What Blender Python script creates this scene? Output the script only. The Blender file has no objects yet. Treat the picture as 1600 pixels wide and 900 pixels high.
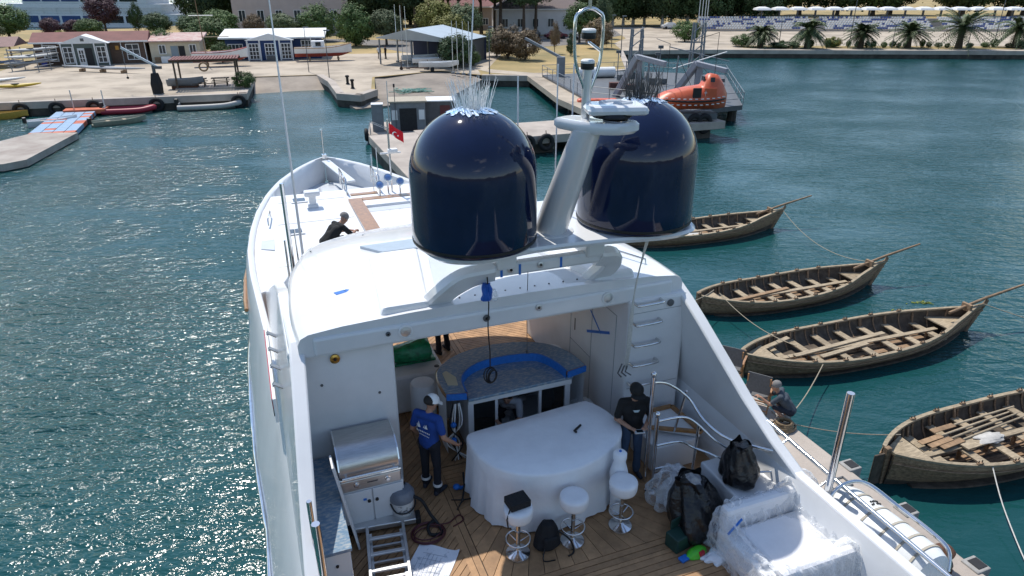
import bpy, bmesh, math, random
from math import sin, cos, pi, radians
from mathutils import Vector, Matrix
import numpy as np
random.seed(7)
scene = bpy.context.scene
C = scene.collection

# ---------------------------------------------------------------- camera
cam_d = bpy.data.cameras.new('camera'); cam = bpy.data.objects.new('camera', cam_d); C.objects.link(cam)
cam.location = (0, 0, 10.8); cam.rotation_euler = (radians(90 - 24), 0, 0)
cam_d.sensor_width = 36; cam_d.lens = 24.0; cam_d.clip_start = 0.05; cam_d.clip_end = 20000
scene.camera = cam

# ---------------------------------------------------------------- sky and sun
SUN_AZ, SUN_EL = radians(-31), radians(60.5)           # azimuth from +Y, negative = towards -X
w = bpy.data.worlds.new('World'); scene.world = w; w.use_nodes = True
nt = w.node_tree; nt.nodes.clear()
def N(t, **k):
    n = nt.nodes.new(t)
    for a, b in k.items(): setattr(n, a, b)
    return n
sky = N('ShaderNodeTexSky', sky_type='NISHITA', sun_disc=False, sun_elevation=SUN_EL, sun_rotation=SUN_AZ % (2*pi),
        air_density=1.0, dust_density=0.2, ozone_density=1.4)
tc = N('ShaderNodeTexCoord')
sep = N('ShaderNodeSeparateXYZ'); nt.links.new(tc.outputs['Generated'], sep.inputs[0])
mx = N('ShaderNodeMath', operation='MAXIMUM'); nt.links.new(sep.outputs['Z'], mx.inputs[0]); mx.inputs[1].default_value = 0.06
dv = N('ShaderNodeVectorMath', operation='SCALE')
inv = N('ShaderNodeMath', operation='DIVIDE'); inv.inputs[0].default_value = 1; nt.links.new(mx.outputs[0], inv.inputs[1])
nt.links.new(tc.outputs['Generated'], dv.inputs[0]); nt.links.new(inv.outputs[0], dv.inputs['Scale'])
cn = N('ShaderNodeTexNoise'); cn.inputs['Scale'].default_value = 0.85; cn.inputs['Detail'].default_value = 9; cn.inputs['Roughness'].default_value = 0.58
nt.links.new(dv.outputs[0], cn.inputs['Vector'])
cr = N('ShaderNodeMapRange'); cr.inputs['From Min'].default_value = 0.60; cr.inputs['From Max'].default_value = 0.74
nt.links.new(cn.outputs['Fac'], cr.inputs['Value'])
mixc = N('ShaderNodeMix', data_type='RGBA'); fz = N('ShaderNodeMapRange'); fz.inputs['From Min'].default_value = .10; fz.inputs['From Max'].default_value = .28; nt.links.new(sep.outputs['Z'], fz.inputs['Value'])
fm = N('ShaderNodeMath', operation='MULTIPLY'); nt.links.new(cr.outputs[0], fm.inputs[0]); nt.links.new(fz.outputs[0], fm.inputs[1])
nt.links.new(fm.outputs[0], mixc.inputs['Factor'])
tint = N('ShaderNodeMix', data_type='RGBA', blend_type='MULTIPLY'); tint.inputs['Factor'].default_value = 1; tint.inputs['B'].default_value = (1.04, 1.0, .97, 1)
nt.links.new(sky.outputs[0], tint.inputs['A']); nt.links.new(tint.outputs['Result'], mixc.inputs['A']); mixc.inputs['B'].default_value = (9.0, 9.2, 9.6, 1)
bg = N('ShaderNodeBackground'); bg.inputs['Strength'].default_value = 0.15
nt.links.new(mixc.outputs['Result'], bg.inputs['Color'])
wo = N('ShaderNodeOutputWorld'); nt.links.new(bg.outputs[0], wo.inputs['Surface'])

sd = bpy.data.lights.new('sun', 'SUN'); sun = bpy.data.objects.new('sun', sd); C.objects.link(sun)
sd.energy = 3.6; sd.angle = radians(0.55); sd.color = (1.0, 0.955, 0.88)
sdir = Vector((cos(SUN_EL)*sin(SUN_AZ), cos(SUN_EL)*cos(SUN_AZ), sin(SUN_EL)))
sun.rotation_euler = sdir.to_track_quat('Z', 'Y').to_euler(); sun.location = (0, 0, 60)
vs = scene.view_settings
vs.view_transform = 'Standard'; vs.look = 'None'; vs.exposure = 0.42; vs.gamma = 1.0; vs.use_curve_mapping = False
scene.cycles.use_denoising = True
scene.cycles.sample_clamp_indirect = 6.0
scene.cycles.max_bounces = 8
scene.cycles.caustics_reflective = False; scene.cycles.caustics_refractive = False

# ---------------------------------------------------------------- materials
MATS = {}
def mat(name, col=(.8, .8, .8), rough=.5, metal=0., var=0.0, vs=6.0, bump=0., bs=20., col2=None, coat=0., alpha=1., trans=0.,
        stretch=None, ior=1.45, detail=5, rnd=0., sheen=0., lo=.35, hi=.65):
    if name in MATS: return MATS[name]
    m = bpy.data.materials.new(name); m.use_nodes = True
    t = m.node_tree; b = t.nodes['Principled BSDF']
    b.inputs['Base Color'].default_value = (*col, 1); b.inputs['Roughness'].default_value = rough
    b.inputs['Metallic'].default_value = metal; b.inputs['IOR'].default_value = ior
    b.inputs['Coat Weight'].default_value = coat; b.inputs['Coat Roughness'].default_value = .04
    b.inputs['Alpha'].default_value = alpha; b.inputs['Transmission Weight'].default_value = trans
    if sheen: b.inputs['Sheen Weight'].default_value = sheen
    def nn(ty): return t.nodes.new(ty)
    co = nn('ShaderNodeTexCoord'); vec = co.outputs['Object']
    if stretch:
        mp = nn('ShaderNodeMapping'); mp.inputs['Scale'].default_value = stretch
        t.links.new(vec, mp.inputs['Vector']); vec = mp.outputs['Vector']
    if var or col2:
        n = nn('ShaderNodeTexNoise'); n.inputs['Scale'].default_value = vs; n.inputs['Detail'].default_value = detail
        n.inputs['Roughness'].default_value = .62
        t.links.new(vec, n.inputs['Vector'])
        r = nn('ShaderNodeMapRange'); r.inputs['From Min'].default_value = lo; r.inputs['From Max'].default_value = hi
        t.links.new(n.outputs['Fac'], r.inputs['Value'])
        mi = nn('ShaderNodeMix'); mi.data_type = 'RGBA'
        c2 = col2 or tuple(max(0, c*(1-var)) for c in col)
        mi.inputs['A'].default_value = (*col, 1); mi.inputs['B'].default_value = (*c2, 1)
        t.links.new(r.outputs[0], mi.inputs['Factor']); outc = mi.outputs['Result']
        if rnd:
            oi = nn('ShaderNodeObjectInfo'); rr = nn('ShaderNodeMapRange')
            rr.inputs['To Min'].default_value = 1-rnd; rr.inputs['To Max'].default_value = 1+rnd
            t.links.new(oi.outputs['Random'], rr.inputs['Value'])
            sc = nn('ShaderNodeVectorMath'); sc.operation = 'SCALE'
            t.links.new(outc, sc.inputs[0]); t.links.new(rr.outputs[0], sc.inputs['Scale']); outc = sc.outputs[0]
        t.links.new(outc, b.inputs['Base Color'])
    if bump:
        n = nn('ShaderNodeTexNoise'); n.inputs['Scale'].default_value = bs; n.inputs['Detail'].default_value = 6
        t.links.new(vec, n.inputs['Vector'])
        bp = nn('ShaderNodeBump'); bp.inputs['Strength'].default_value = bump; bp.inputs['Distance'].default_value = .02
        t.links.new(n.outputs['Fac'], bp.inputs['Height']); t.links.new(bp.outputs[0], b.inputs['Normal'])
    MATS[name] = m
    return m

white = mat('gelcoat', (.70, .705, .71), .2, var=.09, vs=.9, coat=.4)
white2 = mat('gelcoat_matte', (.72, .725, .73), .4, var=.07, vs=2.0)
nonskid = mat('nonskid_grey', (.50, .54, .58), .55, var=.08, vs=3)
navy = mat('navy_dome', (.007, .014, .048), .06, coat=.12, var=.25, vs=2)
chrome = mat('stainless', (.72, .72, .72), .14, 1.0, var=.12, vs=9)
brushed = mat('brushed_steel', (.56, .55, .54), .33, 1.0, var=.22, vs=5, stretch=(1, 14, 14))
alu = mat('aluminium', (.66, .67, .68), .38, .9, var=.15, vs=7)
teak = mat('teak', (.41, .235, .115), .62, var=.34, vs=5, stretch=(1, 1, 1), rnd=.16, bump=.15, bs=60)
caulk = mat('caulk', (.03, .026, .022), .7)
teakcap = mat('teak_varnish', (.40, .20, .075), .3, var=.35, vs=9, coat=.3)
marble = mat('blue_marble', (.13, .22, .32), .2, col2=(.44, .45, .43), vs=13, detail=12, lo=.44, hi=.72, stretch=(1, 2.2, 1), coat=.3)
bluetape = mat('blue_tape', (.02, .16, .55), .55, var=.2, vs=20)
cloth = mat('white_cloth', (.74, .75, .77), .85, var=.06, vs=4, bump=.8, bs=5, sheen=.2)
vinyl = mat('white_vinyl', (.70, .70, .71), .42, var=.06, vs=6, bump=.1, bs=9)
black = mat('black_plastic', (.012, .012, .013), .42, var=.3, vs=10)
rubber = mat('rubber', (.015, .015, .016), .75, var=.4, vs=9)
blackfab = mat('black_fabric', (.013, .013, .015), .85, var=.35, vs=18, bump=.4, bs=60)
bagm = mat('black_bag', (.010, .010, .011), .16, var=.3, vs=6, bump=1.0, bs=16)
clear = mat('clear_wrap', (.90, .92, .94), .07, alpha=.24, bump=1.0, bs=26, var=.05)
def film(m, lo, hi):                                  # thin plastic film: clear face-on, glossy and milky on creases
    t = m.node_tree; b = t.nodes['Principled BSDF']; out = t.nodes['Material Output']; b.inputs['Alpha'].default_value = 1
    lw = t.nodes.new('ShaderNodeLayerWeight'); lw.inputs['Blend'].default_value = .45
    for l in list(t.links):
        if l.to_socket == b.inputs['Normal']: t.links.new(l.from_socket, lw.inputs['Normal'])
    r = t.nodes.new('ShaderNodeMapRange'); r.inputs['From Min'].default_value = .1; r.inputs['From Max'].default_value = .8; r.inputs['To Min'].default_value = lo; r.inputs['To Max'].default_value = hi
    t.links.new(lw.outputs['Facing'], r.inputs['Value']); tr = t.nodes.new('ShaderNodeBsdfTransparent'); mx_ = t.nodes.new('ShaderNodeMixShader')
    t.links.new(r.outputs[0], mx_.inputs[0]); t.links.new(tr.outputs[0], mx_.inputs[1]); t.links.new(b.outputs[0], mx_.inputs[2]); t.links.new(mx_.outputs[0], out.inputs['Surface'])
film(clear, .12, .85)
glassd = mat('dark_glass', (.012, .015, .017), .05, coat=.6)
darkin = mat('dark_inside', (.02, .02, .022), .7, var=.4)
rope = mat('rope', (.40, .34, .25), .9, var=.35, vs=40)
ropew = mat('pale_rope', (.62, .60, .55), .9, var=.25, vs=40)
redm = mat('red_paint', (.42, .02, .03), .4, var=.2)
wood_old = mat('weathered_wood', (.36, .235, .14), .85, var=.55, vs=3.5, stretch=(1, 7, 7), bump=.6, bs=16, rnd=.14)
wood_pale = mat('pale_wood', (.42, .335, .225), .85, var=.45, vs=4, stretch=(1.2, 6, 6), bump=.5, bs=18, rnd=.15)
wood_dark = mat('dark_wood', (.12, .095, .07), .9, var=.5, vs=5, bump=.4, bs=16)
wood_red = mat('oar_wood', (.36, .225, .12), .7, var=.4, vs=6, rnd=.2)
concrete = mat('concrete', (.46, .40, .34), .9, col2=(.32, .275, .235), vs=.5, detail=10, bump=.5, bs=14)
apronm = mat('apron_concrete', (.44, .37, .285), .92, col2=(.23, .19, .145), vs=.22, detail=14, lo=.42, hi=.70, bump=.3, bs=3)
wet = mat('weedy_concrete', (.085, .075, .06), .85, var=.6, vs=.9, bump=.6, bs=5)
asphalt = mat('asphalt', (.19, .175, .16), .92, var=.3, vs=.2, detail=9)
drygrass = mat('dry_grass', (.40, .285, .125), .95, col2=(.20, .165, .07), vs=.13, detail=12, bump=.8, bs=2)
rust = mat('rust', (.13, .06, .035), .9, var=.5, vs=12, bump=.6, bs=25)
greymet = mat('grey_paint', (.20, .215, .23), .5, var=.2, vs=2)
greyd = mat('dark_grey_paint', (.105, .11, .115), .55, var=.25, vs=2)
orange = mat('orange_grp', (.62, .115, .045), .42, var=.22, vs=1.6)
plain_white = mat('white_paint', (.74, .74, .73), .5, var=.1, vs=2)
cream = mat('cream_render', (.60, .53, .40), .85, var=.15, vs=1)
roofred = mat('red_roof', (.20, .075, .065), .8, var=.3, vs=.6)
windowg = mat('window_glass', (.05, .06, .07), .12, var=.5, vs=.8)

# ---------------------------------------------------------------- mesh builder
class B:
    def __init__(s): s.v = []; s.f = []; s.m = []
    def add(s, vs, fs, mi=0):
        o = len(s.v); s.v += [tuple(p) for p in vs]
        s.f += [tuple(i+o for i in f) for f in fs]; s.m += [mi]*len(fs); return s
    def box(s, c, d, rz=0, mi=0, M=None, taper=1.0):
        x, y, z = d[0]/2, d[1]/2, d[2]/2; P = []
        for sz in (-1, 1):
            k = taper if sz > 0 else 1
            for sx, sy in ((-1,-1),(1,-1),(1,1),(-1,1)):
                p = Vector((sx*x*k, sy*y*k, sz*z))
                p = (M @ p) if M else Matrix.Rotation(rz, 3, 'Z') @ p
                P.append(p + Vector(c))
        return s.add(P, [(3,2,1,0),(4,5,6,7),(0,1,5,4),(1,2,6,5),(2,3,7,6),(3,0,4,7)], mi)
    def bar(s, a, b, wx, wz, mi=0):
        a = Vector(a); b = Vector(b); d = b-a; q = d.to_track_quat('Y', 'Z').to_matrix()
        return s.box((a+b)/2, (wx, d.length, wz), M=q, mi=mi)
    def tube(s, pts, r, n=8, closed=False, mi=0, cap=True):
        pts = [Vector(p) for p in pts]; L = len(pts)
        rs = r if isinstance(r, (list, tuple)) else [r]*L
        prev = None; V = []
        for i, p in enumerate(pts):
            if closed: t = pts[(i+1) % L]-pts[i-1]
            else: t = pts[min(i+1, L-1)]-pts[max(i-1, 0)]
            if t.length < 1e-9: t = Vector((0, 0, 1))
            t.normalize()
            if prev is None:
                u = Vector((0, 0, 1)) if abs(t.z) < .9 else Vector((1, 0, 0))
            else: u = prev
            u = u-t*u.dot(t)
            if u.length < 1e-6: u = t.orthogonal()
            u.normalize(); prev = u; k = t.cross(u)
            for j in range(n):
                a = 2*pi*j/n; V.append(p+(u*cos(a)+k*sin(a))*rs[i])
        F = []
        for i in range(L if closed else L-1):
            i2 = (i+1) % L
            for j in range(n):
                F.append((i*n+j, i*n+(j+1) % n, i2*n+(j+1) % n, i2*n+j))
        if cap and not closed:
            F.append(tuple(range(n-1, -1, -1))); F.append(tuple((L-1)*n+j for j in range(n)))
        return s.add(V, F, mi)
    def lathe(s, prof, n=24, c=(0, 0, 0), mi=0, sx=1, sy=1):
        V = []; F = []; c = Vector(c); L = len(prof)
        for r, z in prof:
            for j in range(n):
                a = 2*pi*j/n; V.append(c+Vector((r*cos(a)*sx, r*sin(a)*sy, z)))
        for i in range(L-1):
            for j in range(n):
                F.append((i*n+j, i*n+(j+1) % n, (i+1)*n+(j+1) % n, (i+1)*n+j))
        F.append(tuple(range(n-1, -1, -1))); F.append(tuple((L-1)*n+j for j in range(n)))
        return s.add(V, F, mi)
    def prism(s, poly, z0, z1, mi=0, inset=None):
        n = len(poly); zz = lambda z, i: z[i] if isinstance(z, (list, tuple)) else z
        V = [(p[0], p[1], zz(z0, i)) for i, p in enumerate(poly)]+[(p[0], p[1], zz(z1, i)) for i, p in enumerate(inset or poly)]
        area = sum(poly[i][0]*poly[(i+1) % n][1]-poly[(i+1) % n][0]*poly[i][1] for i in range(n))
        F = [tuple(range(n-1, -1, -1)), tuple(range(n, 2*n))]+[(i, (i+1) % n, n+(i+1) % n, n+i) for i in range(n)]
        if area < 0: F = [tuple(reversed(f)) for f in F]
        return s.add(V, F, mi)
    def wall(s, prof, x0, x1, mi=0):          # polygon in (y,z) extruded along x
        n = len(prof); V = [(x0 if not callable(x0) else x0(p), p[0], p[1]) for p in prof]+[(x1 if not callable(x1) else x1(p), p[0], p[1]) for p in prof]
        F = [tuple(range(n-1, -1, -1)), tuple(range(n, 2*n))]+[(i, (i+1) % n, n+(i+1) % n, n+i) for i in range(n)]
        return s.add(V, F, mi)
    def loft(s, rings, closed=True, cap0=True, cap1=True, mi=0):
        n = len(rings[0]); V = [p for r in rings for p in r]; F = []
        for i in range(len(rings)-1):
            for j in range(n if closed else n-1):
                F.append((i*n+j, i*n+(j+1) % n, (i+1)*n+(j+1) % n, (i+1)*n+j))
        if cap0: F.append(tuple(range(n-1, -1, -1)))
        if cap1: F.append(tuple((len(rings)-1)*n+j for j in range(n)))
        return s.add(V, F, mi)
    def ball(s, c, r, n=12, m=8, mi=0):
        r = r if isinstance(r, (tuple, list)) else (r, r, r)
        R = []
        for i in range(1, m):
            t = pi*i/m
            R.append([(c[0]+r[0]*sin(t)*cos(2*pi*j/n), c[1]+r[1]*sin(t)*sin(2*pi*j/n), c[2]-r[2]*cos(t)) for j in range(n)])
        return s.loft(R, mi=mi)
    def mesh(s, name, mats, smooth=0):
        me = bpy.data.meshes.new(name); me.from_pydata(s.v, [], s.f)
        for k in (mats if isinstance(mats, (list, tuple)) else [mats]): me.materials.append(k)
        if len(me.materials) > 1: me.polygons.foreach_set('material_index', s.m)
        bm = bmesh.new(); bm.from_mesh(me); bmesh.ops.recalc_face_normals(bm, faces=bm.faces); bm.to_mesh(me); bm.free()
        if smooth:
            me.shade_smooth()
            if smooth < 180: me.set_sharp_from_angle(angle=radians(smooth))
        me.update(); return me
    def obj(s, name, mats, parent=None, smooth=0, loc=(0, 0, 0), rz=0, bevel=0, rot=None):
        return link(name, s.mesh(name, mats, smooth), parent, loc, rz, bevel, rot)
def link(name, me, parent=None, loc=(0, 0, 0), rz=0, bevel=0, rot=None):
    o = bpy.data.objects.new(name, me); C.objects.link(o)
    o.location = loc; o.rotation_euler = rot or (0, 0, rz)
    if parent: o.parent = parent
    if bevel:
        b = o.modifiers.new('bevel', 'BEVEL'); b.width = bevel; b.segments = 2; b.limit_method = 'ANGLE'; b.angle_limit = radians(40)
        b.harden_normals = False
    return o
def tag(o, label, cat, group=None):
    o['label'] = label; o['category'] = cat
    if group: o['group'] = group
    return o
def thing(name, label, cat, loc=(0, 0, 0), rz=0, group=None):
    o = bpy.data.objects.new(name, None); C.objects.link(o); o.empty_display_size = .2
    o.location = loc; o.rotation_euler = (0, 0, rz); return tag(o, label, cat, group)
def struct(o): o['kind'] = 'structure'; return o
def stuff(o): o['kind'] = 'stuff'; return o
def dup(root, loc, rz, label=None, group=None, scale=None):
    def cp(o, par):
        c = o.copy(); C.objects.link(c)
        if par: c.parent = par
        for ch in [k for k in KIDS.get(o.name, [])]: cp(ch, c)
        return c
    global KIDS
    KIDS = {}
    def walk(o):
        KIDS[o.name] = list(o.children)
        for k in o.children: walk(k)
    walk(root)
    r = cp(root, None); r.location = loc; r.rotation_euler = (0, 0, rz)
    if scale: r.scale = scale
    if label: r['label'] = label
    if group: r['group'] = group
    return r
def arc(cx, cy, r, a0, a1, n, ry=None):
    return [(cx+r*cos(radians(a0+(a1-a0)*i/n)), cy+(ry or r)*sin(radians(a0+(a1-a0)*i/n))) for i in range(n+1)]
def spline(pts, k=6):
    pts = [Vector(p) for p in pts]; out = []
    for i in range(len(pts)-1):
        p0 = pts[max(i-1, 0)]; p1 = pts[i]; p2 = pts[i+1]; p3 = pts[min(i+2, len(pts)-1)]
        for j in range(k):
            t = j/k
            out.append(.5*((2*p1)+(p2-p0)*t+(2*p0-5*p1+4*p2-p3)*t*t+(3*p1-p0-3*p2+p3)*t**3))
    out.append(pts[-1]); return out
def sag(a, b, d, n=14):
    a = Vector(a); b = Vector(b)
    return [a.lerp(b, i/n)-Vector((0, 0, d*4*(i/n)*(1-i/n))) for i in range(n+1)]

HD = radians(21)                                     # the yacht lies 21 degrees to the left of the view
YO = Vector((2.8474, 1.0930, 0))
def Y(x, y, z=0.):                                   # yacht frame (x starboard, y forward) to world
    return (YO.x+x*cos(HD)-y*sin(HD), YO.y+x*sin(HD)+y*cos(HD), z)
DK = 3.5                                             # height of the teak deck

# ---------------------------------------------------------------- water
def water():
    m = bpy.data.materials.new('sea_water'); m.use_nodes = True; t = m.node_tree; b = t.nodes['Principled BSDF']
    b.inputs['Base Color'].default_value = (.007, .054, .056, 1); b.inputs['Roughness'].default_value = .135; b.inputs['IOR'].default_value = 1.333
    co = t.nodes.new('ShaderNodeTexCoord')
    def layer(scale, det, st, rot=0, dist=0):
        mp = t.nodes.new('ShaderNodeMapping'); mp.inputs['Scale'].default_value = st; mp.inputs['Rotation'].default_value = (0, 0, rot)
        t.links.new(co.outputs['Object'], mp.inputs['Vector'])
        n = t.nodes.new('ShaderNodeTexNoise'); n.inputs['Scale'].default_value = scale; n.inputs['Detail'].default_value = det
        n.inputs['Roughness'].default_value = .55; n.inputs['Distortion'].default_value = dist
        t.links.new(mp.outputs[0], n.inputs['Vector']); return n.outputs['Fac']
    a = layer(1.55, 3, (.75, 1.5, 1), .35, .3); c = layer(5.6, 3, (.8, 1.3, 1), -.25, .4); d = layer(.10, 3, (1, 1.6, 1))
    # calm and ruffled patches: wind streaks scale the small waves
    k1 = t.nodes.new('ShaderNodeMapRange'); k1.inputs['From Min'].default_value = .36; k1.inputs['From Max'].default_value = .64
    k1.inputs['To Min'].default_value = .30; k1.inputs['To Max'].default_value = 1.0
    t.links.new(d, k1.inputs['Value'])
    # the pier and the yacht shelter the water on their starboard side
    vr = t.nodes.new('ShaderNodeVectorMath'); vr.operation = 'DOT_PRODUCT'; vr.inputs[1].default_value = (cos(HD), sin(HD), 0); t.links.new(co.outputs['Object'], vr.inputs[0])
    lee = t.nodes.new('ShaderNodeMapRange'); lee.inputs['From Min'].default_value = 7; lee.inputs['From Max'].default_value = 42; lee.inputs['To Min'].default_value = .24; lee.inputs['To Max'].default_value = .62; lee.interpolation_type = 'SMOOTHSTEP'
    t.links.new(vr.outputs['Value'], lee.inputs['Value'])
    le2 = t.nodes.new('ShaderNodeMapRange'); le2.inputs['From Min'].default_value = -8; le2.inputs['From Max'].default_value = 9; le2.inputs['To Min'].default_value = 1.0; le2.inputs['To Max'].default_value = .2; le2.interpolation_type = 'SMOOTHSTEP'
    t.links.new(vr.outputs['Value'], le2.inputs['Value'])
    lm = t.nodes.new('ShaderNodeMath'); lm.operation = 'MAXIMUM'; t.links.new(lee.outputs[0], lm.inputs[0]); t.links.new(le2.outputs[0], lm.inputs[1])
    ks = t.nodes.new('ShaderNodeMath'); ks.operation = 'MULTIPLY'; t.links.new(k1.outputs[0], ks.inputs[0]); t.links.new(lm.outputs[0], ks.inputs[1])
    m1 = t.nodes.new('ShaderNodeMath'); m1.operation = 'MULTIPLY'; m1.inputs[1].default_value = .27; t.links.new(c, m1.inputs[0])
    m2 = t.nodes.new('ShaderNodeMath'); m2.operation = 'ADD'; t.links.new(a, m2.inputs[0]); t.links.new(m1.outputs[0], m2.inputs[1])
    bp = t.nodes.new('ShaderNodeBump'); bp.inputs['Distance'].default_value = .42
    t.links.new(m2.outputs[0], bp.inputs['Height']); t.links.new(ks.outputs[0], bp.inputs['Strength'])
    t.links.new(bp.outputs[0], b.inputs['Normal'])
    o = B().add([(-5000, -5000, 0), (5000, -5000, 0), (5000, 7000, 0), (-5000, 7000, 0)], [(0, 1, 2, 3)]).obj('water', m)
    struct(o)
water()
# ================================================================ YACHT
yacht = thing('motor_yacht', 'large white motor yacht under refit, moored bow-away along the concrete pier', 'yacht', YO, HD)
def lerp_tab(tab, x):
    if x <= tab[0][0]: return tab[0][1]
    for (a, b), (c, d) in zip(tab, tab[1:]):
        if x <= c: return b+(d-b)*(x-a)/(c-a)
    return tab[-1][1]
HB = [(16, 3.4), (17.5, 3.32), (19, 3.12), (20.5, 2.82), (22, 2.4), (23.5, 1.83), (24.7, 1.22), (25.6, .6), (26.1, .08)]
CT = [(10, .2), (23, -.52), (27, -.56)]
ZS = [(13, 4.5), (16, 4.58), (20, 4.72), (26, 4.92)]
KN = [(12, .52), (18, .22), (24, -.05), (26, -.02)]
cx_ = lambda y: lerp_tab(CT, y)
hb_ = lambda y: lerp_tab(HB, y)
zs_ = lambda y: lerp_tab(ZS, y)
def stations(a, b, st):
    n = int(round((b-a)/st)); return [a+(b-a)*i/n for i in range(n+1)]
def hull():
    rings = []
    for y in stations(-4, 26.1, .43):
        h, c, z = hb_(y), cx_(y), zs_(y); k = h+lerp_tab(KN, y); fl = max(.03, h-.35-max(0, (y-19))*.13)
        side = [(fl, -.6), (fl+(k-fl)*.7, 1.1), (k, 2.3), (k-.03, 2.42), (h+(k-h)*.25, z-.35), (h, z-.06), (h-.03, z), (h-.14, z)]
        if y > 22: side += [(max(.01, h-.19), z-.03), (max(.01, h-.28), 4.02)]
        else: side += [(h-.17, z-.03), (h-.20, 3.42)]
        rings.append([(c-x, y, q) for x, q in reversed(side)]+[(c+x, y, q) for x, q in side])
    b = B().loft(rings, closed=False, cap0=False, cap1=False)
    b.obj('hull', white, yacht, smooth=50)
    for s, y0, y1 in ((-1, 15.6, 20.4), (1, 15.6, 20.4)):
        t = B(); P = []
        for y in stations(y0, y1, .5):
            k = hb_(y)+lerp_tab(KN, y)*.48; P.append((cx_(y)+s*(k+.02), y, 3.85))
        t.tube(P, .05, 6).obj('teak_rubbing_strake', teakcap, yacht, smooth=60)
    t = B(); t.tube([(cx_(y)-(hb_(y)+lerp_tab(KN, y)+.03), y, 2.16) for y in stations(-4, 24, .7)], .05, 6)
    t.obj('fender_rail', chrome, yacht, smooth=60)
hull()
def side_deck_fill():
    # foredeck slab, walkway floor, anchor deck
    edge = lambda y, s, i=.17: (cx_(y)+s*(hb_(y)-i), y)
    fwd = [edge(y, 1) for y in stations(15, 22, .7)]; back = [edge(y, -1) for y in reversed(stations(15, 22, .7))]
    inner = [(-2.85, 15.2), (-2.55, 16.0), (-2.15, 16.8), (-1.6, 17.4), (-.48, 17.8), (1.3, 17.8), (2.2, 16.9), (2.65, 15.6)]
    poly = fwd+back+inner
    B().prism(poly, 3.45, [zs_(p[1])-.06 for p in poly]).obj('foredeck', white2, yacht, bevel=.03)
    B().prism([(-2.9, 15.3), (2.7, 15.3), (2.3, 17.9), (-2.2, 17.9)], 3.4, 4.30).obj('walkway_floor', nonskid, yacht)
    ap = [edge(y, 1, .25) for y in stations(21.9, 25.6, .5)]+[edge(y, -1, .25) for y in reversed(stations(21.9, 25.6, .5))]
    B().prism(ap, 3.6, 4.06).obj('anchor_deck', nonskid, yacht)
    # coaming with teak caps round the sunken seating
    g = B()
    g.box((-.38, 19.2, 4.50), (.16, 3.1, .40)); g.box((.95, 20.72, 4.50), (2.5, .16, .40)); g.box((2.12, 19.2, 4.50), (.16, 2.88, .40))
    g.obj('seating_coaming', white2, yacht, bevel=.02)
    B().box((-.28, 19.2, 4.725), (.40, 3.2, .05)).obj('teak_cap', teakcap, yacht, bevel=.01)
    B().box((1.05, 20.66, 4.725), (2.24, .3, .05)).obj('teak_cap', teakcap, yacht, bevel=.01)
    B().box((.95, 20.25, 4.66), (2.1, .55, .16)).obj('seat_back', white2, yacht, bevel=.04)
    B().box((.95, 19.75, 4.6), (2.1, .4, .12)).obj('seat_base', nonskid, yacht, bevel=.04)
    for x in (.55, .85): B().lathe([(.05, 0), (.06, .012), (.03, .02)], 12).obj('seat_speaker', plain_white, yacht, loc=(x, 19.54, 4.6), rot=(pi/2, 0, 0))
    # mooring recess, vents, hatch, anchor windlass hatch
    B().prism([(-3.18, 17.6), (-2.86, 17.4), (-2.8, 18.4), (-2.98, 18.9), (-3.12, 18.7)], 4.58, 4.60).obj('mooring_recess', nonskid, yacht)
    v = B(); v.box((-1.55, 20.6, 4.72), (.3, .3, .1)); v.box((-1.55, 20.6, 4.90), (.2, .2, .3)); v.obj('vent_stem', white2, yacht, bevel=.02)
    B().box((-1.55, 20.6, 5.10), (.46, .34, .16)).obj('vent_head', white, yacht, bevel=.05)
    c = B(); c.loft([[(x-.75, y, 4.07+dz) for x, y, dz in ((-.5, 22.3, 0), (.5, 22.3, 0), (.5, 24, 0), (-.5, 24, 0))],
                     [(x-.75, y, 4.07+dz) for x, y, dz in ((-.3, 22.5, .42), (.3, 22.5, .42), (.25, 23.8, .35), (-.25, 23.8, .35))]])
    c.obj('windlass_housing', white, yacht, bevel=.04)
    B().bar((-.55, 25.6, 4.86), (-.05, 22.9, 4.72), .30, .07).obj('passerelle_plank', white, yacht, bevel=.02)
    for x in (-.42, .62):
        t = B(); t.tube([(x, 22.9, 4.65), (x, 22.9, 5.2), (x, 21.4, 5.2), (x, 21.4, 4.65)], .022, 6)
        t.tube([(x, 22.9, 4.93), (x, 21.4, 4.93)], .016, 6)
        t.tube([(x, 22.4, 4.65), (x, 22.4, 5.2)], .016, 6); t.tube([(x, 21.9, 4.65), (x, 21.9, 5.2)], .016, 6)
        t.obj('foredeck_rail', chrome, yacht, smooth=60)
    B().box((.1, 21.35, 4.71), (.85, .22, .03)).obj('teak_step', teakcap, yacht)
    t = B(); t.tube([(-.56, 25.95, 4.9), (-.56, 25.95, 5.9)], .018, 6); t.ball((-.56, 25.95, 5.92), .05); t.box((-.56, 25.9, 4.98), (.16, .2, .14))
    t.obj('bow_light_staff', chrome, yacht, smooth=60)
    t = B(); t.tube([(-2.9, 19.2, 4.68), (-2.9, 19.2, 4.86), (-2.8, 20.0, 4.86), (-2.8, 20.0, 4.68)], .02, 6).obj('fairlead_bar', chrome, yacht, smooth=60)
    B().box((-1.75, 23.0, 4.10), (.12, .2, .1)).obj('deck_cleat', black, yacht, bevel=.02)
side_deck_fill()

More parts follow.
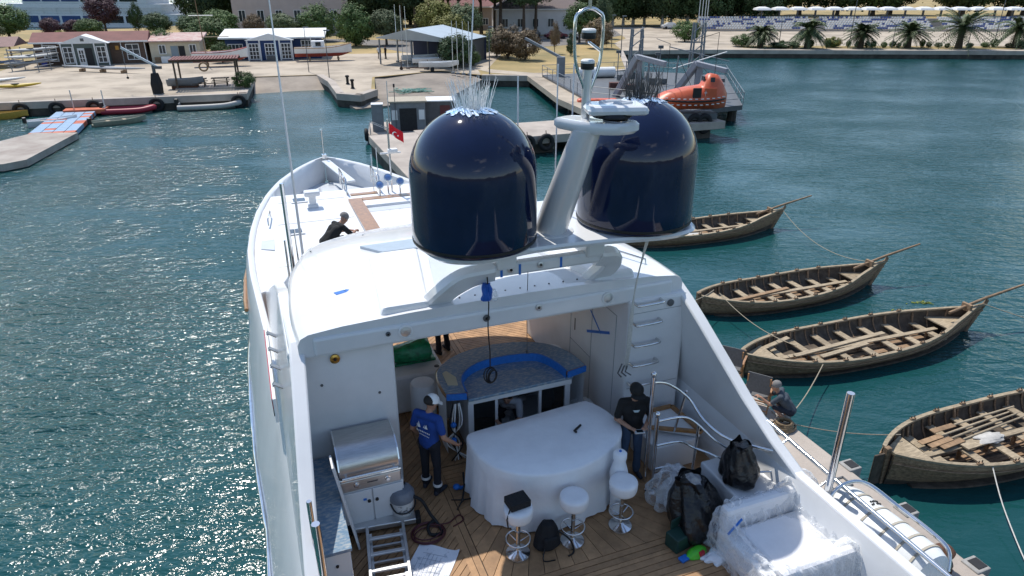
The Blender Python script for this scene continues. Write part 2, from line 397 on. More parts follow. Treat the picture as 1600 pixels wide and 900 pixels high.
# ---------------------------------------------------------------- teak deck: every plank a piece
def clip(poly, a, b, c):        # keep a*x+b*y<=c
    out = []
    for i in range(len(poly)):
        p, q = poly[i], poly[(i+1) % len(poly)]
        dp = a*p[0]+b*p[1]-c; dq = a*q[0]+b*q[1]-c
        if dp <= 0: out.append(p)
        if dp*dq < 0:
            t = dp/(dp-dq); out.append((p[0]+(q[0]-p[0])*t, p[1]+(q[1]-p[1])*t))
    return out
def deck():
    base = B().prism([(-3.1, -3), (3.55, -3), (3.55, 15.6), (-3.1, 15.6)], 3.38, 3.481).obj('teak_deck', caulk, yacht)
    def plank(poly):
        if len(poly) < 3: return
        ar = abs(sum(poly[i][0]*poly[(i+1) % len(poly)][1]-poly[(i+1) % len(poly)][0]*poly[i][1] for i in range(len(poly))))/2
        if ar < .006: return
        B().prism(poly, 3.474, 3.498+random.uniform(0, .003)).obj('plank', teak, base)
    def field(x0, x1, y0, y1, ang, wd, gap=.010):
        d = (cos(radians(ang)), sin(radians(ang))); n = (-d[1], d[0])
        cs = [n[0]*x+n[1]*y for x in (x0, x1) for y in (y0, y1)]
        k = min(cs)
        while k < max(cs):
            p = [(x0, y0), (x1, y0), (x1, y1), (x0, y1)]
            p = clip(p, n[0], n[1], k+wd-gap); p = clip(p, -n[0], -n[1], -k)
            plank(p); k += wd
    g = .012
    field(-3.05, -1.10, 5.0, 15.3, 45, .098)             # port field
    for x in (-1.10, -1.0): field(x+.0, x+.092, 3.5, 8.9, 90, .2)
    field(-1.09, .44, 8.92, 15.3, 45, .098)
    for x in (.45, .555): field(x, x+.096, 8.92, 15.3, 90, .2)
    field(.66, 2.6, 8.92, 15.3, -45, .102)
    # fan of planks round the covered table
    cxx, cyy = .5, 8.3; n = 30
    for i in range(n):
        a0 = radians(180+i*180/n); a1 = radians(180+(i+1)*180/n)
        p = [(cxx+.5*cos(a0), cyy+.5*sin(a0)), (cxx+6*cos(a0), cyy+6*sin(a0)), (cxx+6*cos(a1), cyy+6*sin(a1)), (cxx+.5*cos(a1), cyy+.5*sin(a1))]
        nx, ny = -sin(a1), cos(a1); p = clip(p, nx, ny, nx*cxx+ny*cyy-.008)
        p = clip(p, -1, 0, .895); p = clip(p, 0, -1, -6.26); p = clip(p, 1, 0, 3.5)
        plank(p)
    field(-.9, 3.5, 8.3, 8.9, 0, .1)
    for y in (6.06, 6.16): field(-.89, 3.5, y, y+.088, 0, .2)
    field(-.89, 3.5, 4.2, 6.05, 0, .105)
deck()

# ---------------------------------------------------------------- house blocks, wings, roof
B().box((-2.27, 9.8, 4.83), (1.46, 2.2, 2.72)).obj('port_bulkhead', white2, yacht, bevel=.05)
B().box((2.78, 10.7, 4.83), (1.08, 4.4, 2.72)).obj('starboard_stair_house', white2, yacht, bevel=.06)
prof = [(5.7, 4.46), (6.29, 4.72), (6.94, 5.09), (7.48, 5.47), (8.06, 5.87), (8.45, 6.12), (8.8, 6.3), (11.0, 6.12), (12.2, 5.8), (13.2, 5.35), (14.2, 4.85), (15.2, 4.56), (15.2, 4.4), (5.7, 4.4)]
for s in (-1, 1):
    fo = lambda p: .2+s*(3.41-(p[1]-4.5)*.14); fi = lambda p: .2+s*(3.22-(p[1]-4.5)*.15)
    B().wall(prof, fo, fi).obj('side_wing', white, yacht, bevel=.045, smooth=30)
def roof():
    half = [(3.05, 8.6), (3.08, 9.6), (3.0, 11.0), (2.84, 11.9), (2.5, 13.0), (1.9, 13.75), (1.05, 14.2), (0, 14.35)]
    dip = lambda y: -.50*max(0, (y-9.4)/4.9)**1.8
    out = [(.2+x, y) for x, y in half]+[(.2-x, y) for x, y in reversed(half[:-1])]
    out = [tuple(p)[:2] for p in spline([(a, b, 0) for a, b in out], 4)]
    cxr, cyr = .2, 10.9
    def ring(k, z, aft=0):
        return [(cxr+(x-cxr)*k, 8.6+(y-8.6)*k, z+dip(8.6+(y-8.6)*k)) for x, y in out]
    r = B().loft([ring(.97, 6.13), ring(1.0, 6.2), ring(1.0, 6.33), ring(.985, 6.42), ring(.95, 6.47), ring(.80, 6.52), ring(.5, 6.56), ring(.15, 6.58)])
    r.obj('hardtop_roof', white, yacht, smooth=40)
    # aft lintel carries loudspeakers and lamps
    B().box((.2, 8.61, 6.27), (5.7, .10, .29)).obj('aft_lintel', white, yacht, bevel=.045)
    for x, z in ((-1.38, 6.30), (1.85, 6.29)):
        L = B().lathe([(.105, 0), (.105, .015), (.085, .02), (.08, .012), (.05, .012), (.04, .018)], 24)
        o = L.obj('ceiling_speaker', plain_white, yacht, loc=(x, 8.558, z), rot=(pi/2, 0, 0))
        B().lathe([(.075, .014), (.03, .022)], 20).obj('grille', alu, o)
    for x, z, r_, m in ((-1.63, 6.31, .035, greyd), (.67, 6.33, .055, alu), (-.17, 6.30, .055, greyd)):
        o = B().lathe([(r_, 0), (r_, .015), (r_*.6, .02)], 16).obj('lintel_lamp', m, yacht, loc=(x, 8.558, z), rot=(pi/2, 0, 0))
        B().lathe([(r_*.5, .015), (r_*.4, .026)], 12).obj('lens', glassd, o)
    o = B().lathe([(.07, 0), (.07, .02), (.04, .03)], 18).obj('brass_lamp', mat('brass', (.5, .3, .08), .25, 1), yacht, loc=(-2.38, 8.68, 6.0), rot=(pi/2, 0, 0))
    B().lathe([(.03, .02), (.02, .04)], 12).obj('lens', black, o)
    o = B().lathe([(.06, 0), (.06, .02), (.03, .03)], 18).obj('round_socket', greyd, yacht, loc=(2.98, 8.49, 6.05), rot=(pi/2, 0, 0))
    # raised pads the arch stands on, grey panel colouring in the dome platform's shade
    B().prism([(-.85, 8.72), (1.55, 8.72), (1.2, 10.6), (-.5, 10.6)], 6.5, 6.57).obj('roof_shade_panel', nonskid, yacht)
    for x0, x1, a, b in ((-1.75, -.95, -1.2, -.55), (1.62, 2.42, 1.25, 1.9)):
        B().loft([[(x0, 8.66, 6.42), (x1, 8.66, 6.42), (b, 11.2, 6.5), (a-.25, 11.2, 6.5)],
                  [(x0+.1, 8.70, 6.66), (x1-.05, 8.70, 6.66), (b-.08, 10.9, 6.64), (a-.1, 10.9, 6.64)]]).obj('arch_plinth', white2, yacht, bevel=.05)
    B().prism([(-1.15, 11.3), (-.1, 11.3), (-.1, 11.95), (-1.45, 11.95)], [6.3]*4, [6.50, 6.50, 6.44, 6.42]).obj('roof_hatch', mat('hatch_grey', (.36, .42, .48), .3, var=.1), yacht, bevel=.01)
    for i, (x, y, dx, dy, rz) in enumerate([(-2.1, 9.75, .17, .10, .3), (2.55, 9.6, .20, .07, -.5), (-2.0, 9.79, .07, .06, 1)]):
        B().box((x, y, 6.50+(.02 if x > 0 else .012)), (dx, dy, .03), rz).obj('tape_patch', bluetape, yacht)
    for x, y in ((-1.5, 12.6), (-.6, 12.9), (-1.9, 11.2), (-2.3, 12.3), (-.9, 10.9), (-2.2, 9.0), (-1.2, 13.2)):
        B().lathe([(.018, 0), (.014, .02)], 8).obj('roof_bolt', greymet, yacht, loc=(x, y, 6.49+dip(y)))
    t = B(); t.tube([(2.52, 9.75, 6.46), (2.5, 9.75, 6.62), (2.86, 9.15, 6.58), (2.88, 9.15, 6.42)], .018, 8)
    t.obj('roof_grab_rail', chrome, yacht, smooth=60)
    for i in range(9): B().lathe([(.016, 0), (.012, .015)], 8).obj('lintel_stud', greyd, yacht, loc=(-.5+i*.24, 8.8, 6.575))
roof()
def ladder_rungs():
    for z in (6.15, 5.80, 5.42, 5.05, 4.67):
        t = B(); t.tube(spline([(2.30, 8.50, z), (2.30, 8.40, z), (2.34, 8.36, z), (2.72, 8.36, z), (2.78, 8.40, z), (2.78, 8.50, z)], 3), .021, 8)
        t.obj('ladder_rung', chrome, yacht, smooth=60)
    # tape marks on the stair house
    B().bar((2.236, 9.82, 5.44), (2.236, 9.4, 5.17), .006, .03).obj('tape_strip', bluetape, yacht)
    B().bar((2.234, 9.92, 4.97), (2.234, 9.1, 5.33), .006, .05).obj('tape_strip', bluetape, yacht)
    B().bar((2.236, 10.42, 5.0), (2.236, 10.42, 4.75), .006, .025).obj('door_handle', black, yacht)
    t = B(); t.prism([(2.28, 8.36), (3.12, 8.36), (3.12, 7.5), (2.5, 7.95), (2.28, 7.98)], 4.02, 4.10)
    t.obj('stair_landing', white2, yacht, bevel=.01)
    for a, b in (((2.3, 8.32), (3.1, 8.32)), ((3.1, 8.32), (3.14, 7.5)), ((3.14, 7.5), (2.32, 7.97))):
        B().bar((*a, 4.125), (*b, 4.125), .07, .045).obj('teak_edge', teakcap, yacht)
    B().box((2.7, 7.9, 3.75), (.8, .75, .5)).obj('stair_riser', white2, yacht, bevel=.02)
ladder_rungs()
def arch():
    # swept-back legs carry a cross bar and the dome platform
    for x0, x1, s in ((-.93, -.35, 1), (1.72, 1.68, -1)):
        pts = spline([(x0, 8.98, 6.40), (x0+.08+.02*s, 8.8, 6.62), (x0+.2+.05*s, 8.62, 6.85), (x0+.3+.2*s, 8.54, 7.0), (x0+.36+.5*s, 8.5, 7.06)], 5)
        R = []
        for i, p in enumerate(pts):
            wd = .20-.05*i/len(pts); t = (pts[min(i+1, len(pts)-1)]-pts[max(i-1, 0)]).normalized()
            ax = Vector((1, 0, 0)); up = t.cross(ax).normalized(); side = up.cross(t).normalized()
            R.append([tuple(p+side*a*wd+up*b*.10) for a, b in ((-1, -.6), (-.8, -1), (.8, -1), (1, -.6), (1, .6), (.8, 1), (-.8, 1), (-1, .6))])
        o = B().loft(R).obj('arch_leg', white, yacht, smooth=35)
        B().bar((x0-.06, 8.74, 6.64), (x0+.14, 8.74, 6.64), .02, .03).obj('air_slot', greyd, o)
    B().box((.66, 8.5, 7.07), (2.15, .17, .20)).obj('arch_bar', white, yacht, bevel=.05)
    for i, (x, z) in enumerate(((.02, 7.06), (.16, 7.08), (.3, 7.06), (.62, 7.09), (.95, 7.08))):
        if i in (1, 3):
            o = B().lathe([(.05, 0), (.05, .015), (.03, .02)], 16).obj('arch_lamp', alu, yacht, loc=(x, 8.41, z), rot=(pi/2, 0, 0)); B().lathe([(.025, .015), (.02, .03)], 10).obj('lens', glassd, o)
        else: B().box((x, 8.412, z), (.035, .006, .16), 0).obj('tape_strip', bluetape, yacht)
    for x in (.1, 1.5): B().box((x, 8.62, 7.26), (.3, .5, .34)).obj('platform_strut', white, yacht, bevel=.04)
    o = [(-1.12, 8.45), (-.98, 7.95), (-.5, 7.74), (.3, 7.86), (1.3, 7.82), (2.3, 7.68), (2.82, 7.85), (2.98, 8.45), (2.7, 9.1), (1.9, 9.7), (.9, 9.85), (-.1, 9.7), (-.9, 9.1)]
    o = [tuple(p)[:2] for p in spline([(a, b, 0) for a, b in o+[o[0]]], 5)][:-1]
    k = lambda f: [(.9+(x-.9)*f, 8.6+(y-8.6)*f) for x, y in o]
    B().loft([[(*p, 7.47) for p in k(.84)], [(*p, 7.50) for p in k(.97)], [(*p, 7.545) for p in k(1)], [(*p, 7.585) for p in k(.98)]]).obj('dome_platform', white, yacht, smooth=40)
arch()
def rails():
    T = lambda pts, r=.022: B().tube(pts, r, 8).obj('stair_rail', chrome, yacht, smooth=60)
    T([(2.08, 7.42, 3.5), (2.06, 7.42, 5.45)], .034)
    T([(2.05, 7.18, 3.5), (2.03, 7.18, 4.9)], .034)
    for x, y, z in ((2.06, 7.42, 5.5), (2.03, 7.18, 4.95)): B().ball((x, y, z), .045).obj('rail_finial', chrome, yacht, smooth=180)
    B().lathe([(.10, 0), (.10, .02), (.05, .05)], 16).obj('rail_base', chrome, yacht, loc=(2.05, 7.18, 3.5), smooth=40)
    T(spline([(2.06, 7.42, 5.35), (2.4, 7.5, 5.2), (2.74, 7.4, 4.92), (2.84, 7.1, 4.68), (3.02, 6.7, 4.56), (3.4, 6.25, 4.58), (3.58, 6.12, 4.55), (3.63, 6.1, 4.4), (3.63, 6.1, 4.05)], 4), .026)
    for dz in (0, -.45, -.9):
        T(spline([(2.03, 7.18, 4.82+dz), (2.45, 7.14, 4.82+dz), (2.65, 7.05, 4.72+dz), (2.86, 6.82, 4.5+dz*.6), (3.1, 6.6, 4.35+dz*.5)], 4))
    T([(2.68, 7.03, 3.5), (2.68, 7.03, 4.7)]); T([(2.75, 7.7, 4.1), (2.75, 7.5, 5.0)], .02)
    T([(3.1, 6.55, 4.1), (3.1, 6.6, 4.5)])
    T([(3.63, 6.1, 4.25), (3.2, 6.3, 4.2)], .018)
    T([(3.86, 7.5, 4.6), (3.86, 5.3, 4.50), (3.86, 3.5, 4.45)], .032)
    for y in (7.3, 6.4, 5.5): T([(3.86, y, 4.55), (3.6, y, 4.42)], .018)
    # upright chrome posts (awning poles)
    T([(3.62, 5.35, 4.2), (3.62, 5.35, 6.05)], .05); T([(3.72, 5.42, 4.2), (3.72, 5.40, 5.1)], .028)
    T([(-3.02, 6.5, 3.5), (-3.02, 6.5, 5.45)], .03); T([(-2.99, 6.05, 3.5), (-2.99, 6.05, 5.5)], .048)
    T([(-2.62, 12.95, 5.0), (-2.62, 12.95, 7.45)], .04)
    T([(-2.72, 13.1, 4.7), (-2.70, 13.1, 6.3)], .02); T([(-2.5, 13.1, 5.0), (-2.5, 13.1, 6.5)], .015)
    # raised white hatch box beside the stairs
    B().box((3.14, 6.35, 3.8), (.88, 1.1, .6)).obj('deck_locker', white, yacht, bevel=.03)
    # name board on the outer port side
    o = B().box((-3.27, 10.6, 4.95), (.05, 2.6, .42)).obj('name_board', mat('board_white', (.7, .7, .7), .3), yacht, bevel=.01)
    B().box((-3.30, 10.6, 5.02), (.02, 2.4, .18)).obj('red_panel', redm, o)
    B().box((-3.30, 10.6, 4.86), (.02, 2.4, .12)).obj('black_panel', black, o)
    for y in (9.7, 10.3, 10.9, 11.5): B().tube([(-3.1, y, 5.08), (-3.26, y, 5.20)], .03, 8).obj('board_lamp', chrome, o)
    # masts and whip aerials
    B().tube([(-2.26, 16, 4.05), (-2.26, 16, 7.2), (-2.26, 15.9, 11.2)], [.035, .026, .012], 8).obj('whip_aerial', plain_white, yacht, smooth=60)
    B().tube([(.35, 11.4, 6.5), (.38, 10.9, 8.9), (.52, 10.6, 12.4)], [.018, .014, .008], 8).obj('whip_aerial', plain_white, yacht, smooth=60)
    for y, x, h in ((9.35, 1.55, 9.75), (9.3, 1.78, 9.75), (9.4, .95, 9.6)): B().tube([(x-.3, y, 7.58), (x-.3, y, h)], .012, 6).obj('whip_aerial', plain_white, yacht)
    # searchlights, horns and the flag mast on the foredeck
    o = B().tube([(1.0, 21.3, 4.7), (1.0, 21.3, 7.0)], .03, 8).obj('jack_staff', chrome, yacht, smooth=60)
    B().tube([(.7, 21.3, 5.95), (1.35, 21.3, 5.95)], .03, 8).obj('spreader', plain_white, o); B().box((1.1, 21.3, 6.02), (.3, .2, .12)).obj('camera_head', plain_white, o, bevel=.03)
    for x, h in ((.45, 5.9), (.62, 6.1)): B().tube([(x, 21.5, 4.7), (x, 21.5, h)], .012, 6).obj('short_aerial', plain_white, yacht)
    for x, y, z in ((.55, 20.95, 5.05), (.85, 21.1, 5.22), (1.2, 20.95, 5.1)):
        o = B().lathe([(.02, -.12), (.08, -.1), (.13, 0), (.13, .02), (.10, .03)], 18).obj('searchlight', chrome, yacht, loc=(x, y, z), rot=(radians(65), 0, 0), smooth=40)
        B().lathe([(.105, .025), (.06, .05), (.02, .06)], 16).obj('lens', mat('blue_lens', (.1, .2, .45), .08, coat=1), o, smooth=60)
        B().tube([(x, y+.05, 4.68), (x, y+.05, z-.05)], .025, 6).obj('searchlight_post', chrome, yacht)
rails()
# red ensign at the jack staff
f = B(); R = []
for i in range(9):
    R.append([(.02+i*.055, .03*sin(i*1.1), .38-.02*i-.32*j/4-.02*i*.8) for j in range(5)])
f.loft(R, closed=False, cap0=False, cap1=False)
fl = tag(f.obj('flag', mat('flag_red', (.62, .01, .02), .8, var=.15), None, smooth=60, loc=Y(1.02, 21.3, 6.5), rz=HD-.5), 'small red flag with white crescent flying on the bow mast of the yacht', 'flag')
cr_ = B(); cr_.prism([(.24+.075*cos(radians(a)), .075*sin(radians(a))) for a in range(40, 321, 20)]+[(.26+.06*cos(radians(a)), .06*sin(radians(a))) for a in range(310, 49, -20)], 0, .004)
cr_.prism([(.36+(.035 if i % 2 == 0 else .014)*cos(pi/5*i+pi), (.035 if i % 2 == 0 else .014)*sin(pi/5*i+pi)) for i in range(10)], 0, .004)
cr_.obj('crescent_and_star', plain_white, fl, loc=(-.02, -.045, .15), rot=(pi/2, .42, 0))

# ---------------------------------------------------------------- radomes
def radome(x, y, label, dark):
    t = thing('radome', label, 'radome', Y(x, y, 7.585), HD, 'navy satellite domes on the yacht arch')
    R, hh = .846, 1.786; P = [(.70, 0), (R-.06, 0), (R-.015, .02), (R, .06)]
    P += [(R, z) for z in (.3, .6, hh-R)]
    P += [(R*cos(radians(a)), hh-R+R*sin(radians(a))) for a in range(6, 90, 6)]+[(.01, hh)]
    B().lathe(P, 56).obj('dome_shell', navy, t, smooth=60)
    B().lathe([(R+.004, .055), (R+.006, .075), (R+.004, .095)], 56).obj('base_band', black, t)
    # tape ring and bundle of bristles on the crown
    tp = B()
    for i in range(70):
        a = random.uniform(0, 2*pi); r = random.uniform(.16, .31); z = hh-R+math.sqrt(R*R-r*r); nv = Vector((r*cos(a), r*sin(a), z-hh+R)).normalized()
        tp.box(Vector((0, 0, hh-R))+nv*(R+.004), (random.uniform(.06, .15), random.uniform(.03, .06), .006), M=nv.to_track_quat('Z', 'Y').to_matrix() @ Matrix.Rotation(random.uniform(0, 3), 3, 'Z'))
    stuff(tp.obj('crown_tape', [mat('pale_tape', (.20, .45, .80), .5, col2=(.7, .75, .8), vs=9)], t))
    br = B()
    for i in range(130):
        a = random.uniform(0, 2*pi); r = .24*math.sqrt(random.random()); z = hh-.02
        lean = .12+.5*r; l = random.uniform(.2, .42)
        d = Vector((cos(a)*lean+random.gauss(0, .12), sin(a)*lean+random.gauss(0, .12), 1)).normalized()*l
        p = Vector((r*cos(a), r*sin(a), z)); br.tube([p, p+d*.5, p+d+Vector((random.gauss(0, .012), random.gauss(0, .012), 0))], [.004, .0035, .002], 3)
    stuff(br.obj('crown_bristles', mat('bristle_dark', (.05, .05, .05), .6) if dark else mat('bristle_white', (.8, .8, .78), .5), t))
    return t
radome(-.354, 8.446, 'nearer navy radome with white bristles on its crown, left of the radar mast', False)
radome(2.126, 8.446, 'navy radome with dark bristles on its crown, right of the radar mast', True)

# ---------------------------------------------------------------- radar mast
def radar():
    t = thing('radar_mast', 'white raked radar mast between the two navy radomes with chrome light hoop', 'radar mast', Y(.74, 8.5, 7.585), HD); t.scale = (1.15,)*3
    R = []
    for i in range(9):
        k = i/8; c = Vector((.02+.06*k, -.05-.78*k, 1.38*k)); w_ = .20-.05*k; d = .26-.08*k
        R.append([tuple(c+Vector((w_*cos(a), d*sin(a), 0))) for a in [2*pi*j/20 for j in range(20)]])
    B().loft(R).obj('pylon', white, t, smooth=50)
    B().lathe([(.30, 0), (.30, .012), (.22, .03)], 24).obj('pylon_flange', white, t, loc=(.02, -.05, .0))
    def slab(name, poly, z0, z1, m, par):
        p = [tuple(q)[:2] for q in spline([(a, b, 0) for a, b in poly+[poly[0]]], 5)][:-1]
        c = (sum(q[0] for q in p)/len(p), sum(q[1] for q in p)/len(p)); k = lambda f: [(c[0]+(x-c[0])*f, c[1]+(y-c[1])*f) for x, y in p]
        return B().loft([[(*q, z0) for q in k(.9)], [(*q, z0+(z1-z0)*.3) for q in k(1)], [(*q, z1-(z1-z0)*.2) for q in k(1)], [(*q, z1) for q in k(.93)]]).obj(name, m, par, smooth=40)
    slab('radar_shelf', [(-.18, -.55), (.0, -.98), (.25, -1.16), (.5, -1.15), (.56, -1.02), (.4, -.85), (.18, -.6), (.02, -.48)], 1.36, 1.48, white, t)
    B().lathe([(.13, 1.47), (.14, 1.50), (.1, 1.53)], 20, (.32, -1.0, 0)).obj('radar_foot', chrome, t, smooth=40)
    B().lathe([(.2, 1.52), (.22, 1.54), (.2, 1.57)], 24, (.3, -.95, 0)).obj('radar_gearbox', black, t, smooth=40)
    s_ = B().box((.34, -.95, 1.605), (.66, .44, .10), -.28, taper=.93).obj('radar_scanner', white, t, bevel=.05)
    B().tube([(.2, -.86, 1.66), (.32, -.82, 1.66), (.46, -.86, 1.66), (.5, -1.0, 1.66), (.36, -1.04, 1.66), (.33, -.94, 1.66)], .018, 6).obj('scanner_groove', nonskid, s_)
    hoop = spline([(.12, -.7, 1.45), (.10, -.7, 1.75), (-.02, -.7, 2.05), (-.04, -.7, 2.45), (.02, -.7, 2.54), (.12, -.7, 2.57), (.22, -.7, 2.54), (.28, -.7, 2.45), (.26, -.7, 2.05), (.16, -.7, 1.75), (.13, -.7, 1.45)], 4)
    B().tube(hoop, .019, 8).obj('light_hoop', chrome, t, smooth=60)
    B().tube([(.12, -.7, 1.4), (.12, -.7, 1.98)], .05, 10).obj('centre_post', alu, t, smooth=60)
    for z in (1.98, 2.28):
        o = B().lathe([(.07, z), (.075, z+.03), (.075, z+.06)], 18, (.12, -.7, 0)).obj('navigation_light', black, t)
        B().lathe([(.072, z+.062), (.075, z+.085), (.06, z+.10)], 18, (.12, -.7, 0)).obj('light_cap', plain_white, o)
    B().tube([(.12, -.7, 2.25), (.26, -.7, 2.16)], .015, 6).obj('light_bracket', chrome, t)
    B().tube([(.12, -.7, 2.57), (.12, -.7, 2.70)], .02, 6).obj('top_stub', chrome, t)
    B().box((.13, -.7, 2.72), (.20, .10, .05)).obj('wind_sensor', plain_white, t, bevel=.01)
radar()
# joints, gaskets and door outlines in the gelcoat
seam = mat('sealant_grey', (.30, .31, .32), .7)
def seams():
    S = lambda a, b, w_=.008, d=.006: B().bar(a, b, w_, d).obj('panel_joint', seam, yacht)
    for y in (8.9, 9.75, 10.6): S((2.237, y, 3.55), (2.237, y, 5.75))
    S((2.237, 8.9, 5.75), (2.237, 10.6, 5.75)); S((2.237, 9.75, 4.5), (2.237, 10.6, 4.5))
    for z in (4.55, 5.95): S((2.28, 8.497, z), (3.26, 8.497, z))
    for x in (-1.2, 1.6): S((x, 8.72, 6.483), (x, 9.3, 6.503))
    S((-2.65, 9.95, 6.455), (-1.25, 9.95, 6.54))
    for y in (16.3, 19.3, 21.2): S((-2.85+.06*(y-16), y, zs_(y)-.056), (-.55, y, zs_(y)-.056), .012)
    for x0, y0 in ((-2.25, 18.6), (-1.9, 21.3)):
        h_ = B().box((x0, y0, zs_(y0)-.045), (.5, .5, .03)).obj('deck_hatch', white2, yacht, bevel=.01); B().box((x0, y0, zs_(y0)-.028), (.36, .36, .006)).obj('hatch_glass', glassd, h_)
    t = B(); t.box((-2.05, 8.69, 4.72), (.26, .012, .18)); t.obj('socket_plate', alu, yacht, bevel=.004)
    for i, (x, z) in enumerate(((-2.6, 5.6), (-1.8, 5.3))): B().lathe([(.022, 0), (.018, .012)], 10).obj('bulkhead_plug', greyd, yacht, loc=(x, 8.70, z), rot=(pi/2, 0, 0))
seams()
# ================================================================ THINGS ON THE YACHT
def bar_counter():
    t = thing('bar_counter', 'curved bar with blue marble top and open glass-door cabinet amidships', 'bar', Y(0, 0, DK), HD)
    g = B()                                                       # cabinet carcass
    g.box((.62, 9.8, .03), (1.86, 1.2, .06)); g.box((-.27, 9.74, .52), (.10, 1.2, 1.0)); g.box((1.5, 9.74, .52), (.10, 1.2, 1.0))
    g.box((.62, 10.3, .55), (1.8, .06, .95)); g.box((.62, 9.16, 1.0), (1.88, .10, .09)); g.box((.62, 9.18, .05), (1.86, .10, .10))
    g.obj('cabinet', white, t, bevel=.01)
    for x in (.18, .98): B().box((x, 9.16, .53), (.05, .05, .9)).obj('door_post', white, t, bevel=.006)
    for x, w_ in ((-.03, .38), (1.22, .42)):
        d = B(); d.box((x, 9.16, .53), (w_, .012, .86)).obj('glass_door', glassd, t)
    B().prism([(-.33, 9.06), (1.58, 9.12), (1.6, 10.3), (-.36, 10.3)], 1.05, 1.10).obj('lower_top', marble, t, bevel=.01)
    outer = [(-.68, 9.18), (-.68, 9.6), (-.6, 9.95), (-.3, 10.25), (.1, 10.42), (.6, 10.47), (1.1, 10.38), (1.5, 10.16), (1.72, 9.85), (1.82, 9.55), (1.84, 9.2)]
    inner = [(-.36, 9.10), (-.33, 9.45), (-.22, 9.68), (-.02, 9.85), (.25, 9.95), (.6, 9.97), (.95, 9.93), (1.2, 9.84), (1.34, 9.64), (1.42, 9.4), (1.46, 9.12)]
    S = lambda P: [tuple(p)[:2] for p in spline([(a, b, 0) for a, b in P], 3)]
    so, si = S(outer), S(inner)
    B().prism(so+si[::-1], 1.14, 1.23).obj('raised_top', marble, t)
    B().tube([(x, y, 1.19) for x, y in [(si[0][0]+.02, si[0][1])]+so+[(si[-1][0], si[-1][1])]], .035, 6).obj('teak_edge', teakcap, t, smooth=60)
    T = B()
    off = [(x+(.50-x)*.025, y-.02) for x, y in si]
    T.loft([[(x, y, 1.08) for x, y in si], [(x, y, 1.25) for x, y in si], [(x, y, 1.25) for x, y in off], [(x, y, 1.08) for x, y in off]], closed=False, cap0=False, cap1=False)
    T.obj('blue_masking_tape', bluetape, t)
    for p, q in ((so[0], si[0]), (so[-1], si[-1])): B().bar((p[0], p[1]-.045, 1.18), (q[0], q[1]-.045, 1.18), .03, .11).obj('blue_masking_tape', bluetape, t)
    B().loft([[(x, y, .04) for x, y in so], [(x, y, 1.14) for x, y in so]], closed=False, cap0=False, cap1=False).obj('bar_front', white2, t)
    B().prism([(-.58, 9.4), (-.42, 9.34), (-.38, 9.6), (-.48, 9.85), (-.56, 9.8)], 1.232, 1.24).obj('paper_scrap', mat('paper_tan', (.55, .48, .33), .9), t)
    b = B()
    for i in range(14): b.box((random.uniform(.25, .95), random.uniform(9.55, 10.1), .1+random.uniform(0, .3)), (.16, .14, .12), random.random()*3)
    stuff(b.obj('stored_clutter', [mat('clutter_grey', (.2, .2, .2), .7, col2=(.6, .6, .6), vs=4)], t))
bar_counter()
def blob(name, m, parent, base, height, rad, seed, n=44, rows=22, top=.3, fold=.10, smooth=180, loc=(0, 0, 0), rz=0, tilt=(0, 0), foldn=9):
    rnd = random.Random(seed); ph = [rnd.uniform(0, 6.28) for _ in range(12)]; am = [rnd.uniform(.3, 1) for _ in range(12)]
    R = []
    for i in range(rows+1):
        k = i/rows; z = height*k
        r = rad*(math.sin(min(1, k*3+.55)*pi/2)*(1-k**2.2*(1-top)))
        ring = []
        for j in range(n):
            a = 2*pi*j/n
            f_ = 1+fold*sum(am[q]*sin((q % foldn+2)*a+ph[q]+k*(q-4)*1.7) for q in range(10))/3.2
            ring.append((r*base[0]*f_*cos(a)+tilt[0]*k, r*base[1]*f_*sin(a)+tilt[1]*k, z*(1+.03*sin(3*a+ph[0]))))
        R.append(ring)
    o = B().loft(R).obj(name, m, parent, smooth=smooth, loc=loc, rz=rz)
    return o
def crumple(o, size, strength, sub=0, seed=0):
    if sub:
        s = o.modifiers.new('sub', 'SUBSURF'); s.levels = sub; s.render_levels = sub
    tx = bpy.data.textures.new('crumple', 'VORONOI'); tx.noise_scale = size; tx.distance_metric = 'DISTANCE'
    d = o.modifiers.new('crumple', 'DISPLACE'); d.texture = tx; d.strength = strength; d.mid_level = .4; d.texture_coords = 'LOCAL'
    return o
def covered_table():
    t = thing('covered_table', 'large curved bar table under a white fitted cloth behind the stools', 'table', Y(0, 0, DK), HD)
    P = [(-.60, 8.26), (-.45, 8.29), (.4, 8.36), (1.35, 8.44), (1.54, 8.38), (1.68, 8.05), (1.70, 7.66), (1.54, 7.36), (1.2, 7.12), (.75, 6.95), (.3, 6.93), (-.12, 7.05), (-.44, 7.32), (-.62, 7.7), (-.65, 8.15)]
    P = [tuple(p)[:2] for p in spline([(a, b, 0) for a, b in P+[P[0]]], 7)][:-1]
    c = (.55, 7.75); R = []
    def ring(k, z, f):
        o = []
        for i, (x, y) in enumerate(P):
            w_ = f*(sin(i*.9)+.6*sin(i*2.3+1)+.5*sin(i*.37)); d = Vector((x-c[0], y-c[1])); d2 = d.normalized()*w_
            o.append((c[0]+d.x*k+d2.x, c[1]+d.y*k+d2.y, z))
        return o
    B().loft([ring(1.03, .03, .028), ring(1.02, .25, .022), ring(1.005, .55, .014), ring(.995, .85, .006), ring(1.0, 1.0, .0), ring(.992, 1.035, 0), ring(.975, 1.05, 0), ring(.6, 1.052, 0), ring(.2, 1.053, 0)]).obj('table_cloth', cloth, t, smooth=60)
    B().prism([(c[0]+(x-c[0])*.95, c[1]+(y-c[1])*.95) for x, y in P], 0, .03).obj('plinth', teakcap, t)
covered_table()
g = thing('microphone', 'small black handheld gadget lying on the white table cloth', 'gadget', Y(1.0, 7.75, DK+1.055), HD+.5)
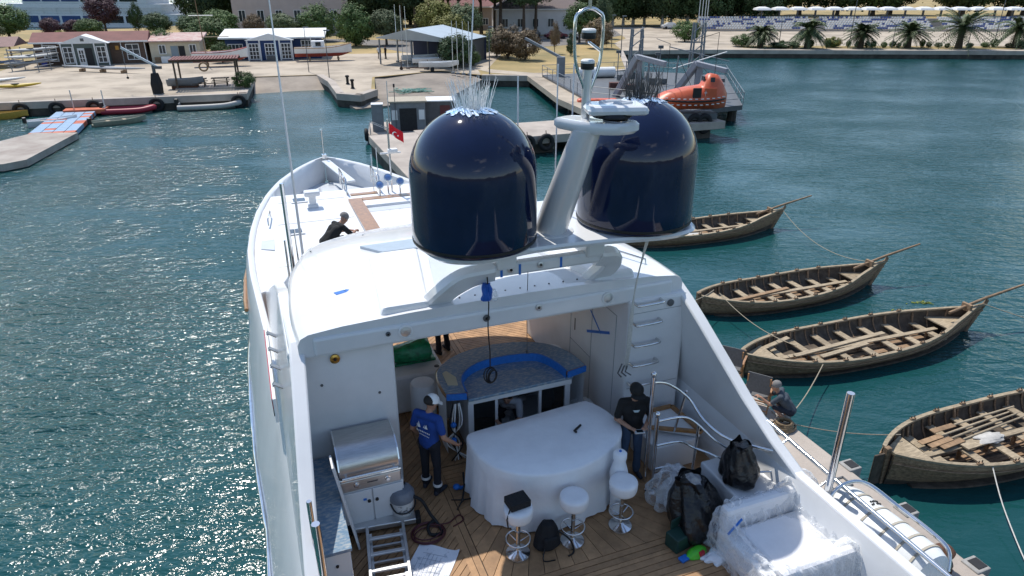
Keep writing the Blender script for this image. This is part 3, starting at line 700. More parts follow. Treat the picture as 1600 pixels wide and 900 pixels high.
B().bar((-.09, 0, .02), (.09, 0, .04), .035, .03).obj('body', black, g, bevel=.01); B().bar((-.06, 0, .0), (-.10, -.05, .03), .03, .03).obj('grip', black, g, bevel=.008)
g = thing('wrapped_fitting', 'white wrapped standing fitting with small knob at the table corner near the black-shirted man', 'fitting', Y(1.32, 6.99, DK), HD)
B().lathe([(.10, 0), (.10, .5), (.13, .62), (.14, .72), (.11, .84), (.085, .92), (.10, 1.0), (.10, 1.07), (.07, 1.1)], 20).obj('wrapped_body', cloth, g, smooth=60)
B().lathe([(.02, 1.1), (.02, 1.115)], 10).obj('blue_dot', bluetape, g)

def stool(x, y, label, rz=0):
    t = thing('bar_stool', label, 'stool', Y(x, y, DK), HD+rz, 'white bar stools at the covered table')
    B().lathe([(.16, 0), (.175, .012), (.17, .03), (.06, .06), (.035, .08)], 28).obj('foot_disc', chrome, t, smooth=40)
    B().lathe([(.03, .05), (.03, .62)], 14).obj('column', chrome, t, smooth=60)
    B().tube([(.17*cos(a), .17*sin(a), .28) for a in [2*pi*i/28 for i in range(28)]], .012, 8, closed=True).obj('foot_ring', chrome, t, smooth=60)
    for a in (0, 2.1, 4.2): B().tube([(.03*cos(a), .03*sin(a), .22), (.165*cos(a), .165*sin(a), .28)], .008, 6).obj('ring_spoke', chrome, t)
    B().lathe([(.05, .60), (.16, .64), (.19, .67), (.2, .70), (.205, .80), (.198, .83), (.175, .848), (.10, .853), (.01, .854)], 32).obj('seat', vinyl, t, smooth=60)
    return t
stool(-.38, 6.72, 'white round bar stool carrying the black box, nearest the backpack')
stool(.43, 6.66, 'white round bar stool in the middle of the three, bare seat')
stool(1.22, 6.68, 'white round bar stool nearest the plastic-wrapped bundle and wrapped fitting', .4)
t = thing('black_box', 'black box-shaped case lying on a white stool seat', 'case', Y(-.38, 6.75, DK+.855), HD+.1)
B().box((0, 0, .06), (.30, .24, .11)).obj('case_body', blackfab, t, bevel=.015)
B().tube([(-.15, -.08, .05), (-.21, -.1, -.1), (-.19, -.1, -.25)], .01, 6).obj('strap', black, t); B().tube([(.15, .04, .05), (.22, .05, -.05), (.2, .0, -.3)], .008, 6).obj('strap', black, t)
t = thing('backpack', 'black backpack slumped on the teak beside the stool with the black box', 'backpack', Y(.06, 6.72, DK), HD)
blob('pack_body', blackfab, t, (1, .75), .42, .2, 3, top=.45, fold=.05)
B().tube(spline([(.1, -.12, .35), (.26, -.2, .2), (.3, -.26, .02), (.2, -.3, .01)], 4), .014, 6).obj('strap', black, t, smooth=60)
B().tube(spline([(-.1, -.15, .1), (-.16, -.26, .012), (.0, -.30, .012)], 4), .01, 6).obj('strap', black, t, smooth=60)
B().box((0, -.13, .16), (.22, .06, .2)).obj('front_pocket', blackfab, t, bevel=.03)

def grill():
    t = thing('barbecue_grill', 'stainless barbecue grill with closed hood built on white cabinet doors', 'grill', Y(-2.14, 8.3, DK), HD); t.scale = (.94, 1, .97)
    B().box((0, .05, .38), (.98, .72, .72)).obj('cabinet', white, t, bevel=.01)
    for s in (-1, 1):
        o = B().box((s*.235, -.325, .40), (.45, .03, .64)).obj('cabinet_door', white, t, bevel=.006)
        B().lathe([(.026, 0), (.026, .02), (.012, .025)], 14).obj('door_knob', black, o, loc=(s*.06, -.34, .52), rot=(pi/2, 0, 0))
    B().box((-.12, -.342, .56), (.05, .004, .04)).obj('tape_patch', bluetape, t)
    o = B().box((0, -.28, .84), (.92, .10, .19)).obj('control_panel', brushed, t, bevel=.012)
    for x in (-.22, .25):
        k = B().lathe([(.045, 0), (.045, .012), (.028, .014), (.026, .045)], 18).obj('control_knob', chrome, o, loc=(x, -.33, .85), rot=(pi/2, 0, 0), smooth=40)
    B().box((.02, -.332, .85), (.16, .004, .02)).obj('badge', greyd, o)
    h = [(-.22, .94), (-.30, 1.0), (-.31, 1.12), (-.24, 1.28), (-.08, 1.39), (.15, 1.42), (.32, 1.40), (.36, .94)]
    B().wall(h, -.44, .44).obj('hood', brushed, t, smooth=35)
    for s in (-1, 1): B().wall([(a*1.01, .935+(b-.935)*1.015) for a, b in h], s*.44, s*.46).obj('hood_cheek', chrome, t)
    B().tube([(-.42, -.36, 1.02), (.42, -.36, 1.02)], .018, 10).obj('hood_handle', chrome, t, smooth=60)
    for s in (-1, 1): B().bar((s*.36, -.30, 1.02), (s*.36, -.36, 1.02), .03, .03).obj('handle_bracket', chrome, t)
    B().box((0, -.30, .955), (.94, .05, .03)).obj('drip_tray', chrome, t, bevel=.006)
grill()
t = thing('side_counter', 'narrow white side counter with blue marble top left of the grill', 'counter', Y(-2.82, 7.68, DK), HD)
B().box((0, 0, .45), (.40, 1.9, .82)).obj('cabinet', white, t, bevel=.012); B().box((0, 0, .88), (.44, 1.94, .05)).obj('marble_top', marble, t, bevel=.006)
B().box((-.19, .3, 1.1), (.05, 1.3, .4)).obj('marble_splashback', marble, t)
for z in (.66, .44): B().lathe([(.022, 0), (.018, .02)], 12).obj('fitting', black, t, loc=(.02, -.95, z), rot=(pi/2, 0, 0))
B().box((.08, -.955, .26), (.1, .01, .16)).obj('vent_plate', alu, t); B().box((.02, -.3, .02), (.36, 1.2, .04)).obj('toe_kick', white2, t)
t = tag(B().box((-.11, 0, .76), (.028, .30, 1.5), M=Matrix.Rotation(radians(-8.5), 3, 'Y')).obj('panel_board', vinyl, None, loc=Y(-2.44, 7.72, DK), rz=HD, bevel=.004), 'loose white panel board leaning against the marble side counter', 'board')

def vacuum():
    t = thing('vacuum_cleaner', 'white drum vacuum cleaner with grey lid and black hose', 'vacuum cleaner', Y(-1.72, 8.02, DK), HD+.3)
    B().lathe([(.155, .02), (.165, .05), (.18, .36), (.185, .38)], 28).obj('drum', mat('drum_white', (.66, .66, .65), .45, col2=(.2, .2, .2), vs=16, lo=.56, hi=.6), t, smooth=40)
    B().lathe([(.19, .37), (.195, .40), (.19, .47), (.15, .53), (.08, .55), (.01, .555)], 28).obj('lid', mat('lid_grey', (.18, .20, .235), .45, var=.2), t, smooth=40)
    B().tube(spline([(-.19, .02, .36), (-.16, -.12, .24), (0, -.2, .22), (.15, -.13, .26), (.2, .0, .38)], 4), .012, 8).obj('carry_handle', black, t, smooth=60)
    B().box((.0, .05, .56), (.2, .05, .03)).obj('lid_handle', black, t, bevel=.01)
    for a in (0, 1.57, 3.14, 4.71): B().lathe([(.02, 0), (.02, .03)], 8).obj('caster', black, t, loc=(.13*cos(a), .13*sin(a), 0))
    B().tube(spline([(.12, -.14, .42), (.2, -.25, .36), (.26, -.36, .16), (.30, -.5, .05), (.26, -.66, .03), (.12, -.6, .03), (.16, -.45, .04), (.3, -.42, .08)], 6), .024, 10).obj('hose', rubber, t, smooth=60)
vacuum()
P = []
for i in range(150):
    k = i/149; a = k*2*pi*4.2; r = .19+.05*sin(k*17)
    P.append((r*cos(a)*1.15+.03*sin(k*9), r*sin(a)*.95, .012+.05*k))
P += [tuple(p) for p in spline([P[-1], (.32, .1, .03), (.52, .22, .014), (.56, .10, .014), (.38, .02, .014)], 6)][1:]
tag(B().tube(P, .010, 6).obj('air_hose', mat('maroon_hose', (.09, .02, .025), .5, var=.2), None, smooth=60, loc=Y(-1.46, 7.52, DK), rz=HD), 'coiled dark red air hose on the teak in front of the vacuum cleaner', 'hose')

def ladder():
    t = thing('step_ladder', 'folded aluminium ladder lying on the teak beside the paper plan', 'ladder', Y(-2.03, 7.80, DK), HD-.12); t.scale = (1.28, 1.1, 1.1)
    for x in (-.20, .20): B().bar((x, .02, .10), (x, -2.1, .10), .035, .07).obj('stile', alu, t, bevel=.006)
    for x in (-.17, .17): B().bar((x, -.05, .035), (x, -2.1, .035), .03, .05).obj('stile', alu, t)
    for i in range(8): B().bar((-.19, -.2-.27*i, .11), (.19, -.2-.27*i, .11), .05, .03).obj('rung', alu, t, bevel=.006)
    for i in range(7): B().bar((-.16, -.28-.27*i, .04), (.16, -.28-.27*i, .04), .03, .03).obj('rung', alu, t)
    B().box((.0, .08, .09), (.72, .15, .08)).obj('stabiliser_bar', alu, t, bevel=.01)
    for s in (-1, 1): B().box((s*.38, .08, .09), (.06, .17, .10)).obj('rubber_foot', rubber, t, bevel=.012)
ladder()
def papersheet():
    v = []; n = 10
    R = [[(-.30+.06*i, -.42+.084*j, .006+.012*(sin(i*.8+j*.5)+1)+(.03 if i == n and j == n else 0)) for i in range(n+1)] for j in range(n+1)]
    m = mat('plan_paper', (.74, .75, .78), .8, col2=(.42, .45, .5), vs=11, detail=10, lo=.56, hi=.66)
    o = B().loft(R, closed=False, cap0=False, cap1=False).obj('paper_plan', m, None, smooth=60, loc=Y(-1.62, 6.88, DK), rz=HD-.62)
    tag(o, 'large white paper plan sheet spread on the sunlit teak', 'paper plan')
    l = B()
    for i in range(7):
        x = -.2+.06*i; l.box((x, .0, .036), (.005, .5-.06*abs(i-3), .002))
    for j in range(6): l.box((0, -.25+.1*j, .036), (.36, .004, .002))
    l.box((.2, -.34, .036), (.14, .08, .002)); stuff(l.obj('drawn_lines', mat('ink_grey', (.30, .33, .4), .8), o))
papersheet()
for i, (x, y, lab) in enumerate(((-.80, 8.30, 'blue tape ball on the teak by the feet of the blue-shirted man'), (2.02, 10.1, 'crumpled blue tape on the teak at the foot of the stair house wall'))):
    o = B(); o.ball((0, 0, .06), (.06, .05, .05)); o.ball((.06, .02, .03), (.04, .03, .03)); o.box((.06, 0, .05), (.1, .02, .03), .5)
    tag(o.obj('tape_ball', bluetape, None, smooth=50, loc=Y(x, y, DK), rz=i), lab, 'tape')
def tripod():
    t = thing('small_tripod', 'black small tripod tipped over on the teak beside the table cloth', 'tripod', Y(-.80, 7.98, DK), HD)
    for a in (.2, 2.4, 4.0): B().tube([(0, 0, .06), (.2*cos(a), .17*sin(a), .014)], [.014, .008], 6).obj('leg', black, t)
    B().tube([(0, 0, .06), (.10, .22, .16), (.12, .34, .3)], .016, 6).obj('centre_column', black, t); B().ball((0, 0, .06), .03).obj('hub', black, t)
tripod()

# rubbish, wrapping and furniture on the starboard quarter
def trash(x, y, label, rad, hgt, seed, rz=0, tilt=(0, 0), z=0, contents=False):
    t = thing('rubbish_bag', label, 'rubbish bag', Y(x, y, DK+z), HD+rz, 'black rubbish bags on the aft deck')
    o = blob('bag_skin', bagm, t, (1, .9), hgt, rad, seed, n=72, rows=34, top=.42, fold=.13, tilt=tilt, foldn=10); crumple(o, .22, .035)
    rim = [(.46*rad*(1+.25*sin(3*a+seed)+.12*sin(7*a))*cos(a)+tilt[0]*1.05, .44*rad*(1+.25*sin(2*a+seed))*sin(a)+tilt[1]*1.05, hgt*(1.02+.07*sin(2*a+1)+.05*sin(5*a))) for a in [2*pi*i/36 for i in range(36)]]
    low = [(p[0]*.93+.01, p[1]*.93, hgt*.86) for p in rim]
    B().loft([low, rim], cap0=False, cap1=False).obj('bag_mouth', bagm, t, smooth=60)
    if contents:
        c = blob('packed_waste', mat('waste', (.42, .40, .36), .6, col2=(.05, .06, .10), vs=7), t, (1, .9), .16, rad*.42, seed+5, fold=.2, loc=(tilt[0]*.95, tilt[1]*.95, hgt*.86)); crumple(c, .08, .05)
trash(2.28, 6.22, 'full black rubbish bag standing on the teak, stuffed and open at the top', .45, .82, 11, tilt=(-.12, .16), contents=True)
trash(2.98, 6.34, 'shiny black rubbish bag tied on top of the white deck locker', .30, .66, 17, rz=1, z=.6, tilt=(-.05, .05))
o = thing('plastic_bundle', 'bundle of crumpled clear plastic sheeting behind the rubbish bags', 'plastic sheeting', Y(2.22, 6.86, DK), HD)
k = blob('sheeting', clear, o, (1.05, .9), .62, .36, 23, n=60, rows=30, top=.35, fold=.2); crumple(k, .14, .12)
k = blob('inner_fold', mat('milky_plastic', (.70, .71, .72), .35, alpha=.75, bump=.8, bs=18), o, (.9, .7), .45, .28, 29, top=.4, fold=.2, loc=(.03, -.02, 0)); crumple(k, .12, .1)
o = thing('green_crate', 'dark green box on the teak beside the standing rubbish bag', 'box', Y(1.80, 6.05, DK), HD+.2)
B().box((0, 0, .12), (.3, .24, .24)).obj('crate_body', mat('dark_green', (.012, .045, .035), .5, var=.2), o, bevel=.02); B().box((.05, .12, .3), (.2, .03, .16)).obj('crate_lid', MATS['dark_green'], o, bevel=.01)
o = thing('snack_packet', 'bright green and red packet lying in front of the dark green box', 'packet', Y(1.95, 5.82, DK), HD+.2)
k = blob('packet', mat('lime', (.08, .50, .03), .35, var=.2), o, (1.3, .7), .10, .14, 31, top=.5, fold=.06)
B().box((.02, -.075, .06), (.1, .05, .08)).obj('red_print', redm, o, bevel=.015); B().box((-.22, .02, .02), (.14, .1, .04)).obj('blue_wrapper', bluetape, o, bevel=.012)
o = blob('white_rag', cloth, None, (1.3, .8), .07, .16, 37, top=.5, fold=.28, loc=Y(2.18, 5.66, DK), rz=HD); crumple(o, .1, .04)
tag(o, 'crumpled white rag on the teak in front of the standing rubbish bag', 'rag')
def sofa():
    t = thing('wrapped_sofa', 'white corner sofa wrapped in clear plastic on the aft deck', 'sofa', Y(2.95, 5.3, DK), HD)
    B().box((0, -.1, .20), (1.40, 1.25, .40)).obj('seat_base', white2, t, bevel=.05)
    B().box((0, -.15, .44), (1.05, .95, .12)).obj('seat_cushion', vinyl, t, bevel=.05)
    B().box((.62, -.1, .60), (.18, 1.3, .45)).obj('back_cushion', vinyl, t, bevel=.06); B().box((-.05, .46, .58), (1.3, .18, .40)).obj('back_cushion', vinyl, t, bevel=.06)
    B().box((-.05, -.66, .55), (1.3, .16, .32)).obj('armrest', vinyl, t, bevel=.06)
    rnd = random.Random(5); R = []
    sec = [(-.78, .02), (-.79, .25), (-.74, .56), (-.66, .70), (-.56, .60), (-.30, .54), (.2, .56), (.44, .70), (.52, .87), (.66, .92), (.80, .86), (.82, .5), (.80, .02)]
    sec = spline([(a, b, 0) for a, b in sec], 4)
    ys = [-.84, -.82, -.72, -.58, -.48, -.35, -.2, -.05, .1, .24, .34, .44, .54, .62, .64]
    hk = [.1, .86, .95, .95, .85, .8, .8, .8, .8, .82, 1.0, 1.06, 1.06, .95, .1]
    for y, q in zip(ys, hk): R.append([(p.x+rnd.gauss(0, .012), y+rnd.gauss(0, .012), max(.02, p.y*q+(.20 if (y < -.55 or y > .38) and -.6 < p.x < .45 and q > .5 else 0))+rnd.gauss(0, .012)) for p in sec])
    o = B().loft(R, closed=False, cap0=False, cap1=False).obj('plastic_wrap', clear, t, smooth=180)
    crumple(o, .11, .075, sub=2)
    for p, q in (((-.2, -.76, .15), (-.2, -.76, .45)), ((-.7, .3, .45), (-.5, .3, .66)), ((.3, -.76, .3), (.38, -.76, .3))): B().bar(p, q, .03, .012).obj('tape_strip', bluetape, t)
sofa()
o = thing('tool_bag', 'pale canvas bag with dark handle at the near foot of the wrapped sofa', 'bag', Y(1.98, 4.75, DK), HD)
k = blob('bag', mat('canvas', (.52, .47, .38), .9, var=.25, vs=14), o, (1.2, .7), .22, .2, 41, top=.5, fold=.12); B().tube(spline([(-.2, 0, .15), (-.12, 0, .34), (.08, 0, .34), (.15, 0, .18)], 4), .014, 6).obj('handle', black, o, smooth=60)
def raft():
    t = thing('life_raft', 'white life raft canister strapped in a chrome cradle outside the starboard rail', 'life raft', Y(4.02, 4.72, 4.05), HD+.06); t.scale = (1, .82, 1)
    prof = [(.01, -.95), (.2, -.94), (.33, -.86), (.37, -.72), (.375, 0), (.37, .72), (.33, .86), (.2, .94), (.01, .95)]
    B().lathe(prof, 36).obj('canister', mat('raft_white', (.74, .75, .74), .38, var=.12, vs=3), t, smooth=40, rot=(pi/2, 0, 0))
    for y in (-.55, -.2, .15, .45, .7): B().lathe([(.379, y-.02), (.383, y-.018), (.383, y+.018), (.379, y+.02)], 36).obj('strap', mat('strap_tan', (.40, .36, .29), .8), t, rot=(pi/2, 0, 0), smooth=30)
    B().lathe([(.385, -.012), (.39, 0), (.385, .012)], 36).obj('seam', greymet, t, rot=(0, 0, 0), loc=(0, 0, 0))
    p = B()
    for i, (ang, y0) in enumerate([(a, y) for y in (.30, .36) for a in range(52, 80, 5)]):
        if random.random() < .8:
            a = radians(ang+10); p.box((.381*cos(a), y0+random.uniform(-.005, .005), .381*sin(a)), (.012, .03, .02), 0)
    stuff(p.obj('stencil_marks', black, t))
    fr = spline([(-.36, .72, .05), (-.34, .74, .34), (-.18, .76, .46), (.1, .74, .47), (.30, .6, .40), (.40, .2, .30), (.42, -.4, .26), (.40, -.75, .2), (.30, -.9, .0)], 5)
    B().tube(fr, .03, 8).obj('cradle_hoop', chrome, t, smooth=60)
    B().tube(spline([(-.36, .72, .05), (-.41, .6, .14), (-.42, 0, .13), (-.41, -.8, .1)], 5), .026, 8).obj('cradle_rail', chrome, t, smooth=60)
    for y in (-.6, .6): B().box((-.3, y, -.36), (.8, .08, .10)).obj('cradle_foot', white2, t, bevel=.01)
raft()
k = thing('covered_locker', 'low locker under pale fitted cover beyond the grill bulkhead', 'locker', Y(-.78, 11.25, DK), HD)
B().loft([[(x*1.02, y*1.02, .02) for x, y in ((-.5, -.6), (.5, -.6), (.5, .6), (-.5, .6))], [(x, y, .74) for x, y in ((-.5, -.6), (.5, -.6), (.5, .6), (-.5, .6))], [(x*.97, y*.97, .78) for x, y in ((-.5, -.6), (.5, -.6), (.5, .6), (-.5, .6))]]).obj('locker_cover', cloth, k, bevel=.04)
B().lathe([(.05, 0), (.04, .01)], 14).obj('rope_hole', black, k, loc=(.38, -.42, .782))
k = thing('green_parasol', 'folded parasol in translucent green wrapping lying on the covered locker', 'parasol', Y(-.90, 11.15, DK+.80), HD)
R = []
for i, (s_, r) in enumerate(((-.62, .05), (-.5, .09), (-.2, .15), (.1, .2), (.35, .23), (.44, .2))):
    R.append([(s_, r*(1+.12*sin(5*a+i))*cos(a), .2+r*(1+.12*sin(4*a+i*2))*sin(a)) for a in [2*pi*j/24 for j in range(24)]])
o = B().loft(R).obj('green_wrap', mat('green_film', (.01, .26, .10), .22, var=.5, vs=9, bump=.8, bs=16), k, smooth=60); crumple(o, .1, .03)
B().box((.1, 0, .0), (.9, .2, .05)).obj('wrap_base', MATS['green_film'], k, bevel=.02)
k = thing('padded_stool', 'white drum-shaped pouf standing at the left end of the bar', 'pouf', Y(-.86, 10.05, DK), HD)
B().lathe([(.2, .0), (.22, .05), (.22, .9), (.2, .98), (.12, 1.0)], 24).obj('pouf_body', vinyl, k, smooth=40)
k = thing('cable_bundle', 'loose cables and blue taped pipe ends hanging at the left side of the bar', 'cables', Y(-.58, 9.1, DK), HD)
for i in range(6): B().tube(spline([(.02*i, 0, 1.05), (-.10+.04*i, -.1, .7), (.1-.05*i, -.14+.02*i, .35), (-.1+.06*i, -.12, .03)], 5), .012, 6).obj('cable', [black, ropew, plain_white][i % 3], k, smooth=60)
for z in (.75, .45): B().ball((-.05, -.14, z), .05).obj('tape_wrap', bluetape, k, smooth=60)
k = thing('dust_sheet', 'crumpled clear dust sheet heaped at the right foot of the bar', 'plastic sheeting', Y(1.85, 9.3, DK), HD)
o = blob('sheet_heap', clear, k, (1, .9), .4, .34, 47, n=60, rows=26, top=.4, fold=.2); crumple(o, .13, .1)
k = thing('rope_pile', 'brown hose and rope piled at the foot of the stair house wall', 'rope', Y(2.0, 9.6, DK), HD)
B().tube([(.16*cos(i*.5)*(1-.004*i), .13*sin(i*.5), .02+.003*i) for i in range(44)], .022, 7).obj('coil', mat('brown_hose', (.16, .09, .05), .7, var=.3), k, smooth=60)
k = thing('black_case', 'black case draped with pale cloth right of the bar end', 'case', Y(1.98, 10.75, DK), HD)
B().box((0, 0, .3), (.32, .4, .6)).obj('case_body', black, k, bevel=.03); o = blob('draped_cloth', cloth, k, (1, 1), .16, .24, 53, top=.6, fold=.15, loc=(-.05, -.02, .6))
# hanging cable, bag and line
k = thing('hanging_cable', 'black cable coil hanging from the arch with a blue plastic bag tied on', 'cable', Y(-.2, 8.4, 7.02), HD)
P = [(0, 0, 0), (.01, -.02, -.4), (0, .0, -.8), (.03, .02, -1.2), (.03, .02, -1.5)]
B().tube(spline(P, 4), .010, 6).obj('cable', black, k, smooth=60)
for j in range(4): B().tube([(.03+.10*cos(a)*(1-.12*j)+.015*j, .02+.03*sin(a+j), -1.62+.12*sin(a)-.01*j) for a in [2*pi*i/24 for i in range(24)]], .010, 6, closed=True).obj('coil_loop', black, k, smooth=60)
o = blob('blue_bag', mat('blue_bag', (.01, .10, .45), .35, bump=.8, bs=20), k, (1, .8), .26, .065, 59, top=.8, fold=.45, loc=(-.02, 0, -.36))
o = blob('clear_scrap', clear, k, (1, .8), .18, .06, 60, top=.4, fold=.3, loc=(.09, .0, -.38))
k = thing('hanging_line', 'thin grey line hanging from the arch down to the bar top', 'line', Y(.42, 8.4, 7.0), HD)
B().tube([(0, 0, 0), (.3, .75, -1.1), (.62, 1.5, -2.2)], .006, 5).obj('line', greyd, k); B().box((.62, 1.5, -2.22), (.03, .03, .06)).obj('weight', greyd, k)
k = thing('halyard', 'pale rope bundle hanging down beside the ladder rungs', 'rope', Y(2.14, 8.3, 6.9), HD)
for j in range(4): B().tube(spline([(.02*j+.12, -.1, 0.6), (.01*j+.05, .02*j, -.3), (-.02+.018*j, .0, -.9), (-.03+.02*j, .0, -1.4), (-.06+.03*j, .02*j, -1.75-.04*j)], 4), .011, 6).obj('strand', ropew, k, smooth=60)
for j in range(3): B().tube([(-.1+.05*j, 0, -1.7-.03*j), (-.18+.07*j, -.02, -1.85), (-.1+.09*j, 0, -1.95)], .012, 6).obj('hook', greyd, k, smooth=60)
# ================================================================ PEOPLE
SK = mat('skin', (.40, .215, .14), .55, var=.15, vs=9)
HAIRG = mat('grey_hair', (.22, .21, .20), .8, var=.4, vs=40); HAIRB = mat('dark_hair', (.02, .016, .013), .7, var=.3, vs=40)
def fabric(n, c): return mat(n, c, .85, var=.25, vs=7, bump=.8, bs=9)
def person(label, loc, rz, J, shirt, trousers, shoe, hair=None, cap=None, sleeve=.5, legs_to=1.0, voxel=.0115, bare_foot=None, fingers=True, scale=1, socks=None, shorts=False):
    """one continuous body from tapered limbs fused by a voxel skin; clothing regions follow the limb they belong to"""
    J = {k: Vector(v) for k, v in J.items()}
    caps = []
    def cap_(a, b, r0, r1, m): caps.append((Vector(a), Vector(b), r0, r1, m))
    pel, ch, nk, hd = J['pelvis'], J['chest'], J['neck'], J['head']
    fwd = J['face'].normalized(); 
    shl, shr = J['shl'], J['shr']; right = (shr-shl).normalized()
    hipl, hipr = J['hipl'], J['hipr']
    cap_(hipl, hipr, .105, .105, 1); cap_(pel, pel.lerp(ch, .5), .125, .125, 0 if True else 1)
    mid = pel.lerp(ch, .45)
    for s in (-1, 1):
        cap_(mid+right*.05*s, ch+right*.085*s, .105, .118, 0); cap_(pel+right*.055*s+(ch-pel)*.02, mid+right*.05*s, .112, .106, 0)
    cap_(shl*.96+shr*.04, shr*.96+shl*.04, .068, .068, 0); cap_(ch, nk.lerp(ch, .3), .11, .075, 0)
    cap_(nk-(hd-nk)*.25, hd, .052, .055, 2)
    up = (hd-nk).normalized(); up = (up+Vector((0, 0, .2))).normalized(); f2 = (fwd-up*fwd.dot(up)).normalized(); rt = f2.cross(up).normalized()
    cap_(hd+up*.02-f2*.012, hd+up*.075-f2*.015, .082, .085, 2); cap_(hd-up*.05+f2*.03, hd+up*.01+f2*.015, .055, .075, 2)
    cap_(hd+f2*.085-up*.012, hd+f2*.088+up*.03, .016, .010, 2)                       # nose
    for s in (-1, 1): cap_(hd+rt*.082*s+up*.0, hd+rt*.086*s+up*.045-f2*.01, .013, .017, 2)   # ears
    for s, sh, el, wr in (('l', shl, J['ell'], J['wrl']), ('r', shr, J['elr'], J['wrr'])):
        cap_(sh, el, .058 if sleeve > 0 else .05, .043, 2)
        e = sh.lerp(el, min(1, sleeve*1.6)); cap_(sh, e, .066, .060, 0)
        if sleeve > .9: cap_(el, el.lerp(wr, .9), .055, .047, 0)
        cap_(el, wr, .043, .030, 2)
        d = (wr-el).normalized(); hdn = J.get('hand'+s); hdn = hdn.normalized() if hdn else (d+Vector((0, 0, -.15))).normalized()
        inw = (right if s == 'l' else -right); side = hdn.cross(inw).normalized() if abs(hdn.dot(inw)) < .95 else hdn.orthogonal().normalized()
        curl = J.get('curl', inw); curl = (curl-hdn*curl.dot(hdn)).normalized(); side = hdn.cross(curl).normalized()
        pc = wr+hdn*.055
        for k in (-1, 0, 1): cap_(wr+hdn*.012+side*.012*k, wr+hdn*.085+side*.024*k, .020, .016, 2)
        if fingers:
            for k, ln in ((-1.5, .055), (-.5, .072), (.5, .078), (1.5, .07)):
                b0 = wr+hdn*.088+side*.019*k; b1 = b0+(hdn*.8+curl*.6).normalized()*ln*.55; b2 = b1+(hdn*.25+curl*.95).normalized()*ln*.5
                cap_(b0, b1, .0100, .0092, 2); cap_(b1, b2, .0092, .0078, 2)
            tb = wr+hdn*.03+side*.030; t1 = tb+(side*.75+hdn*.6+curl*.3).normalized()*.04; cap_(tb, t1, .0125, .0105, 2); cap_(t1, t1+(hdn*.8+curl*.5).normalized()*.032, .0105, .0085, 2)
    for s in 'lr':
        hp, kn, an, to = J['hip'+s], J['kn'+s], J['an'+s], J['to'+s]
        cap_(hp, kn, .092, .064, 1)
        if shorts: cap_(kn, an, .055, .038, 2)
        else: cap_(kn, an, .064, .056, 1)
        if not shorts: cap_(an.lerp(kn, .12), an.lerp(kn, .30), .068, .066, 1)
        d = to-an; d.z = 0; heel = an-d.normalized()*.045; heel.z = to.z
        cap_(heel, to, .038, .034, 3); cap_(heel+Vector((0, 0, .015)), an, .036, .040, 3); cap_(to-d*.4+Vector((0, 0, .012)), to, .040, .033, 3)
    b = B()
    for a, c, r0, r1, m in caps:
        ax = c-a; L_ = ax.length
        if L_ < 1e-5: ax = Vector((0, 0, 1e-4))
        q = ax.to_track_quat('Z', 'Y').to_matrix(); n = 14; R = []
        for i in range(1, 6): t = pi/2*(1-i/5); R.append((r0*cos(t), -r0*sin(t)))
        for i in range(0, 5): t = pi/2*i/5; R.append((r1*cos(t), L_+r1*sin(t)))
        b.loft([[a+q @ Vector((r*cos(2*pi*j/n), r*sin(2*pi*j/n), z)) for j in range(n)] for r, z in R])
    me = b.mesh('body', SK); tmp = bpy.data.objects.new('tmp', me); C.objects.link(tmp)
    rm = tmp.modifiers.new('r', 'REMESH'); rm.mode = 'VOXEL'; rm.voxel_size = voxel
    sm = tmp.modifiers.new('s', 'SMOOTH'); sm.factor = .5; sm.iterations = 2
    dg = bpy.context.evaluated_depsgraph_get(); ev = tmp.evaluated_get(dg)
    body = bpy.data.meshes.new_from_object(ev); bpy.data.objects.remove(tmp)
    nf = len(body.polygons); co = np.empty(nf*3); body.polygons.foreach_get('center', co); co = co.reshape(-1, 3)
    best = np.full(nf, 1e9); idx = np.zeros(nf, int)
    for a, c, r0, r1, m in caps:
        a_ = np.array(a); d = np.array(c)-a_; l2 = max(1e-9, d @ d); t = np.clip(((co-a_) @ d)/l2, 0, 1)
        dist = np.abs(np.linalg.norm(co-a_-t[:, None]*d, axis=1)-(r0+(r1-r0)*t))
        inside = np.linalg.norm(co-a_-t[:, None]*d, axis=1)-(r0+(r1-r0)*t)
        k = inside < best; best[k] = inside[k]; idx[k] = m
    body.materials.clear()
    for m_ in (shirt, trousers, SK, shoe): body.materials.append(m_)
    body.polygons.foreach_set('material_index', idx.astype(np.int32)); body.shade_smooth(); body.update()
    t = thing('person', label, 'person', loc, rz); t.scale = (scale,)*3
    link('body', body, t)
    def dome(name, m, r, z0, back=.0, sq=1.0, n=20):
        R = []
        for i in range(8):
            a = z0+(pi/2-z0)*i/7.5; R.append([tuple(hd+up*(.062+r*sin(a)*sq)+(f2*cos(q)*1.08+rt*sin(q))*r*cos(a)-f2*(.012+back)) for q in [2*pi*j/n for j in range(n)]])
        return B().loft(R).obj(name, m, t, smooth=60)
    if cap:
        o = dome('cap', cap, .108, -.12)
        v = B(); V = []
        for q in range(-6, 7):
            a = q*.17; V.append((hd+up*.05+(f2*cos(a)+rt*sin(a))*.10-f2*.005, hd+up*.035+(f2*cos(a)*1.0+rt*sin(a)*.8)*.175))
        v.loft([[tuple(p[0]) for p in V], [tuple(p[1]) for p in V], [tuple(p[1]-up*.008) for p in V], [tuple(p[0]-up*.008) for p in V]], closed=False, cap0=False, cap1=False)
        v.obj('visor', cap, o, smooth=60)
        if hair: dome('hair', hair, .096, -.6, .036, .9)
    elif hair:
        dome('hair', hair, .106, -.42, .032, 1.0)
    ey = B()
    for s in (-1, 1): ey.ball(hd+f2*.078+rt*.032*s+up*.022, .010, 8, 6)
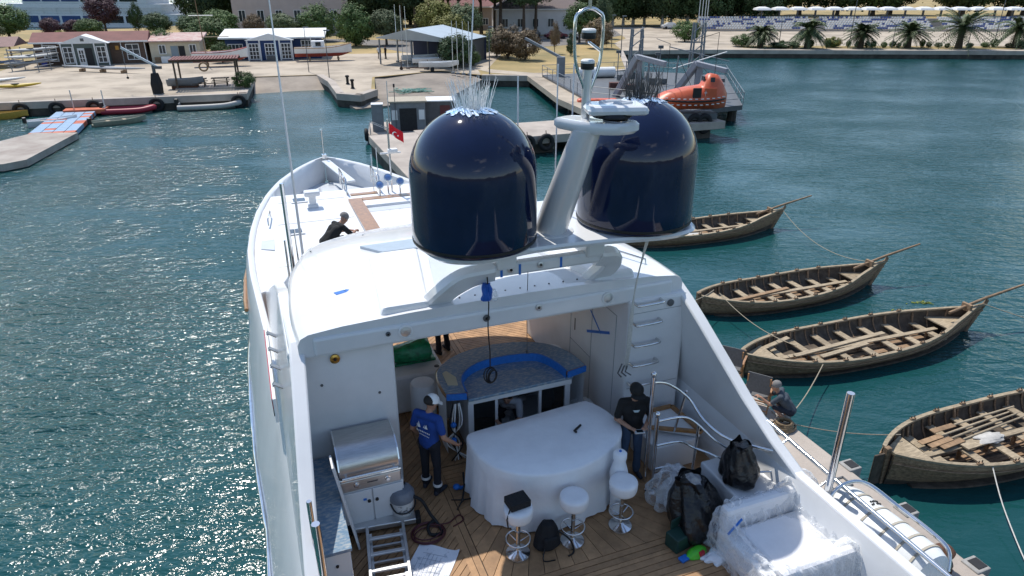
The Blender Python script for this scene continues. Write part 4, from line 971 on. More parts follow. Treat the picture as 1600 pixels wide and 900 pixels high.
    ey.obj('eyes', HAIRB, t); B().box(hd+f2*.083-up*.045, (.036, .012, .008), M=Matrix((rt, f2, up)).transposed()).obj('mouth', mat('lips', (.28, .10, .08), .5), t)
    t['_'] = 0; del t['_']
    return t, J, f2, rt, up
STAND = dict(pelvis=(0, 0, .95), chest=(0, .0, 1.28), neck=(0, .01, 1.47), head=(0, .03, 1.60), face=(0, 1, -.1), shl=(-.19, 0, 1.41), shr=(.19, 0, 1.41),
             ell=(-.27, -.03, 1.13), elr=(.27, -.03, 1.13), wrl=(-.27, .06, .90), wrr=(.28, .06, .90), hipl=(-.09, 0, .93), hipr=(.09, 0, .93),
             knl=(-.11, .02, .50), knr=(.11, .02, .50), anl=(-.13, -.02, .09), anr=(.13, -.02, .09), tol=(-.16, .15, .04), tor=(.16, .15, .04))
def pose(**k): d = dict(STAND); d.update(k); return d
blue = fabric('royal_blue_shirt', (.012, .055, .26)); dnavy = fabric('navy_trousers', (.012, .014, .022)); jean = fabric('blue_jeans', (.05, .085, .15))
blk = fabric('black_shirt', (.010, .010, .011)); grey = fabric('slate_shirt', (.055, .07, .09)); shoeb = mat('dark_shoe', (.02, .025, .04), .6); wcap = mat('white_cap', (.75, .75, .74), .8); bcap = mat('black_cap', (.01, .01, .01), .8)
# man in blue, back to us, looking down to the right
t, J, f2, rt, up = person('man in royal blue shirt and white cap seen from behind near the grill', Y(-1.17, 8.42, DK), HD-.85,
    pose(face=(.35, 1, -.5), head=(.03, .08, 1.58), neck=(.01, .03, 1.46), chest=(0, .02, 1.27), wrl=(-.30, .12, .92), elr=(.29, -.02, 1.12), wrr=(.36, .16, .93), anl=(-.14, .05, .09), tol=(-.17, .22, .04), curl=(0, 1, 0)),
    blue, dnavy, shoeb, HAIRB, wcap, sleeve=.42)
lg = B(); lg.prism([(-.012, 0), (.035, .005), (.0, .10)], 0, .003); lg.prism([(-.02, .0), (-.028, .04), (-.022, .07), (-.016, .04)], 0, .003); lg.prism([(.10, .0), (.16, .0), (.135, .07)], 0, .003); lg.prism([(.08, .01), (.10, .01), (.105, .06)], 0, .003)
lg.obj('sail_print', plain_white, t, loc=(-.08, -.128, 1.27), rot=(pi/2-.1, 0, 0))
lt = B()
for i in range(8): lt.box((-.105+.03*i, 0, .03-.004*i), (.016 if i % 3 else .022, .002, .022), 0); lt.box((-.06+.022*i, 0, -.03-.004*i), (.013, .002, .014 if i % 2 else .018), 0)
stuff(lt.obj('faint_lettering', plain_white, t, loc=(0, -.131, 1.19)))
for s in 'lr':
    a, k = J['an'+s], J['kn'+s]; p = a.lerp(k, .26)
    B().lathe([(.073, -.022), (.074, 0), (.072, .022)], 20).obj('reflective_band', plain_white, t, loc=p)
# man in black with a drone controller, facing us, looking down
t, J, f2, rt, up = person('man in black shirt, black cap and jeans holding a drone controller by the stair rail', Y(1.92, 7.66, DK), HD+pi-.25,
    pose(face=(0, 1, -.55), head=(0, .06, 1.59), neck=(0, .02, 1.46), ell=(-.27, .02, 1.12), elr=(.27, .02, 1.12), wrl=(-.12, .25, 1.10), wrr=(.12, .25, 1.10), handl=(.55, .8, .1), handr=(-.55, .8, .1), curl=(0, .3, -1)),
    blk, jean, shoeb, HAIRB, bcap, sleeve=.5)
B().prism([(-.055, .02), (.055, .02), (.03, -.02), (-.03, -.02)], 0, .003).obj('chest_emblem', mat('emblem_pale', (.45, .55, .58), .6), t, loc=(0, .131, 1.31), rot=(pi/2, 0, pi))
c = thing('drone_controller', 'small grey drone controller held in the hands of the black-shirted man', 'controller', tuple(t.matrix_basis @ Vector((0, .35, 1.09))), HD+pi-.25)
B().box((0, 0, 0), (.16, .09, .03)).obj('controller_body', mat('ctl_grey', (.4, .42, .44), .4), c, bevel=.01); B().box((0, .01, .018), (.1, .06, .005)).obj('screen', glassd, c)
# crouching man on the foredeck (back turned, bent towards the coaming)
CR = dict(pelvis=(0, -.08, .34), chest=(0, .20, .58), neck=(0, .36, .70), head=(0, .46, .76), face=(0, 1, -.5), shl=(-.19, .30, .66), shr=(.19, .30, .66), ell=(-.25, .46, .42), elr=(.24, .48, .44), wrl=(-.12, .66, .42), wrr=(.10, .68, .46),
          hipl=(-.10, -.07, .33), hipr=(.10, -.07, .33), knl=(-.17, .30, .42), knr=(.17, .28, .40), anl=(-.15, .0, .09), anr=(.15, .0, .09), tol=(-.17, .17, .04), tor=(.17, .17, .04), curl=(0, .3, -1))
person('grey-haired man in black shirt crouching on the foredeck beside the teak-capped coaming', Y(-1.52, 17.25, 4.33), HD-1.15, CR, blk, fabric('dark_shorts', (.015, .015, .018)), shoeb, HAIRG, None, sleeve=.5, shorts=True, scale=1.12)
# kneeling man inside the bar, standing man behind the lintel
person('dark-haired man in grey shirt crouching inside the bar cabinet behind the glass doors', Y(.62, 9.62, DK+.06), HD+2.6, dict(CR, head=(0, .34, .74), neck=(0, .3, .66), face=(.1, 1, -.5)), fabric('pale_grey_shirt', (.33, .34, .36)), dnavy, shoeb, HAIRB, None)
person('person in dark trousers standing beyond the green parasol, upper body hidden by the roof', Y(.2, 12.65, DK), HD+.5, pose(), blk, dnavy, bcap, HAIRB, None, voxel=.016, fingers=False)
# man crouching on the pier with a chair
WP = lambda x, y, z=1.3: (x, y, z)
person('grey-haired man in slate shirt and shorts crouching on the pier behind the chair', WP(6.50, 13.55), 1.15, dict(CR, face=(0, 1, -.1), head=(0, .34, .86), neck=(0, .28, .76), chest=(0, .12, .60), shl=(-.19, .2, .72), shr=(.19, .2, .72), wrl=(-.2, .62, .62), wrr=(.18, .62, .62), ell=(-.24, .40, .5), elr=(.24, .4, .5)),
       grey, fabric('navy_shorts', (.015, .02, .035)), mat('sneaker', (.35, .35, .36), .7), HAIRG, None, sleeve=.45, shorts=True)
for i, (x, y, c1, lab) in enumerate(((-18.6, 100.6, plain_white, 'distant person in white top on the apron by the open shed'), (-17.7, 100.6, blk, 'distant person in dark clothes on the apron by the open shed'))):
    person(lab, (x, y, 1.2), 1.2*i, STAND, c1, dnavy, shoeb, HAIRB, None, voxel=.03, fingers=False)
# ================================================================ PIER AND WOODEN BOATS
def pier():
    sl = lambda x0, x1, y0, y1: [Y(x0, y0)[:2], Y(x1, y0)[:2], Y(x1, y1)[:2], Y(x0, y1)[:2]]
    struct(B().prism(sl(4.62, 7.93, -6, 47.5), .75, 1.3).obj('pier', concrete, None, bevel=.04))
    struct(B().prism(sl(4.72, 7.83, -6, 47.3), -1.5, .748).obj('pier_foundation', wet))
    struct(B().prism(sl(7.95, 31, 43.3, 48.3), .70, 1.28).obj('cross_pier', concrete, None, bevel=.04))
    for i in range(7):
        struct(B().prism(sl(8.8+i*3.3, 10.2+i*3.3, 43.7, 47.8), -1.5, .70).obj('cross_pier_foundation', wet))
    # iron mooring brackets along the outer edge
    for i, (x, y) in enumerate(((8.03, 8.5), (8.0, 7.05), (7.97, 5.56), (8.0, 10.6))):
        t = thing('mooring_bracket', ['square iron mooring bracket on the pier edge nearest the chrome post', 'square iron mooring bracket at the middle of the near pier edge', 'square iron mooring bracket nearest the rusty bollard', 'square iron mooring bracket beside the rope coil on the pier'][i], 'bracket', Y(x, y, 1.18), HD, 'mooring brackets on the pier edge')
        B().box((0, 0, .02), (.34, .34, .26)).obj('bracket_frame', mat('bracket_grey', (.33, .32, .30), .8, var=.3), t, bevel=.02)
        B().box((.03, 0, .155), (.22, .22, .012)).obj('bracket_hole', darkin, t)
    o = B(); o.box((0, 0, .012), (.5, .04, .02)); o.box((0, .26, .012), (.5, .04, .02)); o.box((-.23, .13, .012), (.04, .26, .02)); o.box((.23, .13, .012), (.04, .26, .02)); o.box((0, .13, .012), (.04, .26, .02))
    tag(o.obj('iron_grating', greyd, None, loc=Y(7.35, 8.0, 1.3), rz=HD), 'dark iron frame lying flat on the pier concrete by the chrome post', 'iron frame')
    t = thing('bollard', 'rusty round-headed bollard on the pier beside the life raft', 'bollard', Y(7.30, 5.75, 1.3), HD)
    B().lathe([(.2, 0), (.2, .05), (.12, .08), (.11, .3), (.16, .36), (.17, .42), (.12, .48), (.02, .5)], 24).obj('bollard_head', rust, t, smooth=40); B().lathe([(.17, .12), (.19, .15), (.17, .2)], 24).obj('rope_turns', black, t)
    def chain(y0, y1, x, label, seed):
        rnd = random.Random(seed); t = thing('mooring_chain', label, 'chain', Y(0, 0, 1.3), HD); b = B(); n = int(abs(y1-y0)/.05)
        for k in range(n):
            y = y0+(y1-y0)*k/n; p = Vector((x+.06*sin(k*.3)+rnd.gauss(0, .07), y, .03+abs(rnd.gauss(0, .03)))); q = Matrix.Rotation(rnd.uniform(0, 3), 3, 'Z') @ Matrix.Rotation(rnd.uniform(0, 3), 3, 'X')
            b.tube([p+q @ Vector((.055*cos(a), .035*sin(a), 0)) for a in [2*pi*i/10 for i in range(10)]], .013, 5, closed=True)
        stuff(b.obj('chain_links', rust, t, smooth=60))
    chain(8.6, 5.6, 6.6, 'rusty heavy chain heaped along the pier beside the yacht stern', 1); chain(11.8, 9.0, 5.6, 'rusty chain lying along the pier under the yacht handrail', 2)
    k = thing('plastic_heap', 'crumpled clear plastic heaped on the pier between chain and chrome post', 'plastic sheeting', Y(5.9, 8.2, 1.3), HD)
    o = blob('sheet_heap', clear, k, (1.3, 1), .5, .55, 71, n=60, rows=24, top=.4, fold=.2); crumple(o, .2, .12)
    t = thing('rope_coil', 'heap of tan mooring rope coiled near the pier edge', 'rope', Y(7.6, 10.1, 1.3), HD)
    B().tube([((.3-.002*i)*cos(i*.45)+.05*sin(i*.13), (.22-.001*i)*sin(i*.45), .03+.0022*i) for i in range(80)], .03, 6).obj('coil', mat('tan_rope', (.24, .17, .10), .9, var=.4, vs=30), t, smooth=60)
    # folding chairs
    def chair(X, Yy, rz, label):
        t = thing('folding_chair', label, 'chair', (X, Yy, 1.3), rz, 'wooden director chairs on the pier')
        for s in (-1, 1):
            B().bar((s*.27, -.24, .0), (s*.27, .22, .60), .035, .045).obj('leg', teakcap, t, bevel=.005); B().bar((s*.27, .24, .0), (s*.27, -.2, .60), .035, .045).obj('leg', teakcap, t, bevel=.005)
            B().bar((s*.28, -.26, .63), (s*.28, .28, .63), .055, .03).obj('armrest', teakcap, t, bevel=.005); B().bar((s*.26, -.22, .42), (s*.26, -.30, 1.02), .03, .035).obj('back_post', teakcap, t)
        B().box((0, .0, .42), (.52, .46, .03)).obj('seat', mat('chair_canvas', (.13, .13, .13), .9, var=.2, vs=20), t, bevel=.006)
        B().box((0, -.275, .82), (.56, .03, .48), M=Matrix.Rotation(-.13, 3, 'X')).obj('backrest', MATS['chair_canvas'], t, bevel=.008)
        for y in (.22, -.22): B().bar((-.27, y*.9, .06), (.27, y*.9, .06), .03, .03).obj('stretcher', teakcap, t)
    chair(6.02, 14.15, -.55, 'wooden director chair with grey back beside the crouching man on the pier'); chair(5.75, 15.45, -.5, 'wooden director chair with grey back farther along the pier')
pier()

def rowing_boat(label, stern, bow, beam, variant, zoff=0, spar=1.6):
    """double-ended clinker boat, local x runs stern to bow"""
    s_ = Vector(stern); b_ = Vector(bow); L = (b_-s_).length; ang = math.atan2(b_.y-s_.y, b_.x-s_.x)
    t = thing('wooden_boat', label, 'rowing boat', (s_.x, s_.y, zoff), ang, 'old wooden pulling boats moored off the pier')
    rnd = random.Random(variant)
    def half(u):  return beam/2*max(.015, (1-abs(2*u-.94)**2.5 if u > .47 else 1-abs((.47-u)/.47)**2.9*.86))
    fb = .66 if variant == 4 else .50
    def sheer(u): return fb+.42*max(0, (u-.4)/.6)**2.0+.24*max(0, (.4-u)/.4)**1.8
    NS = 34; US = [i/NS for i in range(NS+1)]
    rake = lambda u, v: (u*L+(.55*(v)*max(0, (u-.86)/.14)))
    def pt(u, v, s, off=0.):              # v 0 keel .. 1 gunwale
        h = half(u); x = rake(u, v); z0 = -.25+.12*max(0, (u-.8)/.2)
        y = (h-off)*(math.sin(min(1, v*1.04)*pi/2)**.62) if v > 0 else 0
        return (x, s*max(0, y), z0+(sheer(u)-z0)*v)
    NV = 8
    for s in (-1, 1):
        for k in range(3, NV):            # visible strakes, each lapping the one below
            v0, v1 = k/NV, (k+1)/NV+.012
            A = [pt(u, v0, s, -.022) for u in US]; Bq = [pt(u, min(1, v1), s, -.004) for u in US]
            A2 = [pt(u, v0, s, .016) for u in US]; B2 = [pt(u, min(1, v1), s, .022) for u in US]
            B().loft([A, Bq, B2, A2, A], closed=False, cap0=False, cap1=False).obj('strake', wood_old, t, smooth=35)
    sh = B()
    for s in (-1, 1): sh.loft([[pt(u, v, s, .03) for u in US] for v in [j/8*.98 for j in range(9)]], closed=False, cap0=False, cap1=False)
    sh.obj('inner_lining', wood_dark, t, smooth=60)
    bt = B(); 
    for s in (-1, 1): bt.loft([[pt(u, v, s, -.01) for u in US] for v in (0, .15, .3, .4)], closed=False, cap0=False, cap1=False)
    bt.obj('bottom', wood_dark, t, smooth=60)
    for s in (-1, 1):
        g = [Vector(pt(u, 1, s, .0))+Vector((0, 0, .015)) for u in US]
        R = [[tuple(p+Vector((0, s*a, b))) for a, b in ((.03, -.03), (.03, .025), (-.075, .025), (-.075, -.03))] for p in g]
        B().loft(R).obj('gunwale', wood_pale, t, smooth=30)
        w_ = [Vector(pt(u, .80, s, -.035)) for u in US]; B().tube(w_, .022, 5).obj('rubbing_strake', wood_old, t)
        for i in range(1, 18):            # frames
            u = .05+i*.05
            P = [pt(u, v, s, .055) for v in (.25, .42, .6, .8, 1.0)]
            B().tube(P, .028, 4).obj('frame', wood_old, t)
        for i in range(6):                # thole pins / rowlock chocks
            u = .2+.11*i; p = Vector(pt(u, 1, s, .02)); B().box(p+Vector((0, 0, .06)), (.16, .06, .05)).obj('rowlock_chock', wood_old, t)
            for d in (-.05, .05): B().tube([p+Vector((d, 0, .06)), p+Vector((d, 0, .15))], .013, 5).obj('thole_pin', wood_dark, t)
    nt_ = 7
    for i in range(nt_):
        u = .17+.105*i; h = half(u)-.05; z = fb-.25+.2*max(0, u-.7); x = rake(u, .6)
        B().box((x, 0, z), (.24, 2*h*.93, .045), rnd.gauss(0, .012)).obj('thwart', wood_pale, t, bevel=.006)
        for s in (-1, 1): B().bar((x, s*h*.90, z), (x, s*(h*.98), z+.30), .05, .05).obj('knee', wood_old, t)
        B().box((x, 0, z/2-.08), (.07, .07, z+.10)).obj('thwart_post', wood_old, t)
    fu = [.06+.88*i/16 for i in range(17)]; B().prism([(rake(u, .3), -half(u)*.86) for u in fu]+[(rake(u, .3), half(u)*.86) for u in reversed(fu)], .0, .05).obj('bilge_boards', wood_dark, t)
    for k in (-1, 0, 1): B().box((L*.48, k*.3, .065), (L*.62, .2, .025)).obj('floorboard', wood_old, t)
    B().bar((L*.14, .0, fb-.2), (L*.84, .0, fb-.18), .16, .04).obj('centre_plank', wood_pale, t, bevel=.006)
    for u0, u1, nm in ((.84, .95, 'bow_sheets'), (.035, .12, 'stern_sheets')):
        hh = [half(u0)*.86, half(u1)*.86]; z = sheer(u0)-.22
        B().prism([(rake(u0, .8), -hh[0]), (rake(u1, .8), -hh[1]), (rake(u1, .8), hh[1]), (rake(u0, .8), hh[0])], z-.04, z).obj(nm, wood_pale, t)
    # stem, stern post, bitts and bowsprit
    e = pt(1, 1, 1); B().tube([(L-.12, 0, -.2), (L+.1, 0, .4), (e[0]-.02, 0, sheer(1)+.06), (e[0]+.03, 0, sheer(1)+.16)], [.07, .07, .065, .05], 6).obj('stem_post', wood_old, t)
    B().bar((.0, 0, -.3), (-.04, 0, sheer(0)+.10), .12, .14).obj('stern_post', wood_old, t, bevel=.01)
    B().box((L-.30, 0, sheer(.97)+.05), (.10, .34, .26)).obj('bitt', wood_old, t, bevel=.01)
    if spar:
        B().tube([(L-1.0, .03, sheer(.95)-.05), (L+.5, .02, sheer(1)+.22), (L+.5+spar, .0, sheer(1)+.52)], [.05, .05, .035], 8).obj('bowsprit', wood_old, t, smooth=60)
    if variant == 4:
        B().box((-.22, 0, .28), (.34, .05, 1.15)).obj('rudder', wood_dark, t, bevel=.02)
    def bl(x, y, z): return tuple(Matrix.Translation((s_.x, s_.y, zoff)) @ Matrix.Rotation(ang, 4, 'Z') @ Vector((x, y, z)))
    return t, L, ang, bl
def oar(label, p, q, m=None, blade=.75):
    p = Vector(p); q = Vector(q); t = thing('oar', label, 'oar', p, 0, 'oars lying in the wooden boats'); d = q-p; n = d.normalized()
    B().tube([(0, 0, 0), d*.5, d-n*blade], [.022, .032, .026], 7).obj('loom', m or wood_pale, t, smooth=60)
    B().bar(d-n*blade, d, .15, .022).obj('blade', wood_red, t, bevel=.006)
bt1 = rowing_boat('old wooden rowing boat farthest off, its near end hidden by the navy radome', (4.9, 28.9), (12.6, 31.4), 2.1, 1, spar=1.5)
bt2 = rowing_boat('old wooden rowing boat second from the far end, lying beside the floating weed', (6.65, 22.0), (14.1, 24.6), 2.15, 2, spar=1.6)
bt3 = rowing_boat('old wooden rowing boat with loose planks, third from the far end', (6.95, 17.85), (15.5, 20.7), 2.3, 3, spar=1.8)
bt4 = rowing_boat('nearest old wooden rowing boat with oars and a white cloth, cut by the right edge', (8.75, 12.95), (17.0, 15.7), 2.3, 4, spar=0)
def loose():
    L = bt4[3]
    for i, (a, b) in enumerate((((4.6, .55, .62), (1.35, .30, .58)), ((4.7, .42, .64), (1.5, .14, .56)), ((4.9, .30, .62), (1.75, .02, .55)), ((4.9, .66, .66), (2.0, .55, .60)))):
        oar(['weathered oar lying first in the pile in the closest boat', 'weathered oar second in the pile in the closest boat', 'weathered oar third in the pile in the closest boat', 'weathered oar lying outermost in the pile in the closest boat'][i], L(*a), L(*b))
    for i in range(3): oar(['reddish oar lying across the right-hand thwarts of the closest boat', 'reddish middle oar on the right-hand thwarts of the closest boat', 'reddish inner oar on the right-hand thwarts of the closest boat'][i], L(6.6, -.10-.14*i, .56), L(3.9, -.42-.17*i, .54), wood_red)
    t = thing('white_sack', 'white cloth bundle lying on a grey board in the closest boat', 'cloth bundle', L(3.2, -.02, .50), bt4[2])
    o = blob('sack', mat('dull_cloth', (.50, .48, .44), .9, var=.25), t, (1.7, .8), .08, .27, 83, top=.75, fold=.25); B().box((-.45, -.02, .03), (.9, .34, .04), .05).obj('grey_board', wood_pale, t)
    L = bt3[3]
    for i, (a, b, lab) in enumerate((((.9, .45, .42), (2.1, .62, .58), 'pale plank leaning at the stern end of the third boat'), ((1.8, -.1, .36), (5.6, .25, .36), 'long plank lying lengthwise on the thwarts of the third boat'), ((2.6, -.35, .32), (4.6, -.1, .32), 'short wide plank lying on the thwarts of the third boat'))):
        p = Vector(L(*a)); q = Vector(L(*b)); tag(B().bar((0, 0, 0), q-p, .16, .04).obj('loose_plank', wood_pale, None, loc=p, bevel=.006), lab, 'plank')
    L = bt2[3]; p = Vector(L(1.4, -.15, .36)); q = Vector(L(4.0, .15, .36)); tag(B().bar((0, 0, 0), q-p, .15, .04).obj('loose_plank', wood_red, None, loc=p), 'brown plank lying on the thwarts of the second boat from the far end', 'plank')
    L = bt1[3]; t = thing('white_sack', 'pale cloth bundle lying in the farthest rowing boat', 'cloth bundle', L(3.4, -.5, .28), bt1[2]); blob('sack', MATS['dull_cloth'], t, (1.9, .8), .10, .3, 87, top=.6, fold=.1)
    # mooring lines
    def line(label, P, r=.014, m=rope): tag(B().tube(P, r, 5).obj('mooring_line', m, None, smooth=60), label, 'mooring line')
    b1, b2, b3, b4 = (x[3] for x in (bt1, bt2, bt3, bt4))
    line('mooring line from the farthest boat bow down towards the second boat', sag(b1(bt1[1]+.4, 0, .92), b2(bt2[1]-.2, .2, .92), .55))
    line('mooring line from the third boat bow running off to the right', sag(b3(bt3[1]+.3, -.1, 1.0), (22, 17.5, .4), .25))
    line('mooring line from the pier to the stern of the second boat', sag((5.4, 19.9, 1.4), b2(.5, -.1, .9), .12))
    line('mooring line from the second boat stern across to the third boat', sag(b2(.6, -.3, .85), b3(1.6, -.3, .85), .25))
    line('mooring line from the rope coil on the pier to the closest boat stern', sag(Y(7.6, 10.1, 1.5), b4(.9, .5, .8), .12))
    line('mooring line from the third boat down to the rope coil on the pier', sag(b3(2.0, -1.05, .55), Y(7.6, 10.2, 1.42), .35))
    line('pale mooring line hanging from the closest boat towards the lower right', spline([b4(2.05, -1.0, .72), (10.7, 11.5, .3), (10.2, 9.6, .1), (9.9, 8.0, .6), (9.6, 6.6, 1.2)], 6), m=ropew)
    wd = B(); rnd = random.Random(4)
    for i in range(60):
        g = rnd.choice(((14.2, 22.2), (15.2, 22.9), (14.6, 21.9))); wd.box((g[0]+rnd.gauss(0, .22), g[1]+rnd.gauss(0, .07), .012), (rnd.uniform(.05, .2), .03, .01), rnd.uniform(-.5, .9))
    stuff(tag(wd.obj('floating_weed', mat('weed', (.22, .26, .03), .7, var=.4)), 'yellow green weed floating on the water off the second boat', 'weed'))
loose()
# ================================================================ FAR SHORE
G = 1.2
def sheet(name, poly, z, m, base=None):
    return struct(B().prism(poly, base if base is not None else z-.05, z).obj(name, m))
coast = [(-140, 36), (-80, 51.5), (-46, 61.6), (-35.5, 64.6), (-25.6, 67.6), (-27.5, 74), (-29.3, 80.3), (-22.4, 82.1), (-19.6, 76), (-16.6, 67.5), (-14.4, 66.4), (-13.6, 70), (-15.5, 80), (-9, 86), (-3.5, 82), (2.0, 81.5), (8, 83), (14.5, 88), (17.2, 113.5), (30, 115.3), (80, 113), (160, 108),
         (420, 110), (420, 520), (-60, 520), (-70, 215), (-90, 172), (-170, 150), (-220, 60)]
gb = B().prism(coast, -.9, G); gb.m = [0, 0]+[1]*(len(gb.f)-2); struct(gb.obj('ground', [drygrass, wet]))
# concrete aprons, paths and roads lie just above the earth
sheet('boat_apron', [(-140, 37), (-80, 52), (-46, 62), (-35.5, 65), (-26.0, 68), (-27.9, 74), (-29.6, 80.6), (-22.4, 82.6), (-19.4, 76), (-16.5, 68), (-14.7, 66.8), (-14, 70), (-15.8, 80.2), (-9, 86.4), (-3.6, 82.4), (-4.5, 90), (-7, 104), (-16, 110), (-28, 107), (-40, 103.5), (-64, 97), (-63, 90), (-60, 80), (-70, 62)], G+.01, apronm)
sheet('yard_road', [(-16, 110), (-7, 104), (-5, 116), (-7, 126), (-14, 133), (-40, 140), (-60, 138), (-60, 133), (-30, 131)], G+.014, asphalt)
sheet('footpath', [(-5.0, 89), (-2.4, 84), (1.6, 81.8), (4.6, 82.4), (1.2, 96), (-2.5, 110), (-6.6, 125), (-9.5, 123), (-6.8, 106)], G+.022, apronm)
sheet('car_park', [(-6.6, 125.5), (-1.5, 118), (5, 121), (12, 126), (14.5, 132), (22, 148), (36, 178), (30, 182), (17, 158), (12, 149), (-3, 146), (-14, 140)], G+.018, asphalt)
sheet('promenade', [(17.4, 114), (30, 115.8), (80, 113.6), (160, 109), (160, 175), (24, 178), (22, 140), (18, 128)], G+.02, apronm)
sheet('flower_bed', [(38, 118.0), (80, 116.0), (160, 112), (160, 117), (80, 121.5), (38, 123)], G+.04, drygrass)
sheet('lawn', [(-3, 88), (2.5, 84), (8, 84.5), (13.5, 90), (16, 112), (17, 126), (12, 124.5), (4, 119), (-1.0, 115)], G+.028, drygrass)
wl = B()
def quaywall(a, b, w=.7):
    d = (Vector(b)-Vector(a)).normalized(); n = Vector((-d.y, d.x))*w
    p = [a, b, tuple(Vector(b)+n), tuple(Vector(a)+n)]
    struct(B().prism(p, -.9, .62).obj('quay_wall', wet)); struct(B().prism([tuple(Vector(q)-n*.12) if i < 2 else q for i, q in enumerate(p)], .62, G+.05).obj('quay_coping', concrete, bevel=.03))
for a, b in (((-80, 51.2), (-46, 61.3)), ((-46, 61.3), (-35.5, 64.3)), ((-35.5, 64.3), (-25.4, 67.3)), ((-3.5, 81.7), (2, 81.2)), ((-25.5, 67.4), (-27.4, 74)), ((-27.4, 74), (-29.2, 80.3)), ((-22.5, 82.1), (-19.7, 76)), ((-19.7, 76), (-16.8, 67.5)), ((-16.8, 67.3), (-14.3, 66.2)), ((-14.3, 66.4), (-13.4, 70)), ((8, 82.7), (14.7, 87.7)), ((14.7, 87.9), (17.4, 113.3)), ((17.2, 113.2), (30, 115.0)), ((30, 115.0), (80, 112.7)), ((80, 112.7), (160, 107.7))): quaywall(a, b)
# slipways
struct(B().add([(-29.3, 80.6, G+.02), (-22.4, 82.4, G+.02), (-19.8, 76.5, -.75), (-26.8, 72.5, -.75)], [(0, 1, 2, 3)]).obj('slipway', mat('slip_concrete', (.37, .31, .25), .92, col2=(.25, .21, .17), vs=.4, detail=12)))
struct(B().prism([(-17.5, 70.0), (-14.6, 65.2), (-6.6, 70.6), (-3.4, 80.5), (-8.2, 91), (-14.5, 86), (-16.4, 78)], -.9, [.36, .12, .22, .9, 1.23, 1.23, 1.1]).obj('slipway', mat('worn_slip', (.29, .245, .20), .92, col2=(.17, .145, .12), vs=.35, detail=12, bump=.5, bs=4)))
# walkway out to the pontoon
struct(B().prism([(1.6, 82), (5.0, 82.6), (6.9, 66), (10.3, 52), (8.0, 51), (4.2, 64)], .72, 1.24).obj('path_pier', apronm))
for i in range(11):
    k = i/10; x = 2.6+(4.9-2.6)*k if k < .5 else 3.6+(8.6-3.6)*(k-.5)/.5; y = 80-27*k
    struct(B().box((x+1.2, y, 0), (1.3, .7, 1.5)).obj('path_pier_pile', wet))

# ---------------------------------------------------------------- foliage
def leafmat(name, c, c2):
    m = mat(name, c, .75, col2=c2, vs=.55, detail=6, rnd=.22); return m
LM = dict(green=leafmat('leaf_green', (.10, .165, .042), (.04, .078, .02)), dark=leafmat('leaf_dark', (.052, .095, .030), (.022, .045, .016)), olive=leafmat('leaf_olive', (.13, .165, .075), (.055, .08, .035)),
          plum=leafmat('leaf_plum', (.11, .05, .062), (.045, .022, .03)), yellow=leafmat('leaf_yellow', (.24, .22, .045), (.10, .12, .025)), dry=leafmat('leaf_dry', (.24, .165, .09), (.11, .08, .045)), pine=leafmat('leaf_pine', (.06, .10, .036), (.024, .048, .02)))
bark = mat('bark', (.13, .095, .07), .95, var=.5, vs=5, bump=.8, bs=12); limewash = mat('limewashed_bark', (.6, .58, .54), .9, var=.2)
CROWN = {}
def crown_mesh(kind, shape, seed):
    key = (kind, shape, seed)
    if key in CROWN: return CROWN[key]
    rnd = random.Random(seed*7+len(shape)); b = B()
    nclump, nleaf, ls = dict(round=(170, 60, .052), tall=(110, 55, .05), pine=(95, 80, .055), bush=(110, 55, .06))[shape]
    for i in range(nclump):
        while True:
            p = Vector((rnd.uniform(-1, 1), rnd.uniform(-1, 1), rnd.uniform(-1, 1)))
            if .25 < p.length < 1: break
        if rnd.random() < .65: p = p.normalized()*rnd.uniform(.72, .98)
        if shape == 'tall': p.x *= 1-.55*max(0, p.z); p.y *= 1-.55*max(0, p.z)
        if shape == 'pine': p.z *= .75; p = p*(1 if rnd.random() < .8 else 1.15)
        c = Vector((p.x*.5, p.y*.5, .5+p.z*.5)); cr = rnd.uniform(.09, .17)
        for j in range(nleaf):
            d = Vector((rnd.gauss(0, 1), rnd.gauss(0, 1), rnd.gauss(0, .8))).normalized()*cr*rnd.uniform(.35, 1.05)
            q = c+d; nn_ = (d.normalized()*.8+p*.6+Vector((rnd.gauss(0, .35), rnd.gauss(0, .35), .25+rnd.gauss(0, .3)))).normalized(); u = nn_.cross(Vector((rnd.gauss(0, 1), rnd.gauss(0, 1), rnd.gauss(0, 1)))).normalized(); v = nn_.cross(u); s = ls*rnd.uniform(.6, 1.2)
            b.add([q-u*s*.5, q+v*s*.34, q+u*s*.5, q-v*s*.34], [(0, 1, 2, 3)])
    me = bpy.data.meshes.new('crown'); me.from_pydata(b.v, [], b.f); me.materials.append(LM[kind]); me.update()
    CROWN[key] = me; return me
def tree(name, label, x, y, h, w, kind, shape='round', trunk=.25, group=None, cat='tree', z=G, tm=None, lean=0):
    t = thing(name, label, cat, (x, y, z), random.uniform(0, 6.28), group)
    hz = h*trunk; me = crown_mesh(kind, shape, random.randint(0, 2))
    o = link('crown', me, t, (0, 0, hz)); o.scale = (w, w, h-hz)
    b = B(); r = max(.05, w*.035)
    b.tube([(0, 0, -.2), (.1*r, 0, hz*.6), (.15, .1, hz+(h-hz)*.4), (.1, .15, hz+(h-hz)*.7)], [r*1.3, r, r*.6, r*.25], 7)
    for k in range(5):
        a = k*1.3; b.tube([(0, 0, hz+(h-hz)*.08*k), (.2*w*cos(a), .2*w*sin(a), hz+(h-hz)*(.25+.08*k)), (.36*w*cos(a), .36*w*sin(a), hz+(h-hz)*(.35+.09*k))], [r*.5, r*.3, r*.12], 5)
    b.obj('trunk', tm or bark, t); return t
